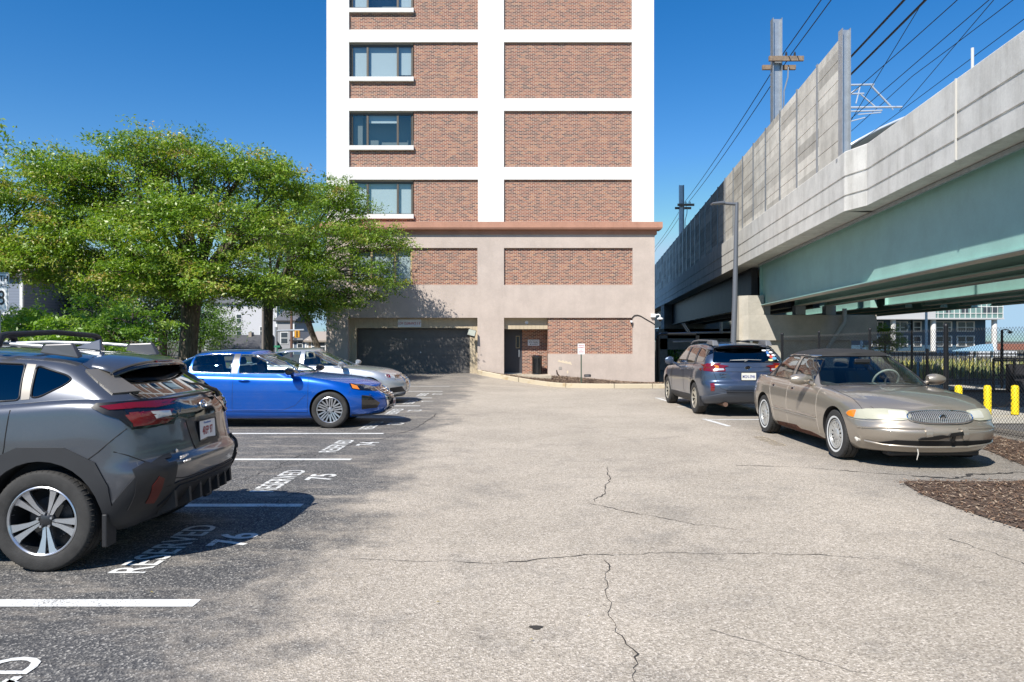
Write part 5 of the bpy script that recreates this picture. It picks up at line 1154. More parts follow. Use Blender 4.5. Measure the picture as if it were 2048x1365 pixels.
def patch(surf, name, P, ax, sg, m, parent, off=.004, back=.012, res=.04):
    """a flat outline laid on the surface as a thin raised piece"""
    bm = bmesh.new()
    vs = [bm.verts.new((u, v, 0)) for u, v in P]; bm.faces.new(vs)
    bmesh.ops.triangulate(bm, faces=bm.faces)
    us = [p[0] for p in P]; w_ = [p[1] for p in P]
    for k, (lo, hi) in enumerate(((min(us), max(us)), (min(w_), max(w_)))):
        n = max(1, int((hi-lo)/res))
        for i in range(1, n):
            c = lo+(hi-lo)*i/n; no = (1, 0, 0) if k == 0 else (0, 1, 0)
            bmesh.ops.bisect_plane(bm, geom=list(bm.verts)+list(bm.edges)+list(bm.faces), plane_co=(c, c, 0), plane_no=no)
    outv = {}
    for v in list(bm.verts):
        co, n = surf.hit((v.co.x, v.co.y), ax, sg); outv[v] = (co, n)
    edges = [e for e in bm.edges if e.is_boundary]; top = list(bm.faces); low = {}
    for e in edges:
        for v in e.verts:
            if v not in low: low[v] = bm.verts.new(outv[v][0]-outv[v][1]*back)
    for v, (co, n) in outv.items(): v.co = co+n*off
    for e in edges: bm.faces.new((e.verts[0], e.verts[1], low[e.verts[1]], low[e.verts[0]]))
    bmesh.ops.recalc_face_normals(bm, faces=bm.faces)
    axv = Vector((0, sg, 0)) if ax == 'y' else Vector((sg, 0, 0)) if ax == 'x' else Vector((0, 0, 1))
    if sum(f.normal.dot(axv)*f.calc_area() for f in top) < 0: bmesh.ops.reverse_faces(bm, faces=bm.faces)
    me = bpy.data.meshes.new(name); bm.to_mesh(me); bm.free(); me.shade_smooth(); me.set_sharp_from_angle(angle=R_(40))
    return link(name, me, m, parent)
def pline(surf, P, ax, sg, off=.0, step=.05, closed=False):
    pts = list(P)+([P[0]] if closed else []); out = []
    for a, b in zip(pts, pts[1:]):
        L = math.hypot(b[0]-a[0], b[1]-a[1]); n = max(1, int(L/step))
        for k in range(n):
            t = k/n; co, nn = surf.hit((a[0]+(b[0]-a[0])*t, a[1]+(b[1]-a[1])*t), ax, sg); out.append(co+nn*off)
    co, nn = surf.hit(pts[-1], ax, sg); out.append(co+nn*off); return out
def seams(surf, lines, m, parent, name='panel_gap', r=.0035, off=.0, n=5):
    for P, ax, sg in lines: mb = MB(); mb.tube(pline(surf, P, ax, sg, off), r, n); mb.build(name, m, parent, smooth=60)
def wheel(parent, loc, sg, r, wd, rim_r, style, mt, mrim, mdark, white=False, rimname='rim', flat=0):
    """sg: +1 left side, -1 right; local Z of the lathe points outward"""
    M = Matrix.Translation(loc) @ Matrix.Rotation(-sg*math.pi/2, 4, 'X')
    h = wd/2
    hub = MB(); hub.lathe([(0, -h*.2), (rim_r*.62, -h*.2), (rim_r*.62, -h*.05), (0, -h*.05)], 28, M)
    hub.lathe([(rim_r*.93, -h*.9), (rim_r*.9, h*.0), (rim_r*.93, h*.8)], 40, M)
    hub.lathe([(0, -h*.85), (rim_r*.92, -h*.85)], 24, M)
    ho = hub.build('wheel', mdark, parent, smooth=40)
    t = MB()
    prof = [(rim_r*.97, -h*.85), (rim_r*1.06, -h*.96), ((r+rim_r)/2, -h*1.03), (r*.955, -h*.97), (r*.99, -h*.8)]
    for gx in (-.55, 0, .55): prof += [(r, h*(gx-.22)), (r, h*(gx-.05)), (r-.009, h*(gx-.04)), (r-.009, h*(gx+.04)), (r, h*(gx+.05)), (r, h*(gx+.22))]
    prof = prof[:-1]+[(r, h*.7), (r*.99, h*.82), (r*.96, h*.97), (r*.93, h*1.0), ((r+rim_r)/2+.006, h*1.035), (rim_r*1.1, h*1.0), (rim_r*1.06, h*.97), (rim_r*1.02, h*.93), (rim_r*.985, h*.86)]
    t.lathe(prof, 56, M)
    # shoulder blocks
    for k in range(56):
        a = 2*math.pi*k/56
        p0 = Vector((math.cos(a)*(r-.002), math.sin(a)*(r-.002), h*.5)); p1 = Vector((math.cos(a)*(r*.965), math.sin(a)*(r*.965), h*.93))
        t.tube([M @ p0, M @ Vector((math.cos(a)*r*.995, math.sin(a)*r*.995, h*.8)), M @ p1], .0045, 3)
    to = t.build('tyre', mt, ho, smooth=50)
    if flat:
        for v in to.data.vertices:
            if v.co.z < flat:
                k = flat-v.co.z; v.co.z = flat-k*.15; v.co.y += sg*min(.03, k*.6)*(1 if (v.co.y-loc[1])*sg > 0 else -1)
    if white:
        wm = MB(); wm.lathe([(rim_r*1.09, h*1.005), (rim_r*1.12, h*1.03), (rim_r*1.2, h*1.042), (rim_r*1.23, h*1.035)], 56, M); wm.build('whitewall', mat('tyre_white', (.62, .62, .60), .6), to, smooth=60)
    rm = MB(); z1 = h*.86
    rm.lathe([(rim_r*.99, z1*.92), (rim_r*1.0, z1+.008), (rim_r*.97, z1+.012), (rim_r*.935, z1+.004), (rim_r*.92, z1*.6)], 56, M)
    def spoke(pts_l, a0, z_in, z_out, th=.02, mirror=False):
        ca, sa = math.cos(a0), math.sin(a0)
        def put(q, dz):
            r_, s_ = q; zz = z_in+(z_out-z_in)*min(1, r_/rim_r)
            return M @ Vector((r_*ca-s_*sa, r_*sa+s_*ca, zz+dz))
        n = len(pts_l); rm.add([put(q, 0) for q in pts_l]+[put(q, -th) for q in pts_l], [tuple(range(n)), tuple(range(n, 2*n))[::-1]]+[(i, (i+1) % n, (i+1) % n+n, i+n) for i in range(n)])
    R = rim_r*.95
    if style == 'twin5':     # five broad machined twin blades, raked
        dk = MB()
        for k in range(5):
            a = 2*math.pi*k/5+.35
            for s_ in (-1, 1):
                spoke([(.045, s_*.003), (R*.5, s_*.004+.010), (R, s_*.015+.022), (R, s_*.084+.030), (R*.83, s_*.056+.018), (R*.5, s_*.033+.010), (.055, s_*.022)], a, z1*.55, z1*.98)
        dk.lathe([(0, z1*.74), (.032, z1*.74), (.05, z1*.6), (.06, z1*.4)], 24, M); dk.build('centre_cap', mdark, ho, smooth=40)
    elif style == 'ten':
        for k in range(5):
            a = 2*math.pi*k/5+.2
            for s_ in (-1, 1):
                spoke([(.04, s_*.002), (R*.45, s_*.010), (R, s_*.006), (R, s_*.036), (R*.45, s_*.032), (.05, s_*.018)], a+s_*.0, z1*.7, z1*.98)
                spoke([(R*.30, s_*.030), (R, s_*.082), (R, s_*.116), (R*.32, s_*.055)], a, z1*.7, z1*.98)
        rm.lathe([(0, z1*.85), (.03, z1*.85), (.045, z1*.7), (.05, z1*.4)], 24, M)
    elif style == 'cover':   # silver wheel cover with slots
        rm.lathe([(0, z1*1.1), (R*.30, z1*1.08), (R*.42, z1*.98), (R*.46, z1*.86)], 40, M)
        for k in range(14):
            a = 2*math.pi*k/14
            spoke([(R*.40, -.017), (R*.84, -.027), (R*.84, .016), (R*.40, .008)], a, z1*.95, z1*.98, .01)
        rm.lathe([(R*.82, z1*.9), (R*.84, z1*1.0), (R*.93, z1*1.02), (R*1.0, z1*.98)], 48, M)
    else:                    # ten plain spokes
        for k in range(style if isinstance(style, int) else 10):
            a = 2*math.pi*k/(style if isinstance(style, int) else 10)
            spoke([(.04, -.012), (R, -.020), (R, .020), (.04, .012)], a, z1*.7, z1*.98)
        rm.lathe([(0, z1*.8), (.04, z1*.8), (.055, z1*.6), (.06, z1*.4)], 24, M)
    rm.build(rimname, mrim, ho, smooth=35)
    if style in ('twin5', 'ten'):
        nb = MB()
        for k in range(5):
            a = 2*math.pi*k/5+.35+.63; c = Vector((math.cos(a)*.05, math.sin(a)*.05, z1*.62)); nb.cyl(M @ c, M @ (c+Vector((0, 0, .02))), .009, 8)
        nb.build('wheel_nut', mrim, ho, smooth=40)
    return ho
def car(root, sp):
    """sp: spec dict. Returns (surf, body bmesh, cabin bmesh) before finishing"""
    body = loft(**sp['body']); cab = loft(**sp['cabin'])
    surf = Surf([body, cab]); surf.b = Surf([body]); surf.c = Surf([cab])
    # wheel arches
    me = bpy.data.meshes.new('b'); body.to_mesh(me); body.free(); bo = bpy.data.objects.new('b', me); C.objects.link(bo)
    mb = MB()
    for x in (sp['wf'], sp['wr']):
        for s in (1, -1):
            rr = sp['arch']
            mb.cyl((x, s*1.3, sp['r']+.01), (x, s*.45, sp['r']+.01), rr, 48)
    co = bpy.data.objects.new('c', mb.mesh('c')); C.objects.link(co)
    for i in (me, co.data): i.materials.clear()
    me.materials.append(sp['paint']); co.data.materials.append(sp['dark'])
    md = bo.modifiers.new('b', 'BOOLEAN'); md.object = co; md.operation = 'DIFFERENCE'; md.solver = 'EXACT'; md.material_mode = 'TRANSFER'
    dg = bpy.context.evaluated_depsgraph_get(); m2 = bpy.data.meshes.new_from_object(bo.evaluated_get(dg))
    body = bmesh.new(); body.from_mesh(m2); sp['body_mats'] = list(m2.materials)
    for o in (bo, co): bpy.data.objects.remove(o)
    body.normal_update(); cab.normal_update()
    # open the body under the cabin, open the cabin's base
    x0, x1, hy = sp['hole']
    bmesh.ops.delete(body, geom=[f for f in body.faces if f.normal.z > .6 and x0 < f.calc_center_median().x < x1 and abs(f.calc_center_median().y) < hy and f.calc_center_median().z > .6], context='FACES')
    bmesh.ops.delete(cab, geom=[f for f in cab.faces if f.normal.z < -.9], context='FACES')
    return surf, body, cab
def mirrorp(P): return [(-u, v) for u, v in P][::-1]
def windows(cab, surf, sp, root, trims):
    """cut the glass out of the cabin; each pane is a part"""
    tr = MB()
    for name, P, ax, sg, gm in sp['glass']:
        P = rounded(P, sp.get('wr_', .035)); fs = cut(cab, P, ax, sg)
        if not fs: print('NO GLASS', name); continue
        nb = pull(cab, fs); finish(name, nb, gm, root, surf, push=-.004)
        if trims: tr.tube(pline(surf, P, ax, sg, .0, .06, True), sp.get('trim_r', .007), 6)
    if trims: tr.build('window_trim', trims, root, smooth=60)
def interior(root, x0, x1, zf, hw, belt, fabric, dark, seats, wheel_side=1, sx=.45):
    mb = MB()
    mb.add([(x0, -hw, belt), (x0, hw, belt), (x1, -hw, belt), (x1, hw, belt), (x0, -hw, zf), (x0, hw, zf), (x1, -hw, zf), (x1, hw, zf)],
           [(4, 5, 7, 6), (0, 1, 5, 4), (2, 6, 7, 3), (0, 4, 6, 2), (1, 3, 7, 5)])
    mb.build('cabin_lining', dark, root)
    d = MB(); d.box(x1-.42, x1+.05, -hw, hw, belt-.25, belt-.03); d.build('dashboard', dark, root, bevel=.04)
    for x, ys, w_ in seats:
        for y in ys:
            s = MB(); s.box(x-.05, x+.45, y-w_/2, y+w_/2, zf+.1, zf+.3)
            M = Matrix.Translation((x-.02, y, zf+.25)) @ Matrix.Rotation(-.25, 4, 'Y'); s.box(-.09, .05, -w_/2, w_/2, 0, .50, M); s.box(-.07, .03, -.12, .12, .53, .67, M)
            s.build('seat', fabric, root, bevel=.035)
    st = MB(); c = Vector((x1-.48, wheel_side*.36, belt+.0)); M = Matrix.Translation(c) @ Matrix.Rotation(-1.1, 4, 'Y')
    st.tube([M @ Vector((.185*math.cos(a), .185*math.sin(a), 0)) for a in [k*math.pi/12 for k in range(25)]], .015, 8)
    for a in (0, 2.1, 4.2): st.cyl(M @ Vector((0, 0, -.02)), M @ Vector((.18*math.cos(a), .18*math.sin(a), 0)), .014, 6)
    st.build('steering_wheel', fabric, root, smooth=50)
def plate(root, loc, ax_rot, txt, col, tcol, top=None, topcol=(.1, .2, .5), name='number_plate', xs=.62):
    """flat plate facing local +Z of M"""
    M = Matrix.Translation(loc) @ ax_rot
    p = MB(); p.prism(rounded([(-.152, -.076), (.152, -.076), (.152, .076), (-.152, .076)], .015), -.003, .0, M); po = p.build(name, mat('plate_'+txt[:2], col, .4), root)
    text_obj('plate_number', txt, .092, mat('plate_ink'+txt[:2], tcol, .5), po, M @ Matrix.Translation((0, -.008, .0015)), .001, xs, .0012)
    if top: text_obj('plate_state', top, .026, mat('plate_blue', topcol, .5), po, M @ Matrix.Translation((0, .058, .0015)), .001, .9)
    f = MB(); f.tube([M @ Vector((x, y, .001)) for x, y in ((-.156, -.08), (.156, -.08), (.156, .08), (-.156, .08), (-.156, -.08))], .005, 5); f.build('plate_frame', M_['black'], po)
    return po
M_ = dict(
    black=mat('black_plastic', (.018, .018, .02), .5), clad=mat('grey_cladding', (.020, .021, .024), .62, var=.1, vscale=6),
    tyre=mat('tyre_rubber', (.030, .029, .028), .8, var=.35, vscale=9, bump=.2, bscale=90), arch=mat('wheel_well', (.010, .010, .011), .9),
    silver=mat('machined_alloy', (.62, .63, .65), .28, .85), alloy=mat('painted_alloy', (.50, .50, .49), .38, .6), chrome=mat('chrome', (.75, .76, .78), .08, 1.0),
    gap=mat('panel_gap_dark', (.008, .008, .009), .8), red=mat('tail_lens_red', (.15, .004, .005), .12, coat=1), clear=mat('lens_clear', (.52, .54, .54), .12, .35, coat=1),
    amber=mat('lens_amber', (.75, .22, .02), .15, coat=1), rblk=mat('gloss_black', (.008, .008, .009), .08, coat=1), tglass=glass('tinted_glass', (.035, .04, .045), 1.15),
    sglass=glass('windshield_glass', (.78, .85, .82), .62), cglass=glass('clear_car_glass', (.80, .86, .83), 1.15), dglass=glass('privacy_glass', (.012, .014, .018), 1.25),
    seat=mat('grey_seat_fabric', (.035, .036, .04), .85, var=.2, vscale=20), lining=mat('cabin_lining', (.02, .02, .022), .8), beige=mat('tan_interior', (.24, .19, .14), .75))
AXX = lambda s: Matrix.Rotation(s*math.pi/2, 4, 'Z') @ Matrix.Rotation(math.pi/2, 4, 'X')   # plate facing +x for s=1
def axle_bump(pts, amp, wd=.42, z1=.78):
    def f(x, z):
        return sum(amp*math.exp(-((x-p)/wd)**2)*max(0, 1-abs(z-.5)/(z1-.1)) for p in pts)
    return f
def arc_pts(cx, cz, r, a0, a1, n=14): return [(cx+r*math.cos(R_(a0+(a1-a0)*i/n)), cz+r*math.sin(R_(a0+(a1-a0)*i/n))) for i in range(n+1)]
def ring_poly(cx, cz, r0, r1, a0, a1, n=16): return arc_pts(cx, cz, r1, a0, a1, n)+arc_pts(cx, cz, r0, a1, a0, n)
def mirror_part(root, surf, x, z, sg, m, hy, sz=(.2, .25, .16), cut_=None):
    mb = MB(); y0 = hy; L, Wd, H = sz
    ring = []
    for k in range(9):
        t = k/8; yy = y0+.06+Wd*t; q = math.sin(math.pi*(.18+.72*t))**.6
        ring.append([(x+L*.5*q*math.cos(a)*(1 if math.cos(a) > 0 else .45), sg*yy, z+H*.5*q*math.sin(a)) for a in [2*math.pi*i/16 for i in range(16)]])
    b = [p for r in ring for p in r]; fs = [(i*16+k, i*16+(k+1) % 16, (i+1)*16+(k+1) % 16, (i+1)*16+k) for i in range(8) for k in range(16)]
    mb.add(b, fs+[tuple(range(16)), tuple(range(128, 144))])
    mb.tube([(x, sg*(y0-.06), z-H*.45), (x, sg*(y0+.03), z-H*.35), (x, sg*(y0+.1), z-H*.15)], [.04, .032, .03], 8)
    return mb.build('door_mirror', m, root, smooth=50)
def side_handle(surf, root, x, z, sg, m, L=.19):
    mb = MB(); pts = []
    for k in range(7):
        t = k/6; co, n = surf.hit((x-L/2+L*t, z), 'y', sg); pts.append(co+n*(.008+.028*math.sin(math.pi*t)**.5))
    mb.tube(pts, [.008, .014, .016, .016, .016, .014, .008], 8); return mb.build('door_handle', m, root, smooth=60)

# ================================================================ grey compact crossover (rear quarter, near left)
def build_crossover():
    root = empty('crossover_car', (-4.585, 5.90, 0), math.pi, 'dark grey crossover with black cladding parked nearest the camera, its tail to the lane', 'car')
    P = paint_mat('graphite_paint', (.105, .112, .128), .6, .28)
    sp = dict(paint=P, dark=M_['arch'], wf=1.335, wr=-1.335, r=.352, arch=.408, hole=(-1.75, .75, .60),
        body=dict(F=((0, 1.98), (.3, 2.10), (.6, 2.13), (1, 2.02)), R=((0, -1.96), (.12, -2.06), (.3, -2.15), (.44, -2.17), (.52, -2.12), (.7, -2.09), (.88, -2.07), (1, -2.0)),
            W=((0, .80), (.1, .865), (.4, .895), (.7, .893), (.87, .880), (.95, .868), (1, .835)),
            zb=((-2.2, .36), (-1.7, .26), (0, .22), (1.7, .25), (2.2, .30)), ze=((-2.1, 1.15), (-1.6, 1.19), (-1.0, 1.15), (-.5, 1.11), (.8, .98), (1.5, .94), (2.0, .86)),
            zc=((-2.1, 1.17), (-1.6, 1.22), (-.5, 1.16), (.9, 1.08), (1.5, 1.02), (2.1, .88)), cf=.7, nf=2.4, cr=.50, nr=3.0,
            plan=((-2.2, .97), (-1.3, 1.0), (0, .985), (1.3, 1.0), (2.1, .96)), bulge=axle_bump((-1.335, 1.335), .022)),
        cabin=dict(F=((0, 1.10), (1, .28)), R=((0, -2.01), (.25, -1.95), (.6, -1.80), (.85, -1.66), (1, -1.56)),
            W=((0, .845), (.08, .835), (.4, .79), (.75, .715), (.93, .655), (1, .60)), zb=((-2.1, 1.11), (1, .97)),
            ze=((-1.75, 1.415), (-1.55, 1.44), (-1.1, 1.485), (-.4, 1.515), (.3, 1.47)), zc=((-1.8, 1.46), (-1.5, 1.495), (-1, 1.535), (-.3, 1.56), (.3, 1.50)),
            cf=.4, nf=2.4, cr=.32, nr=2.7, p=2.6),
        glass=[('side_window', [(-1.17, 1.425), (-1.41, 1.355), (-1.455, 1.325), (-1.41, 1.285), (-1.26, 1.205), (-1.20, 1.20)], 'y', 1, M_['dglass']),
               ('side_window', [(-1.085, 1.435), (-.56, 1.455), (-.50, 1.145), (-1.125, 1.185)], 'y', 1, M_['dglass']),
               ('side_window', [(-.44, 1.455), (.10, 1.43), (.70, 1.08), (-.42, 1.135)], 'y', 1, M_['dglass']),
               ('side_window', [(-1.09, 1.42), (-.5, 1.445), (.10, 1.42), (.70, 1.05), (-1.10, 1.145)], 'y', -1, M_['dglass']),
               ('windshield', [(-.72, 1.06), (.72, 1.06), (.56, 1.43), (-.56, 1.43)], 'x', 1, M_['sglass']),
               ('rear_window', [(-.655, 1.20), (-.60, 1.165), (.60, 1.165), (.655, 1.20), (.565, 1.385), (.50, 1.405), (-.50, 1.405), (-.565, 1.385)], 'x', -1, M_['dglass'])], wr_=.03)
    surf, body, cab = car(root, sp)
    # body-side cladding and lower bumper
    for sg in (1, -1):
        for x in (-1.335, 1.335):
            rp = [(x-.43, .36), (x-.47, .44), (x-.455, .60), (x-.37, .76), (x-.16, .865), (x+.16, .865), (x+.37, .77), (x+.47, .58), (x+.47, .26), (x+.41, .26)]+arc_pts(x, .362, .41, -10, 190, 18)
            bm = pull(body, cut(body, rp, 'y', sg)); finish('arch_cladding', bm, M_['clad'], root, surf, push=.014, thick=.02)
        bm = pull(body, cut(body, [(-.86, .22), (-.86, .42), (.86, .40), (.86, .22)], 'y', sg)); finish('sill_cladding', bm, M_['clad'], root, surf, push=.012, thick=.02)
        bm = pull(body, cut(body, [(-2.3, .26), (-2.3, .78), (-2.10, .79), (-2.04, .77), (-1.83, .50), (-1.77, .40), (-1.77, .26), (-2.1, .26)], 'y', sg, .30)); finish('bumper_cladding', bm, M_['clad'], root, surf, push=.016, thick=.02)
    low = [(-.99, .34), (-.84, .52), (-.60, .545), (-.50, .56), (.50, .56), (.60, .545), (.84, .52), (.99, .34), (.9, .2), (-.9, .2)]
    bm = pull(body, [f for f in cut(body, low, 'x', -1) if f.calc_center_median().x < -1.85]); finish('bumper_cladding', bm, M_['clad'], root, surf, push=.010, thick=.02)
    finish('body', body, sp['body_mats'], root, surf)
    windows(cab, surf, sp, root, M_['black'])
    # black lower skirt fins
    for y in (-.52, -.34, -.17, 0, .17, .34, .52):
        fn = MB(); co, n = surf.hit((y, .47), 'x', -1)
        fn.add([(co.x-.035, y-.018, .50), (co.x-.035, y+.018, .50), (co.x-.045, y-.018, .37), (co.x-.045, y+.018, .37), (co.x+.1, y-.012, .31), (co.x+.1, y+.012, .31), (co.x+.03, y-.018, .52), (co.x+.03, y+.018, .52)],
               [(0, 1, 3, 2), (2, 3, 5, 4), (4, 5, 7, 6), (6, 7, 1, 0), (0, 2, 4, 6), (1, 7, 5, 3)])
        fn.build('bumper_fin', M_['clad'], root)
    patch(surf, 'skid_plate', [(-.60, .40), (.60, .40), (.50, .535), (-.50, .535)], 'x', -1, M_['black'], root, off=.020, back=.0)
    finish('cabin', cab, sp['paint'], root, surf)
    taupe = mat('pillar_sun_sheen', (.20, .185, .165), .42, .4)  # base colour lightened to carry the sun's reflection
    patch(surf, 'pillar_trim', [(-1.195, 1.19), (-1.135, 1.185), (-1.095, 1.435), (-1.16, 1.43)], 'y', 1, taupe, root, off=.003)
    # pillar insert with painted sun sheen by the rear window and the spoiler
    for s in (1, -1):
        patch(surf, 'window_fin', [(-1.50, 1.385), (-1.59, 1.385), (-1.73, 1.295), (-1.84, 1.225), (-1.74, 1.22)], 'y', s, taupe, root, off=.013, res=.02)
    spo = MB(); rows = []
    for x, z, hw in ((-1.36, 1.497, .52), (-1.50, 1.492, .565), (-1.66, 1.465, .60), (-1.75, 1.438, .595)):
        rows.append([(x+.10*abs(t)**3, t*hw, z+.012-.075*abs(t)**3.2) for t in [k/10-1 for k in range(21)]])
    rows.append([(-1.745+.10*abs(k/10-1)**3, (k/10-1)*.59, 1.405-.075*abs(k/10-1)**3.2) for k in range(21)])
    rows.append([(-1.55, (k/10-1)*.50, 1.395-.05*abs(k/10-1)**3.2) for k in range(21)])
    spo.grid(rows); so = spo.build('spoiler', P, root, smooth=50)
    md = so.modifiers.new('s', 'SOLIDIFY'); md.thickness = .012
    b = MB(); b.box(-1.762, -1.735, -.13, .13, 1.425, 1.443); b.build('brake_light', M_['red'], root, bevel=.004)
    e = MB(); e.tube([(-1.762+.10*abs(k/10-1)**3, (k/10-1)*.59, 1.418-.075*abs(k/10-1)**3.2) for k in range(21)], .014, 6); e.build('spoiler_lip', M_['rblk'], root, smooth=60)
    # tail lights
    hsg = mat('lamp_housing', (.007, .007, .008), .35)
    for s in (1, -1):
        t = patch(surf, 'tail_light', [(-1.66, 1.135), (-1.685, 1.16), (-1.9, 1.168), (-2.03, 1.16), (-2.05, 1.05), (-2.05, .98), (-1.90, .985), (-1.83, 1.055), (-1.74, 1.09)], 'y', s, hsg, root, off=.012)
        patch(surf, 'lens', [(-1.71, 1.14), (-1.85, 1.152), (-2.04, 1.150), (-2.04, 1.125), (-1.88, 1.115), (-1.77, 1.115)], 'y', s, M_['red'], t, off=.018)
        patch(surf, 'lens', [(-1.86, 1.075), (-1.97, 1.09), (-2.03, 1.085), (-2.03, .998), (-1.94, 1.0), (-1.90, 1.02)], 'y', s, M_['red'], t, off=.018)
        Q = [(s*.60, 1.075), (s*.80, 1.08), (s*.84, .99), (s*.84, .84), (s*.54, .84), (s*.50, .90), (s*.58, .97), (s*.34, 1.02), (s*.34, 1.06)]
        Q = [(s*.34, 1.13), (s*.79, 1.16), (s*.79, .975), (s*.66, .975), (s*.50, 1.0), (s*.42, 1.03), (s*.34, 1.095)]
        t2 = patch(surf, 'tail_light', Q[::s], 'x', -1, M_['rblk'], root, off=.013)
        patch(surf, 'lens', [(s*a, b_) for a, b_ in [(.38, 1.12), (.78, 1.15), (.78, 1.12), (.60, 1.108)]][::s], 'x', -1, M_['red'], t2, off=.019)
        patch(surf, 'lens', [(s*a, b_) for a, b_ in [(.48, 1.025), (.56, .995), (.78, .995), (.78, 1.09), (.74, 1.09), (.69, 1.03)]][::s], 'x', -1, M_['red'], t2, off=.019)
        patch(surf, 'reversing_lens', [(s*a, b_) for a, b_ in [(.50, 1.045), (.64, 1.035), (.66, 1.085), (.50, 1.078)]][::s], 'x', -1, M_['clear'], t2, off=.021)
        h = patch(surf, 'reflector_housing', [(s*a, b_) for a, b_ in [(.66, .40), (.80, .42), (.83, .70), (.76, .74), (.66, .66)]][::s], 'x', -1, M_['black'], root, off=.026)
        patch(surf, 'reflector', [(s*a, b_) for a, b_ in [(.675, .45), (.735, .46), (.745, .58), (.715, .64), (.68, .62)]][::s], 'x', -1, mat('reflector_red', (.09, .007, .005), .3), h, off=.032)
    # hatch garnish, plate recess, badge
    patch(surf, 'hatch_garnish', [(-.46, 1.04), (-.34, 1.125), (.34, 1.125), (.46, 1.04), (.30, 1.0), (-.30, 1.0)], 'x', -1, M_['rblk'], root, off=.010)
    rec = patch(surf, 'plate_recess', [(-.32, .99), (.32, .99), (.25, .76), (-.25, .76)], 'x', -1, mat('recess_dark', (.03, .032, .036), .35, .4, coat=1), root, off=.006)
    co, n = surf.hit((0, .885), 'x', -1)
    plate(root, (co.x-.014, 0, .885), AXX(-1) @ Matrix.Rotation(-.05, 4, 'X'), '4RFP 97', (.72, .72, .74), (.30, .02, .03), 'Massachusetts')
    co, n = surf.hit((0, 1.085), 'x', -1); M = Matrix.Translation((co.x-.016, 0, 1.085)) @ AXX(-1)
    bd = MB(); bd.tube([M @ Vector((.058*math.cos(a), .036*math.sin(a), .002)) for a in [k*math.pi/12 for k in range(25)]], .005, 6)
    for i, (x, y, r) in enumerate([(-.028, .008, .011), (.0, .014, .006), (.018, .010, .006), (.01, -.008, .006), (.030, -.006, .006), (-.006, -.014, .005)]):
        bd.prism([(x+r*k*math.cos(a*math.pi/4), y+r*k*math.sin(a*math.pi/4)) for a in range(8) for k in [1.2 if a % 2 == 0 else .4]], 0, .005, M)
    bd.build('badge', M_['chrome'], root, smooth=50)
    for txt, y, z, sz in (('SUBARU', .46, .735, .034), ('CROSSTREK', .46, .705, .020), ('In', .50, .785, .04)):
        co, n = surf.hit((y, z), 'x', -1); text_obj('lettering', txt, sz, M_['chrome'], root, Matrix.Translation((co.x-.010, y, z)) @ AXX(-1), .004, 1.1, .001)
    for z, ln in ((.60, .0),):
        co, n = surf.hit((-.50, .63), 'x', -1); text_obj('lettering', 'S', .05, M_['chrome'], root, Matrix.Translation((co.x-.010, -.55, .63)) @ AXX(-1), .004, 1.2, .001)
    # seams
    sm = [([(-.98, .42), (-1.03, .62), (-1.08, .86), (-1.10, 1.12)], 'y', 1), ([(-.30, .42), (-.33, .8), (-.34, 1.06)], 'y', 1),
          ([(-1.88, .985), (-1.72, .83), (-1.60, .74)], 'y', 1),
          ([(-1.93, 1.168), (-1.84, 1.21), (-1.55, 1.375), (-1.44, 1.43), (-1.42, 1.48)], 'y', 1)]
    sm += [([(-.86, .83), (-.70, .70), (-.62, .60), (-.45, .575), (0, .57), (.45, .575), (.62, .60), (.70, .70), (.86, .83)], 'x', -1)]
    seams(surf, sm, M_['gap'], root, r=.004)
    side_handle(surf, root, -.88, 1.005, 1, P, .22)
    patch(surf, 'handle_cup', rounded([(-1.0, 1.02), (-.82, 1.02), (-.82, .975), (-.98, .975)], .02), 'y', 1, M_['gap'], root, off=.001)
    # roof rails and crossbars
    for s in (1, -1):
        rl = MB(); y = s*.585
        rl.tube([(.25, y, 1.535), (.05, y, 1.575), (-.45, y, 1.590), (-.95, y, 1.575), (-1.15, y, 1.56)], .016, 8)
        rl.build('roof_rail', mat('rail_silver', (.45, .46, .47), .35, .5), root, smooth=60)
        rf = MB()
        rf.add([(-1.17, y-.022, 1.578), (-1.17, y+.022, 1.578), (-1.37, y-.02, 1.585), (-1.37, y+.02, 1.585), (-1.43, y-.03, 1.485), (-1.43, y+.035, 1.47), (-1.14, y-.03, 1.52), (-1.14, y+.035, 1.51)],
               [(0, 1, 3, 2), (2, 3, 5, 4), (0, 2, 4, 6), (1, 7, 5, 3), (0, 6, 7, 1), (4, 5, 7, 6)])
        rf.build('rail_foot', mat('rail_foot_grey', (.10, .10, .105), .35, .4), root, bevel=.012)
        rf2 = MB(); rf2.box(-.22, .02, y-.02, y+.02, 1.50, 1.58); rf2.build('rail_foot', M_['black'], root, bevel=.012)
    for x in (-.86, -.10):
        cb = MB(); cb.tube([(x, -.66, 1.56), (x, -.62, 1.632), (x, -.55, 1.648), (x, 0, 1.672), (x, .55, 1.648), (x, .62, 1.632), (x, .66, 1.56)], [.03, .030, .024, .022, .024, .03, .03], 8); cb.build('crossbar', M_['black'], root, smooth=50)
    sf = MB()
    sf.add([(-1.02, .0-.04, 1.54), (-1.02, .04, 1.54), (-1.26, -.035, 1.52), (-1.26, .035, 1.52), (-1.24, -.008, 1.615), (-1.24, .008, 1.615)], [(0, 1, 5, 4), (1, 3, 5), (2, 4, 5, 3), (0, 4, 2), (0, 2, 3, 1)])
    sf.build('antenna_fin', P, root, bevel=.01)
    # wiper, mudflap
    co, n = surf.hit((-.02, 1.13), 'x', -1); wpr = MB()
    wpr.tube([(-2.055, -.34, 1.13), (-2.045, -.32, 1.18), (-1.975, -.14, 1.245), (-1.955, .02, 1.255)], [.022, .018, .011, .008], 6); wpr.build('wiper', M_['black'], root, smooth=50)
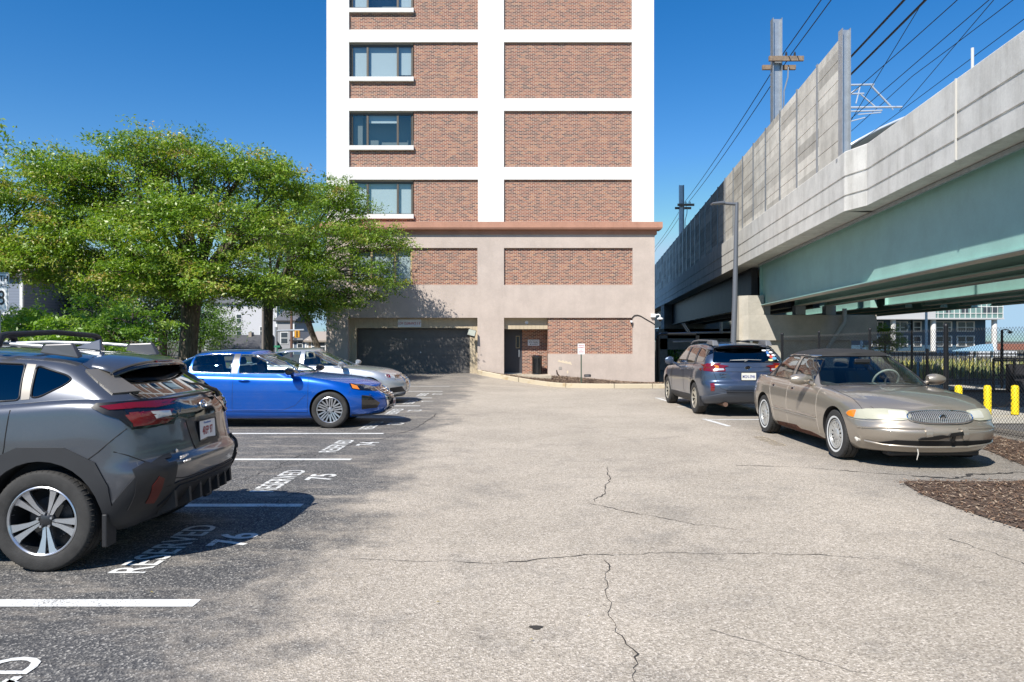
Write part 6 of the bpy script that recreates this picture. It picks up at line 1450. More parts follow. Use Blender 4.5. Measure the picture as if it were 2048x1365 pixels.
    for s in (1, -1):
        mf = MB(); mf.box(-1.78, -1.745, s*.885-.13*(s > 0)-.0*(s < 0), s*.885+.13*(s < 0), .17, .40); mf.build('mudflap', M_['black'], root, bevel=.008)
    for x in (1.335, -1.335):
        for s in (1, -1): wheel(root, (x, s*.785, .352), s, .352, .225, .243, 'twin5', M_['tyre'], M_['silver'], mat('dark_rim', (.05, .052, .056), .35, .5))
    interior(root, -1.7, .8, .45, .74, 1.14, M_['seat'], M_['lining'], [(-.15, (.37, -.37), .5), (-1.0, (.4, -.4, 0), .42)])
    mirror_part(root, surf, .62, 1.10, 1, P, .86); mirror_part(root, surf, .62, 1.10, -1, P, .86)
    return root

# ================================================================ blue saloon
def build_blue():
    root = empty('sedan_car', (-4.755, 14.18, 0), 0, 'bright blue saloon nosing out of the left row behind the grey crossover', 'car')
    P = paint_mat('blue_paint', (.001, .10, .50), .45, .26)
    sp = dict(paint=P, dark=M_['arch'], wf=1.4125, wr=-1.4125, r=.335, arch=.372, hole=(-1.75, .72, .56),
        body=dict(F=((0, 2.24), (.15, 2.36), (.4, 2.42), (.62, 2.42), (.8, 2.36), (1, 2.20)), R=((0, -2.36), (.3, -2.47), (.6, -2.48), (.85, -2.44), (1, -2.36)),
            W=((0, .82), (.1, .875), (.35, .905), (.62, .915), (.8, .905), (.92, .88), (1, .835)),
            zb=((-2.4, .26), (-1.7, .19), (0, .17), (1.7, .19), (2.35, .22)), ze=((-2.4, .98), (-1.9, 1.0), (-1.2, .995), (0, .965), (.9, .945), (1.5, .86), (2.0, .76), (2.3, .69)),
            zc=((-2.45, 1.06), (-1.9, 1.10), (-1, 1.04), (.6, 1.02), (1.1, .975), (1.7, .92), (2.1, .82), (2.4, .68)), cf=.85, nf=2.15, cr=.6, nr=2.5,
            plan=((-2.4, .95), (-1.4, 1.0), (0, .985), (1.4, 1.0), (2.3, .97)), bulge=axle_bump((-1.41, 1.41), .02)),
        cabin=dict(F=((0, 1.10), (.5, .58), (1, .02)), R=((0, -2.12), (.45, -1.88), (1, -1.36)),
            W=((0, .855), (.1, .84), (.45, .775), (.8, .675), (1, .57)), zb=((-2, .96), (1.1, .90)),
            ze=((-1.7, 1.20), (-1.4, 1.30), (-1.1, 1.36), (-.7, 1.39), (-.2, 1.395), (.1, 1.375)), zc=((-1.8, 1.22), (-1.5, 1.315), (-1.15, 1.40), (-.7, 1.435), (-.2, 1.44), (.1, 1.40)), cf=.5, nf=2.3, cr=.5, nr=2.4, p=2.6),
        glass=[('side_window', [(-.30, 1.352), (-.28, 1.003), (.80, .995), (.62, 1.10), (.30, 1.265), (.05, 1.345)], 'y', -1, M_['cglass']),
               ('side_window', [(-1.15, 1.325), (-1.16, 1.03), (-.42, 1.005), (-.43, 1.36), (-.80, 1.355)], 'y', -1, M_['cglass']),
               ('side_window', [(-1.62, 1.06), (-1.20, 1.032), (-1.19, 1.315), (-1.36, 1.25)], 'y', -1, M_['cglass']),
               ('side_window', [(-.40, 1.352), (-.40, 1.003), (.80, .995), (.62, 1.10), (.30, 1.265), (.05, 1.345)], 'y', 1, M_['cglass']),
               ('side_window', [(-1.15, 1.285), (-1.16, 1.03), (-.50, 1.005), (-.5, 1.355), (-.80, 1.345)], 'y', 1, M_['cglass']),
               ('windshield', [(-.70, 1.0), (.70, 1.0), (.55, 1.35), (-.55, 1.35)], 'x', 1, M_['sglass']),
               ('rear_window', [(-.66, 1.09), (.66, 1.09), (.50, 1.28), (-.50, 1.28)], 'x', -1, M_['tglass'])])
    surf, body, cab = car(root, sp)
    finish('body', body, sp['body_mats'], root, surf); windows(cab, surf, sp, root, M_['chrome']); finish('cabin', cab, P, root, surf)
    for s in (-1, 1):
        patch(surf, 'pillar_trim', [(-.42, 1.0), (-.30, 1.0), (-.31, 1.36), (-.42, 1.36)], 'y', s, mat('pillar_satin', (.16, .155, .15), .4, .3), root, off=.002)
        h = patch(surf, 'headlight', [(1.74, .815), (1.80, .72), (1.93, .690), (2.30, .645), (2.34, .665), (2.18, .72), (1.95, .785)], 'y', s, M_['rblk'], root, off=.006)
        patch(surf, 'indicator', [(1.765, .805), (1.82, .725), (1.93, .70), (1.875, .765)], 'y', s, M_['amber'], h, off=.010)
        patch(surf, 'headlight_lens', [(1.95, .765), (2.0, .715), (2.16, .69), (2.10, .735)], 'y', s, mat('lens_dim', (.10, .11, .12), .1, .6, coat=1), h, off=.010)
        patch(surf, 'fog_vent', [(1.98, .60), (2.12, .58), (2.27, .44), (2.22, .35), (1.98, .34)], 'y', s, M_['rblk'], root, off=.005)
        patch(surf, 'grille_trim', [(s*.40, .70), (s*.44, .70), (s*.36, .42), (s*.28, .27), (s*.25, .29), (s*.31, .44)][::s], 'x', 1, M_['chrome'], root, off=.016)
        seams(surf, [([(-.36, .99), (-.37, .6), (-.38, .30)], 'y', s), ([(1.02, .93), (1.02, .55), (1.0, .30)], 'y', s), ([(-.38, .33), (.55, .33), (.78, .42), (.98, .62)], 'y', s), ([(-1.24, 1.0), (-1.18, .8), (-.98, .55), (-.95, .34)], 'y', s), ([(1.80, .72), (1.76, .62)], 'y', s)], M_['gap'], root, r=.003)
        side_handle(surf, root, -.16, .87, s, P, .20); side_handle(surf, root, -1.0, .90, s, P, .20)
        patch(surf, 'side_crease', [(-.9, .335), (1.0, .315), (1.0, .30), (-.9, .32)], 'y', s, P, root, off=.012)
    g = patch(surf, 'grille', [(-.40, .70), (.40, .70), (.31, .44), (.24, .27), (-.24, .27), (-.31, .44)], 'x', 1, M_['rblk'], root, off=.008)
    gm = MB()
    for i in range(9):
        z = .30+i*.045
        for j in range(10):
            y = (j-4.5)*.065+(.03 if i % 2 else 0)
            if abs(y) < .24+(z-.27)*.33: co, n = surf.hit((y, z), 'x', 1); gm.tube([co+n*.014+Vector((0, -.022, .008)), co+n*.02+Vector((0, 0, -.008)), co+n*.014+Vector((0, .022, .008))], .004, 4)
    gm.build('grille_mesh', mat('grille_grey', (.12, .12, .13), .3, .7), g)
    co, n = surf.hit((0, .62), 'x', 1); bd = MB(); M = Matrix.Translation(co+n*.02) @ AXX(1); bd.tube([M @ Vector((.05*math.cos(a), .05*math.sin(a), 0)) for a in [k*math.pi/10 for k in range(21)]], .006, 6); bd.tube([M @ Vector((-.06, 0, .004)), M @ Vector((.06, 0, .004))], .010, 5); bd.build('badge', M_['chrome'], root)
    co, n = surf.hit((0, .42), 'x', 1); plate(root, (co.x+.035, 0, .42), AXX(1), '2MK 417', (.72, .72, .74), (.30, .02, .03))
    lip = MB(); lip.tube(pline(surf, [(.80, .235), (.4, .225), (0, .225), (-.4, .225), (-.80, .235)], 'x', 1, .0), .018, 6); lip.build('chin_spoiler', M_['black'], root, smooth=60)
    for s in (1, -1):
        mirror_part(root, surf, .70, 1.045, s, M_['rblk'], .88, (.24, .22, .15))
        for x in (1.4125, -1.4125): wheel(root, (x, s*.80, .335), s, .335, .22, .238, 'ten', M_['tyre'], M_['silver'], mat('dark_rim', (.05, .052, .056), .35, .5))
    interior(root, -1.6, .85, .40, .72, .97, M_['seat'], M_['lining'], [(-.20, (.36, -.36), .48), (-1.05, (.4, -.4, 0), .42)])
    wp = MB(); wp.tube([(1.0, -.5, 1.0), (.96, -.1, 1.03), (.95, .15, 1.035)], .008, 5); wp.build('wiper', M_['black'], root)
    return root

# ================================================================ silver saloon
def build_silver():
    root = empty('sedan_car', (-5.02, 19.15, 0), 0, 'silver saloon beyond the blue car, facing the lane near the garage door', 'car')
    P = paint_mat('silver_paint', (.46, .48, .50), .55, .32)
    sp = dict(paint=P, dark=M_['arch'], wf=1.405, wr=-1.405, r=.325, arch=.365, hole=(-1.7, .70, .55),
        body=dict(F=((0, 2.16), (.2, 2.26), (.5, 2.29), (.8, 2.24), (1, 2.10)), R=((0, -2.30), (.3, -2.40), (.7, -2.41), (1, -2.32)),
            W=((0, .81), (.1, .865), (.4, .905), (.7, .912), (.9, .88), (1, .835)),
            zb=((-2.4, .24), (0, .16), (2.3, .19)), ze=((-2.4, .95), (-1.2, .97), (0, .945), (.9, .91), (1.6, .83), (2.15, .70)),
            zc=((-2.4, 1.02), (-1.7, 1.05), (0, 1.02), (1.0, .96), (1.7, .89), (2.25, .70)), cf=.62, nf=2.5, cr=.55, nr=2.6,
            plan=((-2.4, .95), (-1.4, 1), (1.4, 1), (2.3, .97)), bulge=axle_bump((-1.4, 1.4), .02)),
        cabin=dict(F=((0, 1.02), (.5, .52), (1, .02)), R=((0, -1.95), (.45, -1.62), (1, -1.12)), W=((0, .85), (.1, .835), (.45, .77), (.8, .665), (1, .56)), zb=((-2, .92), (1.1, .88)),
            ze=((-1.5, 1.22), (-1.1, 1.33), (-.6, 1.37), (-.2, 1.375), (.1, 1.35)), zc=((-1.5, 1.26), (-1.1, 1.38), (-.6, 1.42), (-.2, 1.42), (.1, 1.38)), cf=.45, nf=2.4, cr=.45, nr=2.4, p=2.6),
        glass=[('side_window', [(-.26, 1.335), (-.25, .975), (.80, .965), (.55, 1.10), (.25, 1.26), (.02, 1.33)], 'y', s, M_['cglass']) for s in (-1, 1)]+
              [('side_window', [(-1.35, 1.03), (-1.2, 1.21), (-1.0, 1.30), (-.37, 1.335), (-.36, .98), (-1.30, .99)], 'y', s, M_['cglass']) for s in (-1, 1)]+
              [('windshield', [(-.70, .965), (.70, .965), (.54, 1.32), (-.54, 1.32)], 'x', 1, M_['sglass']), ('rear_window', [(-.62, 1.06), (.62, 1.06), (.48, 1.32), (-.48, 1.32)], 'x', -1, M_['tglass'])])
    surf, body, cab = car(root, sp)
    finish('body', body, sp['body_mats'], root, surf); windows(cab, surf, sp, root, M_['chrome']); finish('cabin', cab, P, root, surf)
    for s in (-1, 1):
        h = patch(surf, 'headlight', [(1.80, .755), (1.86, .67), (2.20, .62), (2.3, .64), (2.2, .715), (2.0, .755)], 'y', s, M_['clear'], root, off=.006)
        patch(surf, 'indicator', [(1.82, .75), (1.87, .68), (1.95, .67), (1.90, .745)], 'y', s, M_['red'], h, off=.010)
        patch(surf, 'headlight_lens', [(2.0, .73), (2.04, .66), (2.14, .645), (2.12, .72)], 'y', s, M_['rblk'], h, off=.010)
        patch(surf, 'fog_vent', rounded([(1.94, .42), (2.20, .44), (2.25, .30), (1.90, .29)], .02), 'y', s, M_['black'], root, off=.005)
        seams(surf, [([(-.31, .96), (-.33, .6), (-.35, .28)], 'y', s), ([(.98, .90), (.98, .55), (.95, .28)], 'y', s)], M_['gap'], root, r=.003)
        side_handle(surf, root, -.12, .84, s, P, .20); mirror_part(root, surf, .72, 1.02, s, P, .87, (.22, .20, .14))
        for x in (1.405, -1.405): wheel(root, (x, s*.80, .325), s, .325, .22, .225, 10, M_['tyre'], M_['alloy'], M_['arch'])
    g = patch(surf, 'grille', rounded([(-.30, .70), (.30, .70), (.34, .55), (.26, .26), (-.26, .26), (-.34, .55)], .05), 'x', 1, M_['rblk'], root, off=.006)
    gb = MB()
    for i in range(8): z = .30+i*.05; gb.tube(pline(surf, [(-.26, z), (.26, z)], 'x', 1, .012), .005, 4)
    gb.tube(pline(surf, rounded([(-.30, .70), (.30, .70), (.34, .55), (.26, .26), (-.26, .26), (-.34, .55)], .05), 'x', 1, .008, closed=True), .010, 6); gb.build('grille_bar', M_['chrome'], g)
    lr = MB(); co, n = surf.hit((0, .62), 'x', 1)
    for k in range(4): M = Matrix.Translation(co+n*.022) @ AXX(1); lr.tube([M @ Vector(((k-1.5)*.05+.034*math.cos(a), .034*math.sin(a), 0)) for a in [q*math.pi/8 for q in range(17)]], .004, 5)
    lr.build('badge', M_['chrome'], root)
    lip = MB(); lip.tube(pline(surf, [(.8, .20), (0, .19), (-.8, .20)], 'x', 1, .0), .02, 6); lip.build('chin_spoiler', M_['black'], root, smooth=60)
    interior(root, -1.5, .82, .40, .72, .94, M_['seat'], M_['lining'], [(-.20, (.36, -.36), .48), (-1.05, (.4, -.4, 0), .42)])
    return root

# ================================================================ blue-grey estate, seen from behind
def build_estate():
    root = empty('station_wagon', (4.93, 17.40, T(4.93, 17.4)), R_(90.0), 'slate blue estate car seen from behind, stickers in its rear window', 'car')
    P = paint_mat('slate_paint', (.062, .088, .140), .6, .32)
    sp = dict(paint=P, dark=M_['arch'], wf=1.37, wr=-1.37, r=.345, arch=.395, hole=(-2.05, .70, .58),
        body=dict(F=((0, 2.2), (.4, 2.34), (.8, 2.28), (1, 2.1)), R=((0, -2.22), (.14, -2.33), (.32, -2.39), (.45, -2.38), (.55, -2.30), (.8, -2.27), (1, -2.20)),
            W=((0, .80), (.1, .865), (.4, .905), (.65, .915), (.85, .90), (.94, .88), (1, .845)),
            zb=((-2.3, .36), (-1.8, .27), (0, .23), (2.3, .26)), ze=((-2.3, 1.10), (-1.5, 1.10), (0, 1.04), (.9, 1.0), (1.6, .95), (2.2, .82)),
            zc=((-2.3, 1.14), (-1.5, 1.14), (0, 1.1), (1, 1.06), (1.7, 1.0), (2.3, .82)), cf=.6, nf=2.5, cr=.42, nr=3.0,
            plan=((-2.35, .97), (-1.4, 1), (1.4, 1), (2.3, .96)), bulge=axle_bump((-1.37, 1.37), .022)),
        cabin=dict(F=((0, 1.1), (1, .3)), R=((0, -2.23), (.4, -2.15), (.8, -1.98), (1, -1.85)), W=((0, .855), (.1, .845), (.45, .80), (.8, .72), (.95, .67), (1, .62)), zb=((-2.2, 1.05), (1, .98)),
            ze=((-2.1, 1.46), (-1.8, 1.49), (-.8, 1.53), (.3, 1.49)), zc=((-2.1, 1.52), (-1.8, 1.545), (-.8, 1.58), (.3, 1.53)), cf=.4, nf=2.4, cr=.26, nr=2.8, p=2.6),
        glass=[('side_window', [(-2.0, 1.40), (-1.25, 1.445), (-1.22, 1.13), (-1.85, 1.16)], 'y', s, M_['tglass']) for s in (1, -1)]+
              [('side_window', [(-1.16, 1.445), (-.42, 1.46), (-.40, 1.09), (-1.13, 1.125)], 'y', s, M_['tglass']) for s in (1, -1)]+
              [('side_window', [(-.33, 1.46), (.10, 1.44), (.66, 1.05), (-.31, 1.085)], 'y', s, M_['tglass']) for s in (1, -1)]+
              [('windshield', [(-.7, 1.06), (.7, 1.06), (.56, 1.45), (-.56, 1.45)], 'x', 1, M_['sglass']),
               ('rear_window', [(-.70, 1.15), (.70, 1.15), (.60, 1.45), (-.60, 1.45)], 'x', -1, M_['dglass'])])
    surf, body, cab = car(root, sp)
    for s in (1, -1):
        bm = pull(body, cut(body, [(-.94, .2), (-.94, .40), (.94, .38), (.94, .2)], 'y', s)); finish('sill_cladding', bm, M_['clad'], root, surf, push=.012, thick=.02)
    low = [(-.99, .40), (-.60, .50), (-.45, .53), (.45, .53), (.60, .50), (.99, .40), (.95, .2), (-.95, .2)]
    grey = mat('bumper_grey', (.075, .085, .105), .5, var=.1)
    bm = pull(body, [f for f in cut(body, low, 'x', -1) if f.calc_center_median().x < -1.85]); finish('bumper_cladding', bm, grey, root, surf, push=.016, thick=.02)
    finish('body', body, sp['body_mats'], root, surf); windows(cab, surf, sp, root, M_['rblk']); finish('cabin', cab, P, root, surf)
    for s in (1, -1):
        t = patch(surf, 'tail_light', [(s*a, b) for a, b in [(.46, 1.0), (.50, 1.07), (.60, 1.10), (.89, 1.14), (.89, .97), (.70, .955), (.47, .965)]][::s], 'x', -1, M_['red'], root, off=.012)
        patch(surf, 'reversing_lens', [(s*a, b) for a, b in [(.49, .985), (.50, 1.02), (.66, 1.02), (.66, .975)]][::s], 'x', -1, M_['clear'], t, off=.018)
        patch(surf, 'indicator', [(s*a, b) for a, b in [(.58, 1.03), (.60, 1.075), (.68, 1.085), (.68, 1.03)]][::s], 'x', -1, M_['amber'], t, off=.018)
        patch(surf, 'tail_light', [(-2.3, 1.0), (-2.3, 1.14), (-2.14, 1.13), (-1.98, 1.10), (-1.98, 1.05), (-2.08, .975)], 'y', s, M_['red'], root, off=.012)
        patch(surf, 'reflector', [(s*a, b) for a, b in [(.70, .72), (.78, .71), (.775, .555), (.71, .56)]][::s], 'x', -1, M_['red'], root, off=.008)
        rl = MB(); y = s*.57
        rl.tube([(.2, y, 1.53), (.0, y, 1.59), (-.5, y, 1.615), (-1.2, y, 1.61), (-1.65, y, 1.60)], .02, 8); rl.build('roof_rail', mat('rail_grey', (.16, .165, .175), .45, .3), root, smooth=60)
        rf = MB(); rf.add([(-1.45, y-.06, 1.625), (-1.45, y+.06, 1.625), (-1.82, y-.05, 1.61), (-1.82, y+.05, 1.61), (-1.90, y-.07, 1.50), (-1.90, y+.07, 1.50), (-1.35, y-.06, 1.54), (-1.35, y+.06, 1.53)],
               [(0, 1, 3, 2), (2, 3, 5, 4), (0, 2, 4, 6), (1, 7, 5, 3), (0, 6, 7, 1), (4, 5, 7, 6)]); rf.build('rail_foot', mat('rail_grey', (.16, .165, .175), .45, .3), root, bevel=.012)
        seams(surf, [([(-.37, 1.08), (-.38, .42)], 'y', s), ([(-1.2, 1.12), (-1.15, .8), (-.98, .42)], 'y', s), ([(.86, 1.0), (.88, .42)], 'y', s), ([(-.9, .78), (.8, .74)], 'y', s)], M_['gap'], root, r=.0035)
        side_handle(surf, root, -.25, .94, s, P, .20); side_handle(surf, root, -.98, .97, s, P, .20)
        mirror_part(root, surf, .62, 1.12, s, P, .86, (.18, .20, .20))
        for x in (1.37, -1.37): wheel(root, (x, s*.795, .345), s, .345, .225, .225, 10, M_['tyre'], mat('bronze_alloy', (.52, .48, .40), .4, .5), M_['arch'])
        fl = MB(); fl.box(-1.80, -1.765, s*.90-.2*(s > 0), s*.90+.2*(s < 0), .20, .42); fl.build('mudflap', M_['black'], root, bevel=.008)
    seams(surf, [([(-.66, 1.14), (-.70, .95), (-.60, .62), (-.50, .58), (0, .575), (.50, .58), (.60, .62), (.70, .95), (.66, 1.14)], 'x', -1), ([(-.62, .955), (.62, .955)], 'x', -1), ([(-.85, .80), (-.72, .78)], 'x', -1)], M_['gap'], root, r=.004)
    patch(surf, 'plate_recess', [(-.42, .945), (.42, .945), (.33, .76), (-.33, .76)], 'x', -1, mat('recess_blue', (.05, .075, .15), .4, .5, coat=1), root, off=.002)
    ch = MB(); ch.tube(pline(surf, [(-.48, .555), (0, .55), (.48, .555)], 'x', -1, .02), .012, 6); ch.build('bumper_step', M_['clad'], root)
    co, n = surf.hit((0, .86), 'x', -1); plate(root, (co.x-.022, 0.0, .862), AXX(-1), 'MGN-3946', (.70, .69, .62), (.05, .07, .25), None)
    co, n = surf.hit((0, 1.04), 'x', -1); M = Matrix.Translation((co.x-.012, 0, 1.04)) @ AXX(-1)
    bd = MB(); bd.prism([(.062*math.cos(a), .038*math.sin(a)) for a in [k*math.pi/10 for k in range(20)]], -.004, .004, M); bd.build('badge', M_['rblk'], root)
    bd = MB(); bd.tube([M @ Vector((.062*math.cos(a), .038*math.sin(a), .004)) for a in [k*math.pi/10 for k in range(21)]], .005, 5)
    for x, y, r in [(-.03, .008, .012), (.005, .014, .007), (.025, .008, .007), (.012, -.010, .007), (.034, -.008, .007)]: bd.bbox((0, 0, 0), (r, r, .006), 0, M @ Matrix.Translation((x, y, .006)) @ Matrix.Rotation(.78, 4, 'Z'))
    bd.build('badge_ring', M_['chrome'], root)
    for t_, y, z, sz in (('SUBARU', .50, .905, .045), ('OUTBACK', .50, .845, .028)):
        co, n = surf.hit((y, z), 'x', -1); text_obj('lettering', t_, sz, M_['chrome'], root, Matrix.Translation((co.x-.006, y, z)) @ AXX(-1), .003, 1.2, .001)
    b = MB(); b.tube(pline(surf, [(-.24, 1.485), (0, 1.49), (.24, 1.485)], 'x', -1, .0), .022, 6); b.build('brake_light', M_['red'], root, smooth=60)
    spo = MB(); spo.grid([[(x+.12*abs(t)**3, t*hw, z-.05*abs(t)**3) for t in [k/8-1 for k in range(17)]] for x, z, hw in ((-1.65, 1.562, .56), (-1.85, 1.552, .60), (-2.02, 1.520, .62), (-2.01, 1.49, .61))])
    so = spo.build('spoiler', P, root, smooth=50); md = so.modifiers.new('s', 'SOLIDIFY'); md.thickness = .014
    # stickers in the corner of the glass
    st = rnd.sample(range(100), 100); k = 0
    cols = [(.7, .7, .72), (.65, .66, .7), (.08, .2, .5), (.7, .7, .68), (.55, .08, .06), (.66, .68, .7), (.12, .35, .55), (.7, .7, .7), (.6, .62, .3)]
    for (y, z, a, b) in [(-.44, 1.40, .05, .018), (-.54, 1.42, .05, .022), (-.50, 1.35, .03, .035), (-.58, 1.36, .045, .022), (-.55, 1.27, .04, .035), (-.62, 1.30, .05, .022), (-.61, 1.235, .055, .028), (-.50, 1.30, .03, .022), (-.52, 1.20, .055, .022)]:
        patch(surf, 'sticker', [(y+a*math.cos(q), z+b*math.sin(q)) for q in [i*math.pi/7 for i in range(14)]], 'x', -1, mat('sticker%d' % k, cols[k], .5), root, off=.002, back=.002, res=.03); k += 1
    wp = MB(); wp.tube(pline(surf, [(.05, 1.165), (-.02, 1.19), (.35, 1.185)], 'x', -1, .02), .008, 5); wp.tube(pline(surf, [(-.30, 1.19), (0, 1.20), (.30, 1.19)], 'x', -1, .018), .007, 5); wp.build('wiper', mat('wiper_grey', (.3, .3, .3), .5), root)
    ex = MB(); ex.cyl((-2.2, .45, .27), (-1.6, .45, .27), .05, 12); ex.box(-1.9, -1.3, -.55, .25, .26, .40); ex.cyl((-1.37, -.7, .34), (-1.37, .7, .34), .05, 8); ex.build('exhaust', mat('rusty_metal', (.12, .07, .05), .8), root)
    interior(root, -1.9, .8, .45, .74, 1.05, M_['seat'], M_['lining'], [(-.15, (.37, -.37), .5), (-1.0, (.4, -.4, 0), .42)])
    return root

# ================================================================ champagne saloon, front quarter
def build_champagne():
    root = empty('sedan_car', (5.30, 11.28, 0), R_(-90), 'champagne gold saloon with black vinyl roof and taped front bumper', 'car')
    P = paint_mat('champagne_paint', (.335, .295, .245), .55, .34)
    vin = mat('vinyl_roof', (.022, .0215, .021), .75, bump=.3, bscale=180)
    ch = M_['chrome']
    sp = dict(paint=P, dark=M_['arch'], wf=1.385, wr=-1.385, r=.333, arch=.372, hole=(-1.62, .62, .56),
        body=dict(F=((0, 2.30), (.15, 2.36), (.35, 2.42), (.52, 2.43), (.60, 2.39), (.75, 2.36), (.9, 2.31), (1, 2.21)), R=((0, -2.42), (.3, -2.53), (.55, -2.52), (.7, -2.46), (1, -2.38)),
            W=((0, .80), (.1, .865), (.35, .905), (.6, .918), (.8, .905), (.92, .875), (1, .825)),
            zb=((-2.5, .26), (-1.8, .20), (0, .185), (1.7, .20), (2.35, .22)), ze=((-2.5, .95), (-1.6, .985), (-.5, .965), (.8, .93), (1.5, .87), (2.05, .775), (2.3, .735)),
            zc=((-2.5, 1.0), (-1.9, 1.04), (-.5, 1.02), (.7, .99), (1.1, .955), (1.7, .90), (2.1, .82), (2.35, .74)), cf=.66, nf=2.4, cr=.7, nr=2.4,
            plan=((-2.5, .93), (-1.4, .99), (0, 1.0), (1.4, .99), (2.3, .96)), p=2.6, bulge=axle_bump((-1.38, 1.38), .012)),
        cabin=dict(F=((0, .98), (.5, .60), (1, .12)), R=((0, -1.92), (.5, -1.55), (1, -1.12)), W=((0, .845), (.08, .83), (.45, .765), (.8, .675), (.93, .62), (1, .56)), zb=((-2, .93), (1, .88)),
            ze=((-1.5, 1.27), (-1.1, 1.375), (-.6, 1.415), (-.1, 1.415), (.15, 1.385)), zc=((-1.5, 1.33), (-1.1, 1.435), (-.6, 1.475), (-.1, 1.47), (.15, 1.41)), cf=.36, nf=2.3, cr=.4, nr=2.4, p=2.8),
        glass=[('side_window', [(-.26, 1.345), (-.24, .985), (.52, .97), (.40, 1.15), (.16, 1.31), (.04, 1.35)], 'y', s, M_['cglass']) for s in (-1, 1)]+
              [('side_window', [(-1.05, 1.325), (-1.12, 1.00), (-.36, .99), (-.36, 1.345), (-.7, 1.355)], 'y', s, M_['cglass']) for s in (-1, 1)]+
              [('side_window', [(-1.11, 1.305), (-1.17, 1.005), (-1.44, 1.01), (-1.30, 1.16)], 'y', s, M_['cglass']) for s in (-1, 1)]+
              [('windshield', [(-.775, .955), (.775, .955), (.70, 1.14), (.585, 1.345), (.50, 1.37), (-.50, 1.37), (-.585, 1.345), (-.70, 1.14)], 'x', 1, M_['sglass']), ('rear_window', [(-.60, 1.08), (.60, 1.08), (.48, 1.33), (-.48, 1.33)], 'x', -1, M_['cglass'])])
    surf, body, cab = car(root, sp)
    finish('body', body, sp['body_mats'], root, surf)
    windows(cab, surf, sp, root, M_['black'])
    roofs = []
    fs = [f for f in cab.faces if (f.calc_center_median().z > 1.362 and f.calc_center_median().x > -1.2) or (f.calc_center_median().x < -1.0 and f.calc_center_median().z > 1.0)]
    rb = pull(cab, fs); finish('vinyl_roof', rb, vin, root, surf, push=.004, thick=.01)
    finish('cabin', cab, P, root, surf)
    tr = MB()
    for s in (-1, 1):
        tr.tube(pline(surf, [(-1.45, 1.02), (-1.28, 1.22), (-1.05, 1.345), (-.7, 1.375), (-.3, 1.375), (.05, 1.37)], 'y', s, .006), .007, 6)
        tr.tube(pline(surf, [(-1.95, .97), (-1.75, .985), (-1.5, .985)], 'y', s, .008), .012, 6)
        lh = mat('lens_hazed', (.40, .395, .31), .38, .0, spec=.4); h2 = patch(surf, 'headlight', rounded([(1.73, .655), (1.80, .70), (1.95, .722), (2.16, .73), (2.16, .612), (1.95, .605), (1.80, .618)], .02), 'y', s, lh, root, off=.010)
        h = patch(surf, 'headlight', rounded([(s*a, b) for a, b in [(.36, .725), (.36, .635), (.48, .610), (.80, .615), (.80, .728), (.6, .740)]][::s], .03), 'x', 1, mat('lens_hazed', (.40, .395, .31), .38, .0, spec=.4), root, off=.012)
        patch(surf, 'headlight_lens', rounded([(s*a, b) for a, b in [(.40, .715), (.40, .64), (.58, .635), (.58, .72)]][::s], .02), 'x', 1, mat('lens_bright', (.52, .52, .46), .35, .1, spec=.4), h, off=.016)
        patch(surf, 'indicator', rounded([(1.745, .655), (1.80, .692), (1.91, .712), (1.91, .615), (1.80, .626)], .02), 'y', s, M_['amber'], h2, off=.014)
        seams(surf, [([(-.31, .98), (-.32, .6), (-.33, .27)], 'y', s), ([(.80, .93), (.82, .55), (.84, .27)], 'y', s), ([(-1.10, .98), (-1.08, .8), (-.95, .5), (-.92, .27)], 'y', s), ([(1.80, .60), (2.0, .585), (2.3, .585)], 'y', s)], mat('seam_tan', (.44, .39, .33), .7), root, r=.003)
        mo = MB(); mo.tube(pline(surf, [(-.90, .505), (.80, .495)], 'y', s, .002), .020, 6); mo.build('side_moulding', P, root, smooth=60)
        mo = MB(); mo.tube(pline(surf, [(-.90, .487), (.80, .477)], 'y', s, .010), .007, 5); mo.build('chrome_strip', mat('trim_pale', (.60, .56, .50), .3, .3), root, smooth=60)
        rust = [(-.9, .20), (-.85, .27), (-.6, .245), (-.45, .285), (-.2, .25), (0, .30), (.15, .255), (.5, .26), (.7, .24), (.9, .19)]
        patch(surf, 'rusty_sill', rust[::-1], 'y', s, mat('rust', (.10, .035, .018), .95, var=.6, vscale=25, bump=.5), root, off=.003)
        for x in (-.12, -.93):
            cc = [(x+.055*math.cos(q), .855+.032*math.sin(q)) for q in [i*math.pi/8 for i in range(16)]]
            hd = patch(surf, 'door_handle', cc, 'y', s, ch, root, off=.005, res=.02); patch(surf, 'handle_slot', [(x+.04*math.cos(q), .858+.018*math.sin(q)) for q in [i*math.pi/8 for i in range(16)]], 'y', s, M_['gap'], hd, off=.007, res=.02)
        mirror_part(root, surf, .46, 1.03, s, P, .83, (.20, .26, .17))
        for x in (1.385, -1.385): wheel(root, (x, s*.79, .333), s, .333, .205, .20, 'cover', M_['tyre'], mat('wheel_cover_silver', (.52, .52, .50), .35, .5), M_['arch'], white=True, rimname='wheel_cover', flat=.035)
        seams(surf, [([(2.28, .80*s), (1.9, .80*s), (1.4, .80*s), (.98, .76*s)], 'z', 1)], M_['gap'], root, r=.003)
    tr.build('chrome_trim', ch, root, smooth=60)
    # grille
    E = [(.40*math.copysign(abs(math.cos(q))**.75, math.cos(q)), .655+.072*math.copysign(abs(math.sin(q))**.75, math.sin(q))) for q in [i*math.pi/20 for i in range(40)]]
    g = patch(surf, 'grille', E, 'x', 1, mat('grille_dark', (.06, .06, .06), .4, .6), root, off=.010)
    gb = MB()
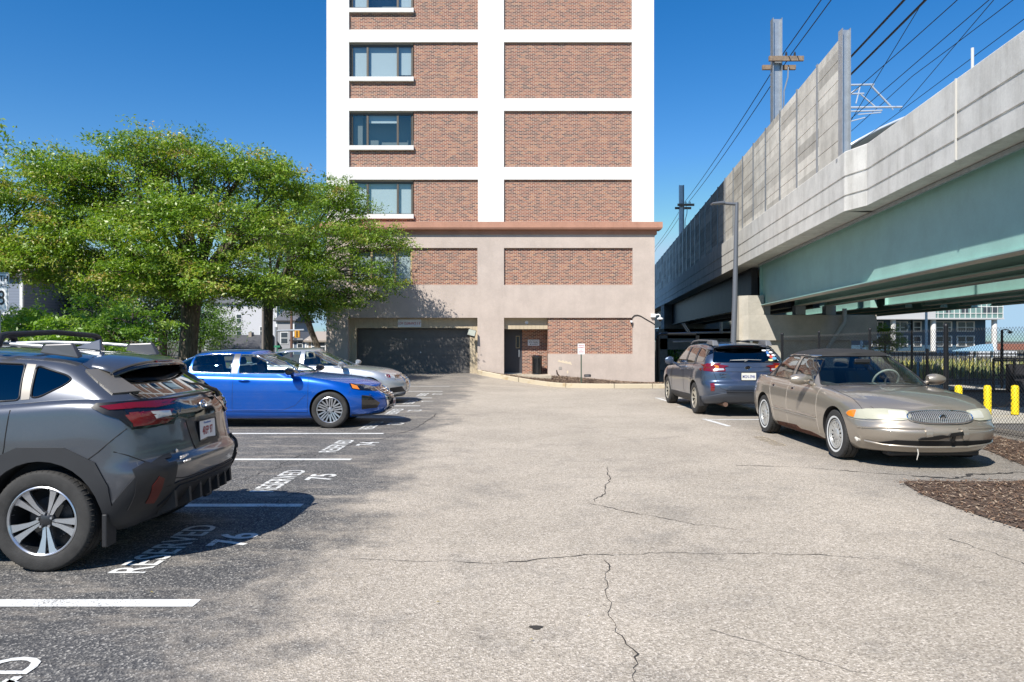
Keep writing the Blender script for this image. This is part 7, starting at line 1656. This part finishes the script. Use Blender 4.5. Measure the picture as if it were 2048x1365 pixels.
    for i in range(33):
        y = (i-16)*.0235; hh = .066*max(0, 1-(abs(y)/.40)**2.6)**.5
        if hh > .01:
            a, n = surf.hit((y, .655-hh), 'x', 1); b, n = surf.hit((y, .655+hh), 'x', 1); c_, n = surf.hit((y, .655), 'x', 1); gb.tube([a+n*.014, a.lerp(c_, .5)+n*.020+(c_-(a+b)/2)*.35, c_+n*.018, b.lerp(c_, .5)+n*.020+(c_-(a+b)/2)*.35, b+n*.014], .0058, 4)
    gb.build('grille_bar', mat('bar_silver', (.55, .56, .56), .3, .7), g)
    gc = MB(); gc.tube(pline(surf, E, 'x', 1, .012, closed=True), .011, 6); gc.build('grille_surround', ch, g, smooth=60)
    co, n = surf.hit((0, .655), 'x', 1); M = Matrix.Translation((co.x+.026, 0, .655)) @ AXX(1)
    bd = MB(); bd.cyl(M @ Vector((0, 0, -.01)), M @ Vector((0, 0, .006)), .040, 20); bo = bd.build('badge', M_['rblk'], root)
    bd = MB(); bd.tube([M @ Vector((.041*math.cos(a), .041*math.sin(a), .004)) for a in [k*math.pi/10 for k in range(21)]], .005, 5)
    for k in (-1, 0, 1): bd.prism([(k*.013-.008, .014+k*.004), (k*.013+.008, .010+k*.004), (k*.013+.005, -.010+k*.004), (k*.013-.001, -.018+k*.004), (k*.013-.007, -.008+k*.004)], .005, .009, M)
    bd.build('badge_ring', ch, bo)
    # bumper: strip, guards, tape, torn air dam
    st = MB(); st.tube(pline(surf, [(-.92, .50), (-.6, .515), (-.16, .52)], 'x', 1, .004), .011, 5); st.tube(pline(surf, [(.16, .52), (.6, .515), (.92, .50)], 'x', 1, .004), .011, 5); st.build('bumper_strip', P, root, smooth=60)
    for y in (-.20, .24):
        patch(surf, 'bumper_guard', rounded([(y-.045, .535), (y+.045, .535), (y+.035, .40), (y-.035, .40)], .02), 'x', 1, P, root, off=.022)
    tp = mat('black_tape', (.012, .012, .012), .3)
    patch(surf, 'tape', [(-.32, .392), (-.30, .415), (-.05, .455), (.02, .445), (.05, .475), (.20, .49), (.21, .455), (.06, .435), (-.02, .42), (-.10, .40)], 'x', 1, tp, root, off=.026)
    patch(surf, 'tape', [(.08, .45), (.11, .45), (.10, .375), (.065, .375)], 'x', 1, tp, root, off=.028)
    patch(surf, 'air_intake', [(-.72, .325), (-.55, .375), (.60, .375), (.84, .36), (.86, .33), (.5, .31), (-.5, .30)], 'x', 1, M_['gap'], root, off=.006)
    dm = MB(); dm.tube(pline(surf, [(-.86, .335), (-.7, .305), (-.3, .292), (.3, .298), (.78, .33)], 'x', 1, .012), [.016]*99, 6) if False else dm.tube(pline(surf, [(-.80, .338), (-.65, .312), (-.3, .300), (.3, .304), (.84, .338)], 'x', 1, .014), .014, 6)
    dm.build('air_dam_strip', P, root, smooth=60)
    for y in (-.84, .86):
        co, n = surf.hit((y, .345), 'x', 1); b = MB(); b.tube([co+n*.0+Vector((0, -.05, .02)), co+n*.03, co+n*.02+Vector((0, .05, -.01))], [.012, .026, .01], 6); b.build('torn_edge', mat('torn_white', (.55, .52, .47), .7), root)
    co, n = surf.hit((-.30, .29), 'x', 1); b = MB(); b.tube([co+n*.01, co+n*.015+Vector((0, .012, -.07)), co+n*.012+Vector((0, -.006, -.15))], [.010, .007, .004], 5); b.build('hanging_scrap', mat('torn_white', (.55, .52, .47), .7), root)
    ad = MB(); ad.box(1.95, 2.14, -.55, .60, .15, .27); ad.build('air_dam', M_['black'], root, bevel=.03)
    # sun strip, wipers, interior
    wp = MB(); wp.tube([(.95, .10, .962), (.93, -.25, .985), (.90, -.62, .985)], .008, 5); wp.tube([(.95, .62, .965), (.93, .3, .985), (.92, .05, .985)], .008, 5); wp.build('wiper', M_['black'], root)
    interior(root, -1.5, .74, .40, .72, .96, mat('grey_tan_seat', (.10, .09, .08), .85), M_['lining'], [(-.30, (.36, -.36), .5), (-1.10, (.4, -.4, 0), .46)])
    sw = MB(); c = Vector((.30, .36, 1.0)); M = Matrix.Translation(c) @ Matrix.Rotation(-1.05, 4, 'Y'); sw.tube([M @ Vector((.19*math.cos(a), .19*math.sin(a), 0)) for a in [k*math.pi/12 for k in range(25)]], .016, 8); sw.build('steering_wheel', mat('wheel_grey', (.30, .32, .28), .6), root, smooth=60)
    rv = MB(); rv.box(.30, .33, -.12, .12, 1.27, 1.33); rv.build('interior_mirror', M_['black'], root, bevel=.012)
    tg = MB(); tg.box(-1.32, -1.30, -.42, -.28, 1.20, 1.235); tg.build('window_sticker', mat('sticker_pale', (.6, .6, .58), .6), root)
    return root
build_crossover(); build_blue(); build_silver(); build_estate(); build_champagne()
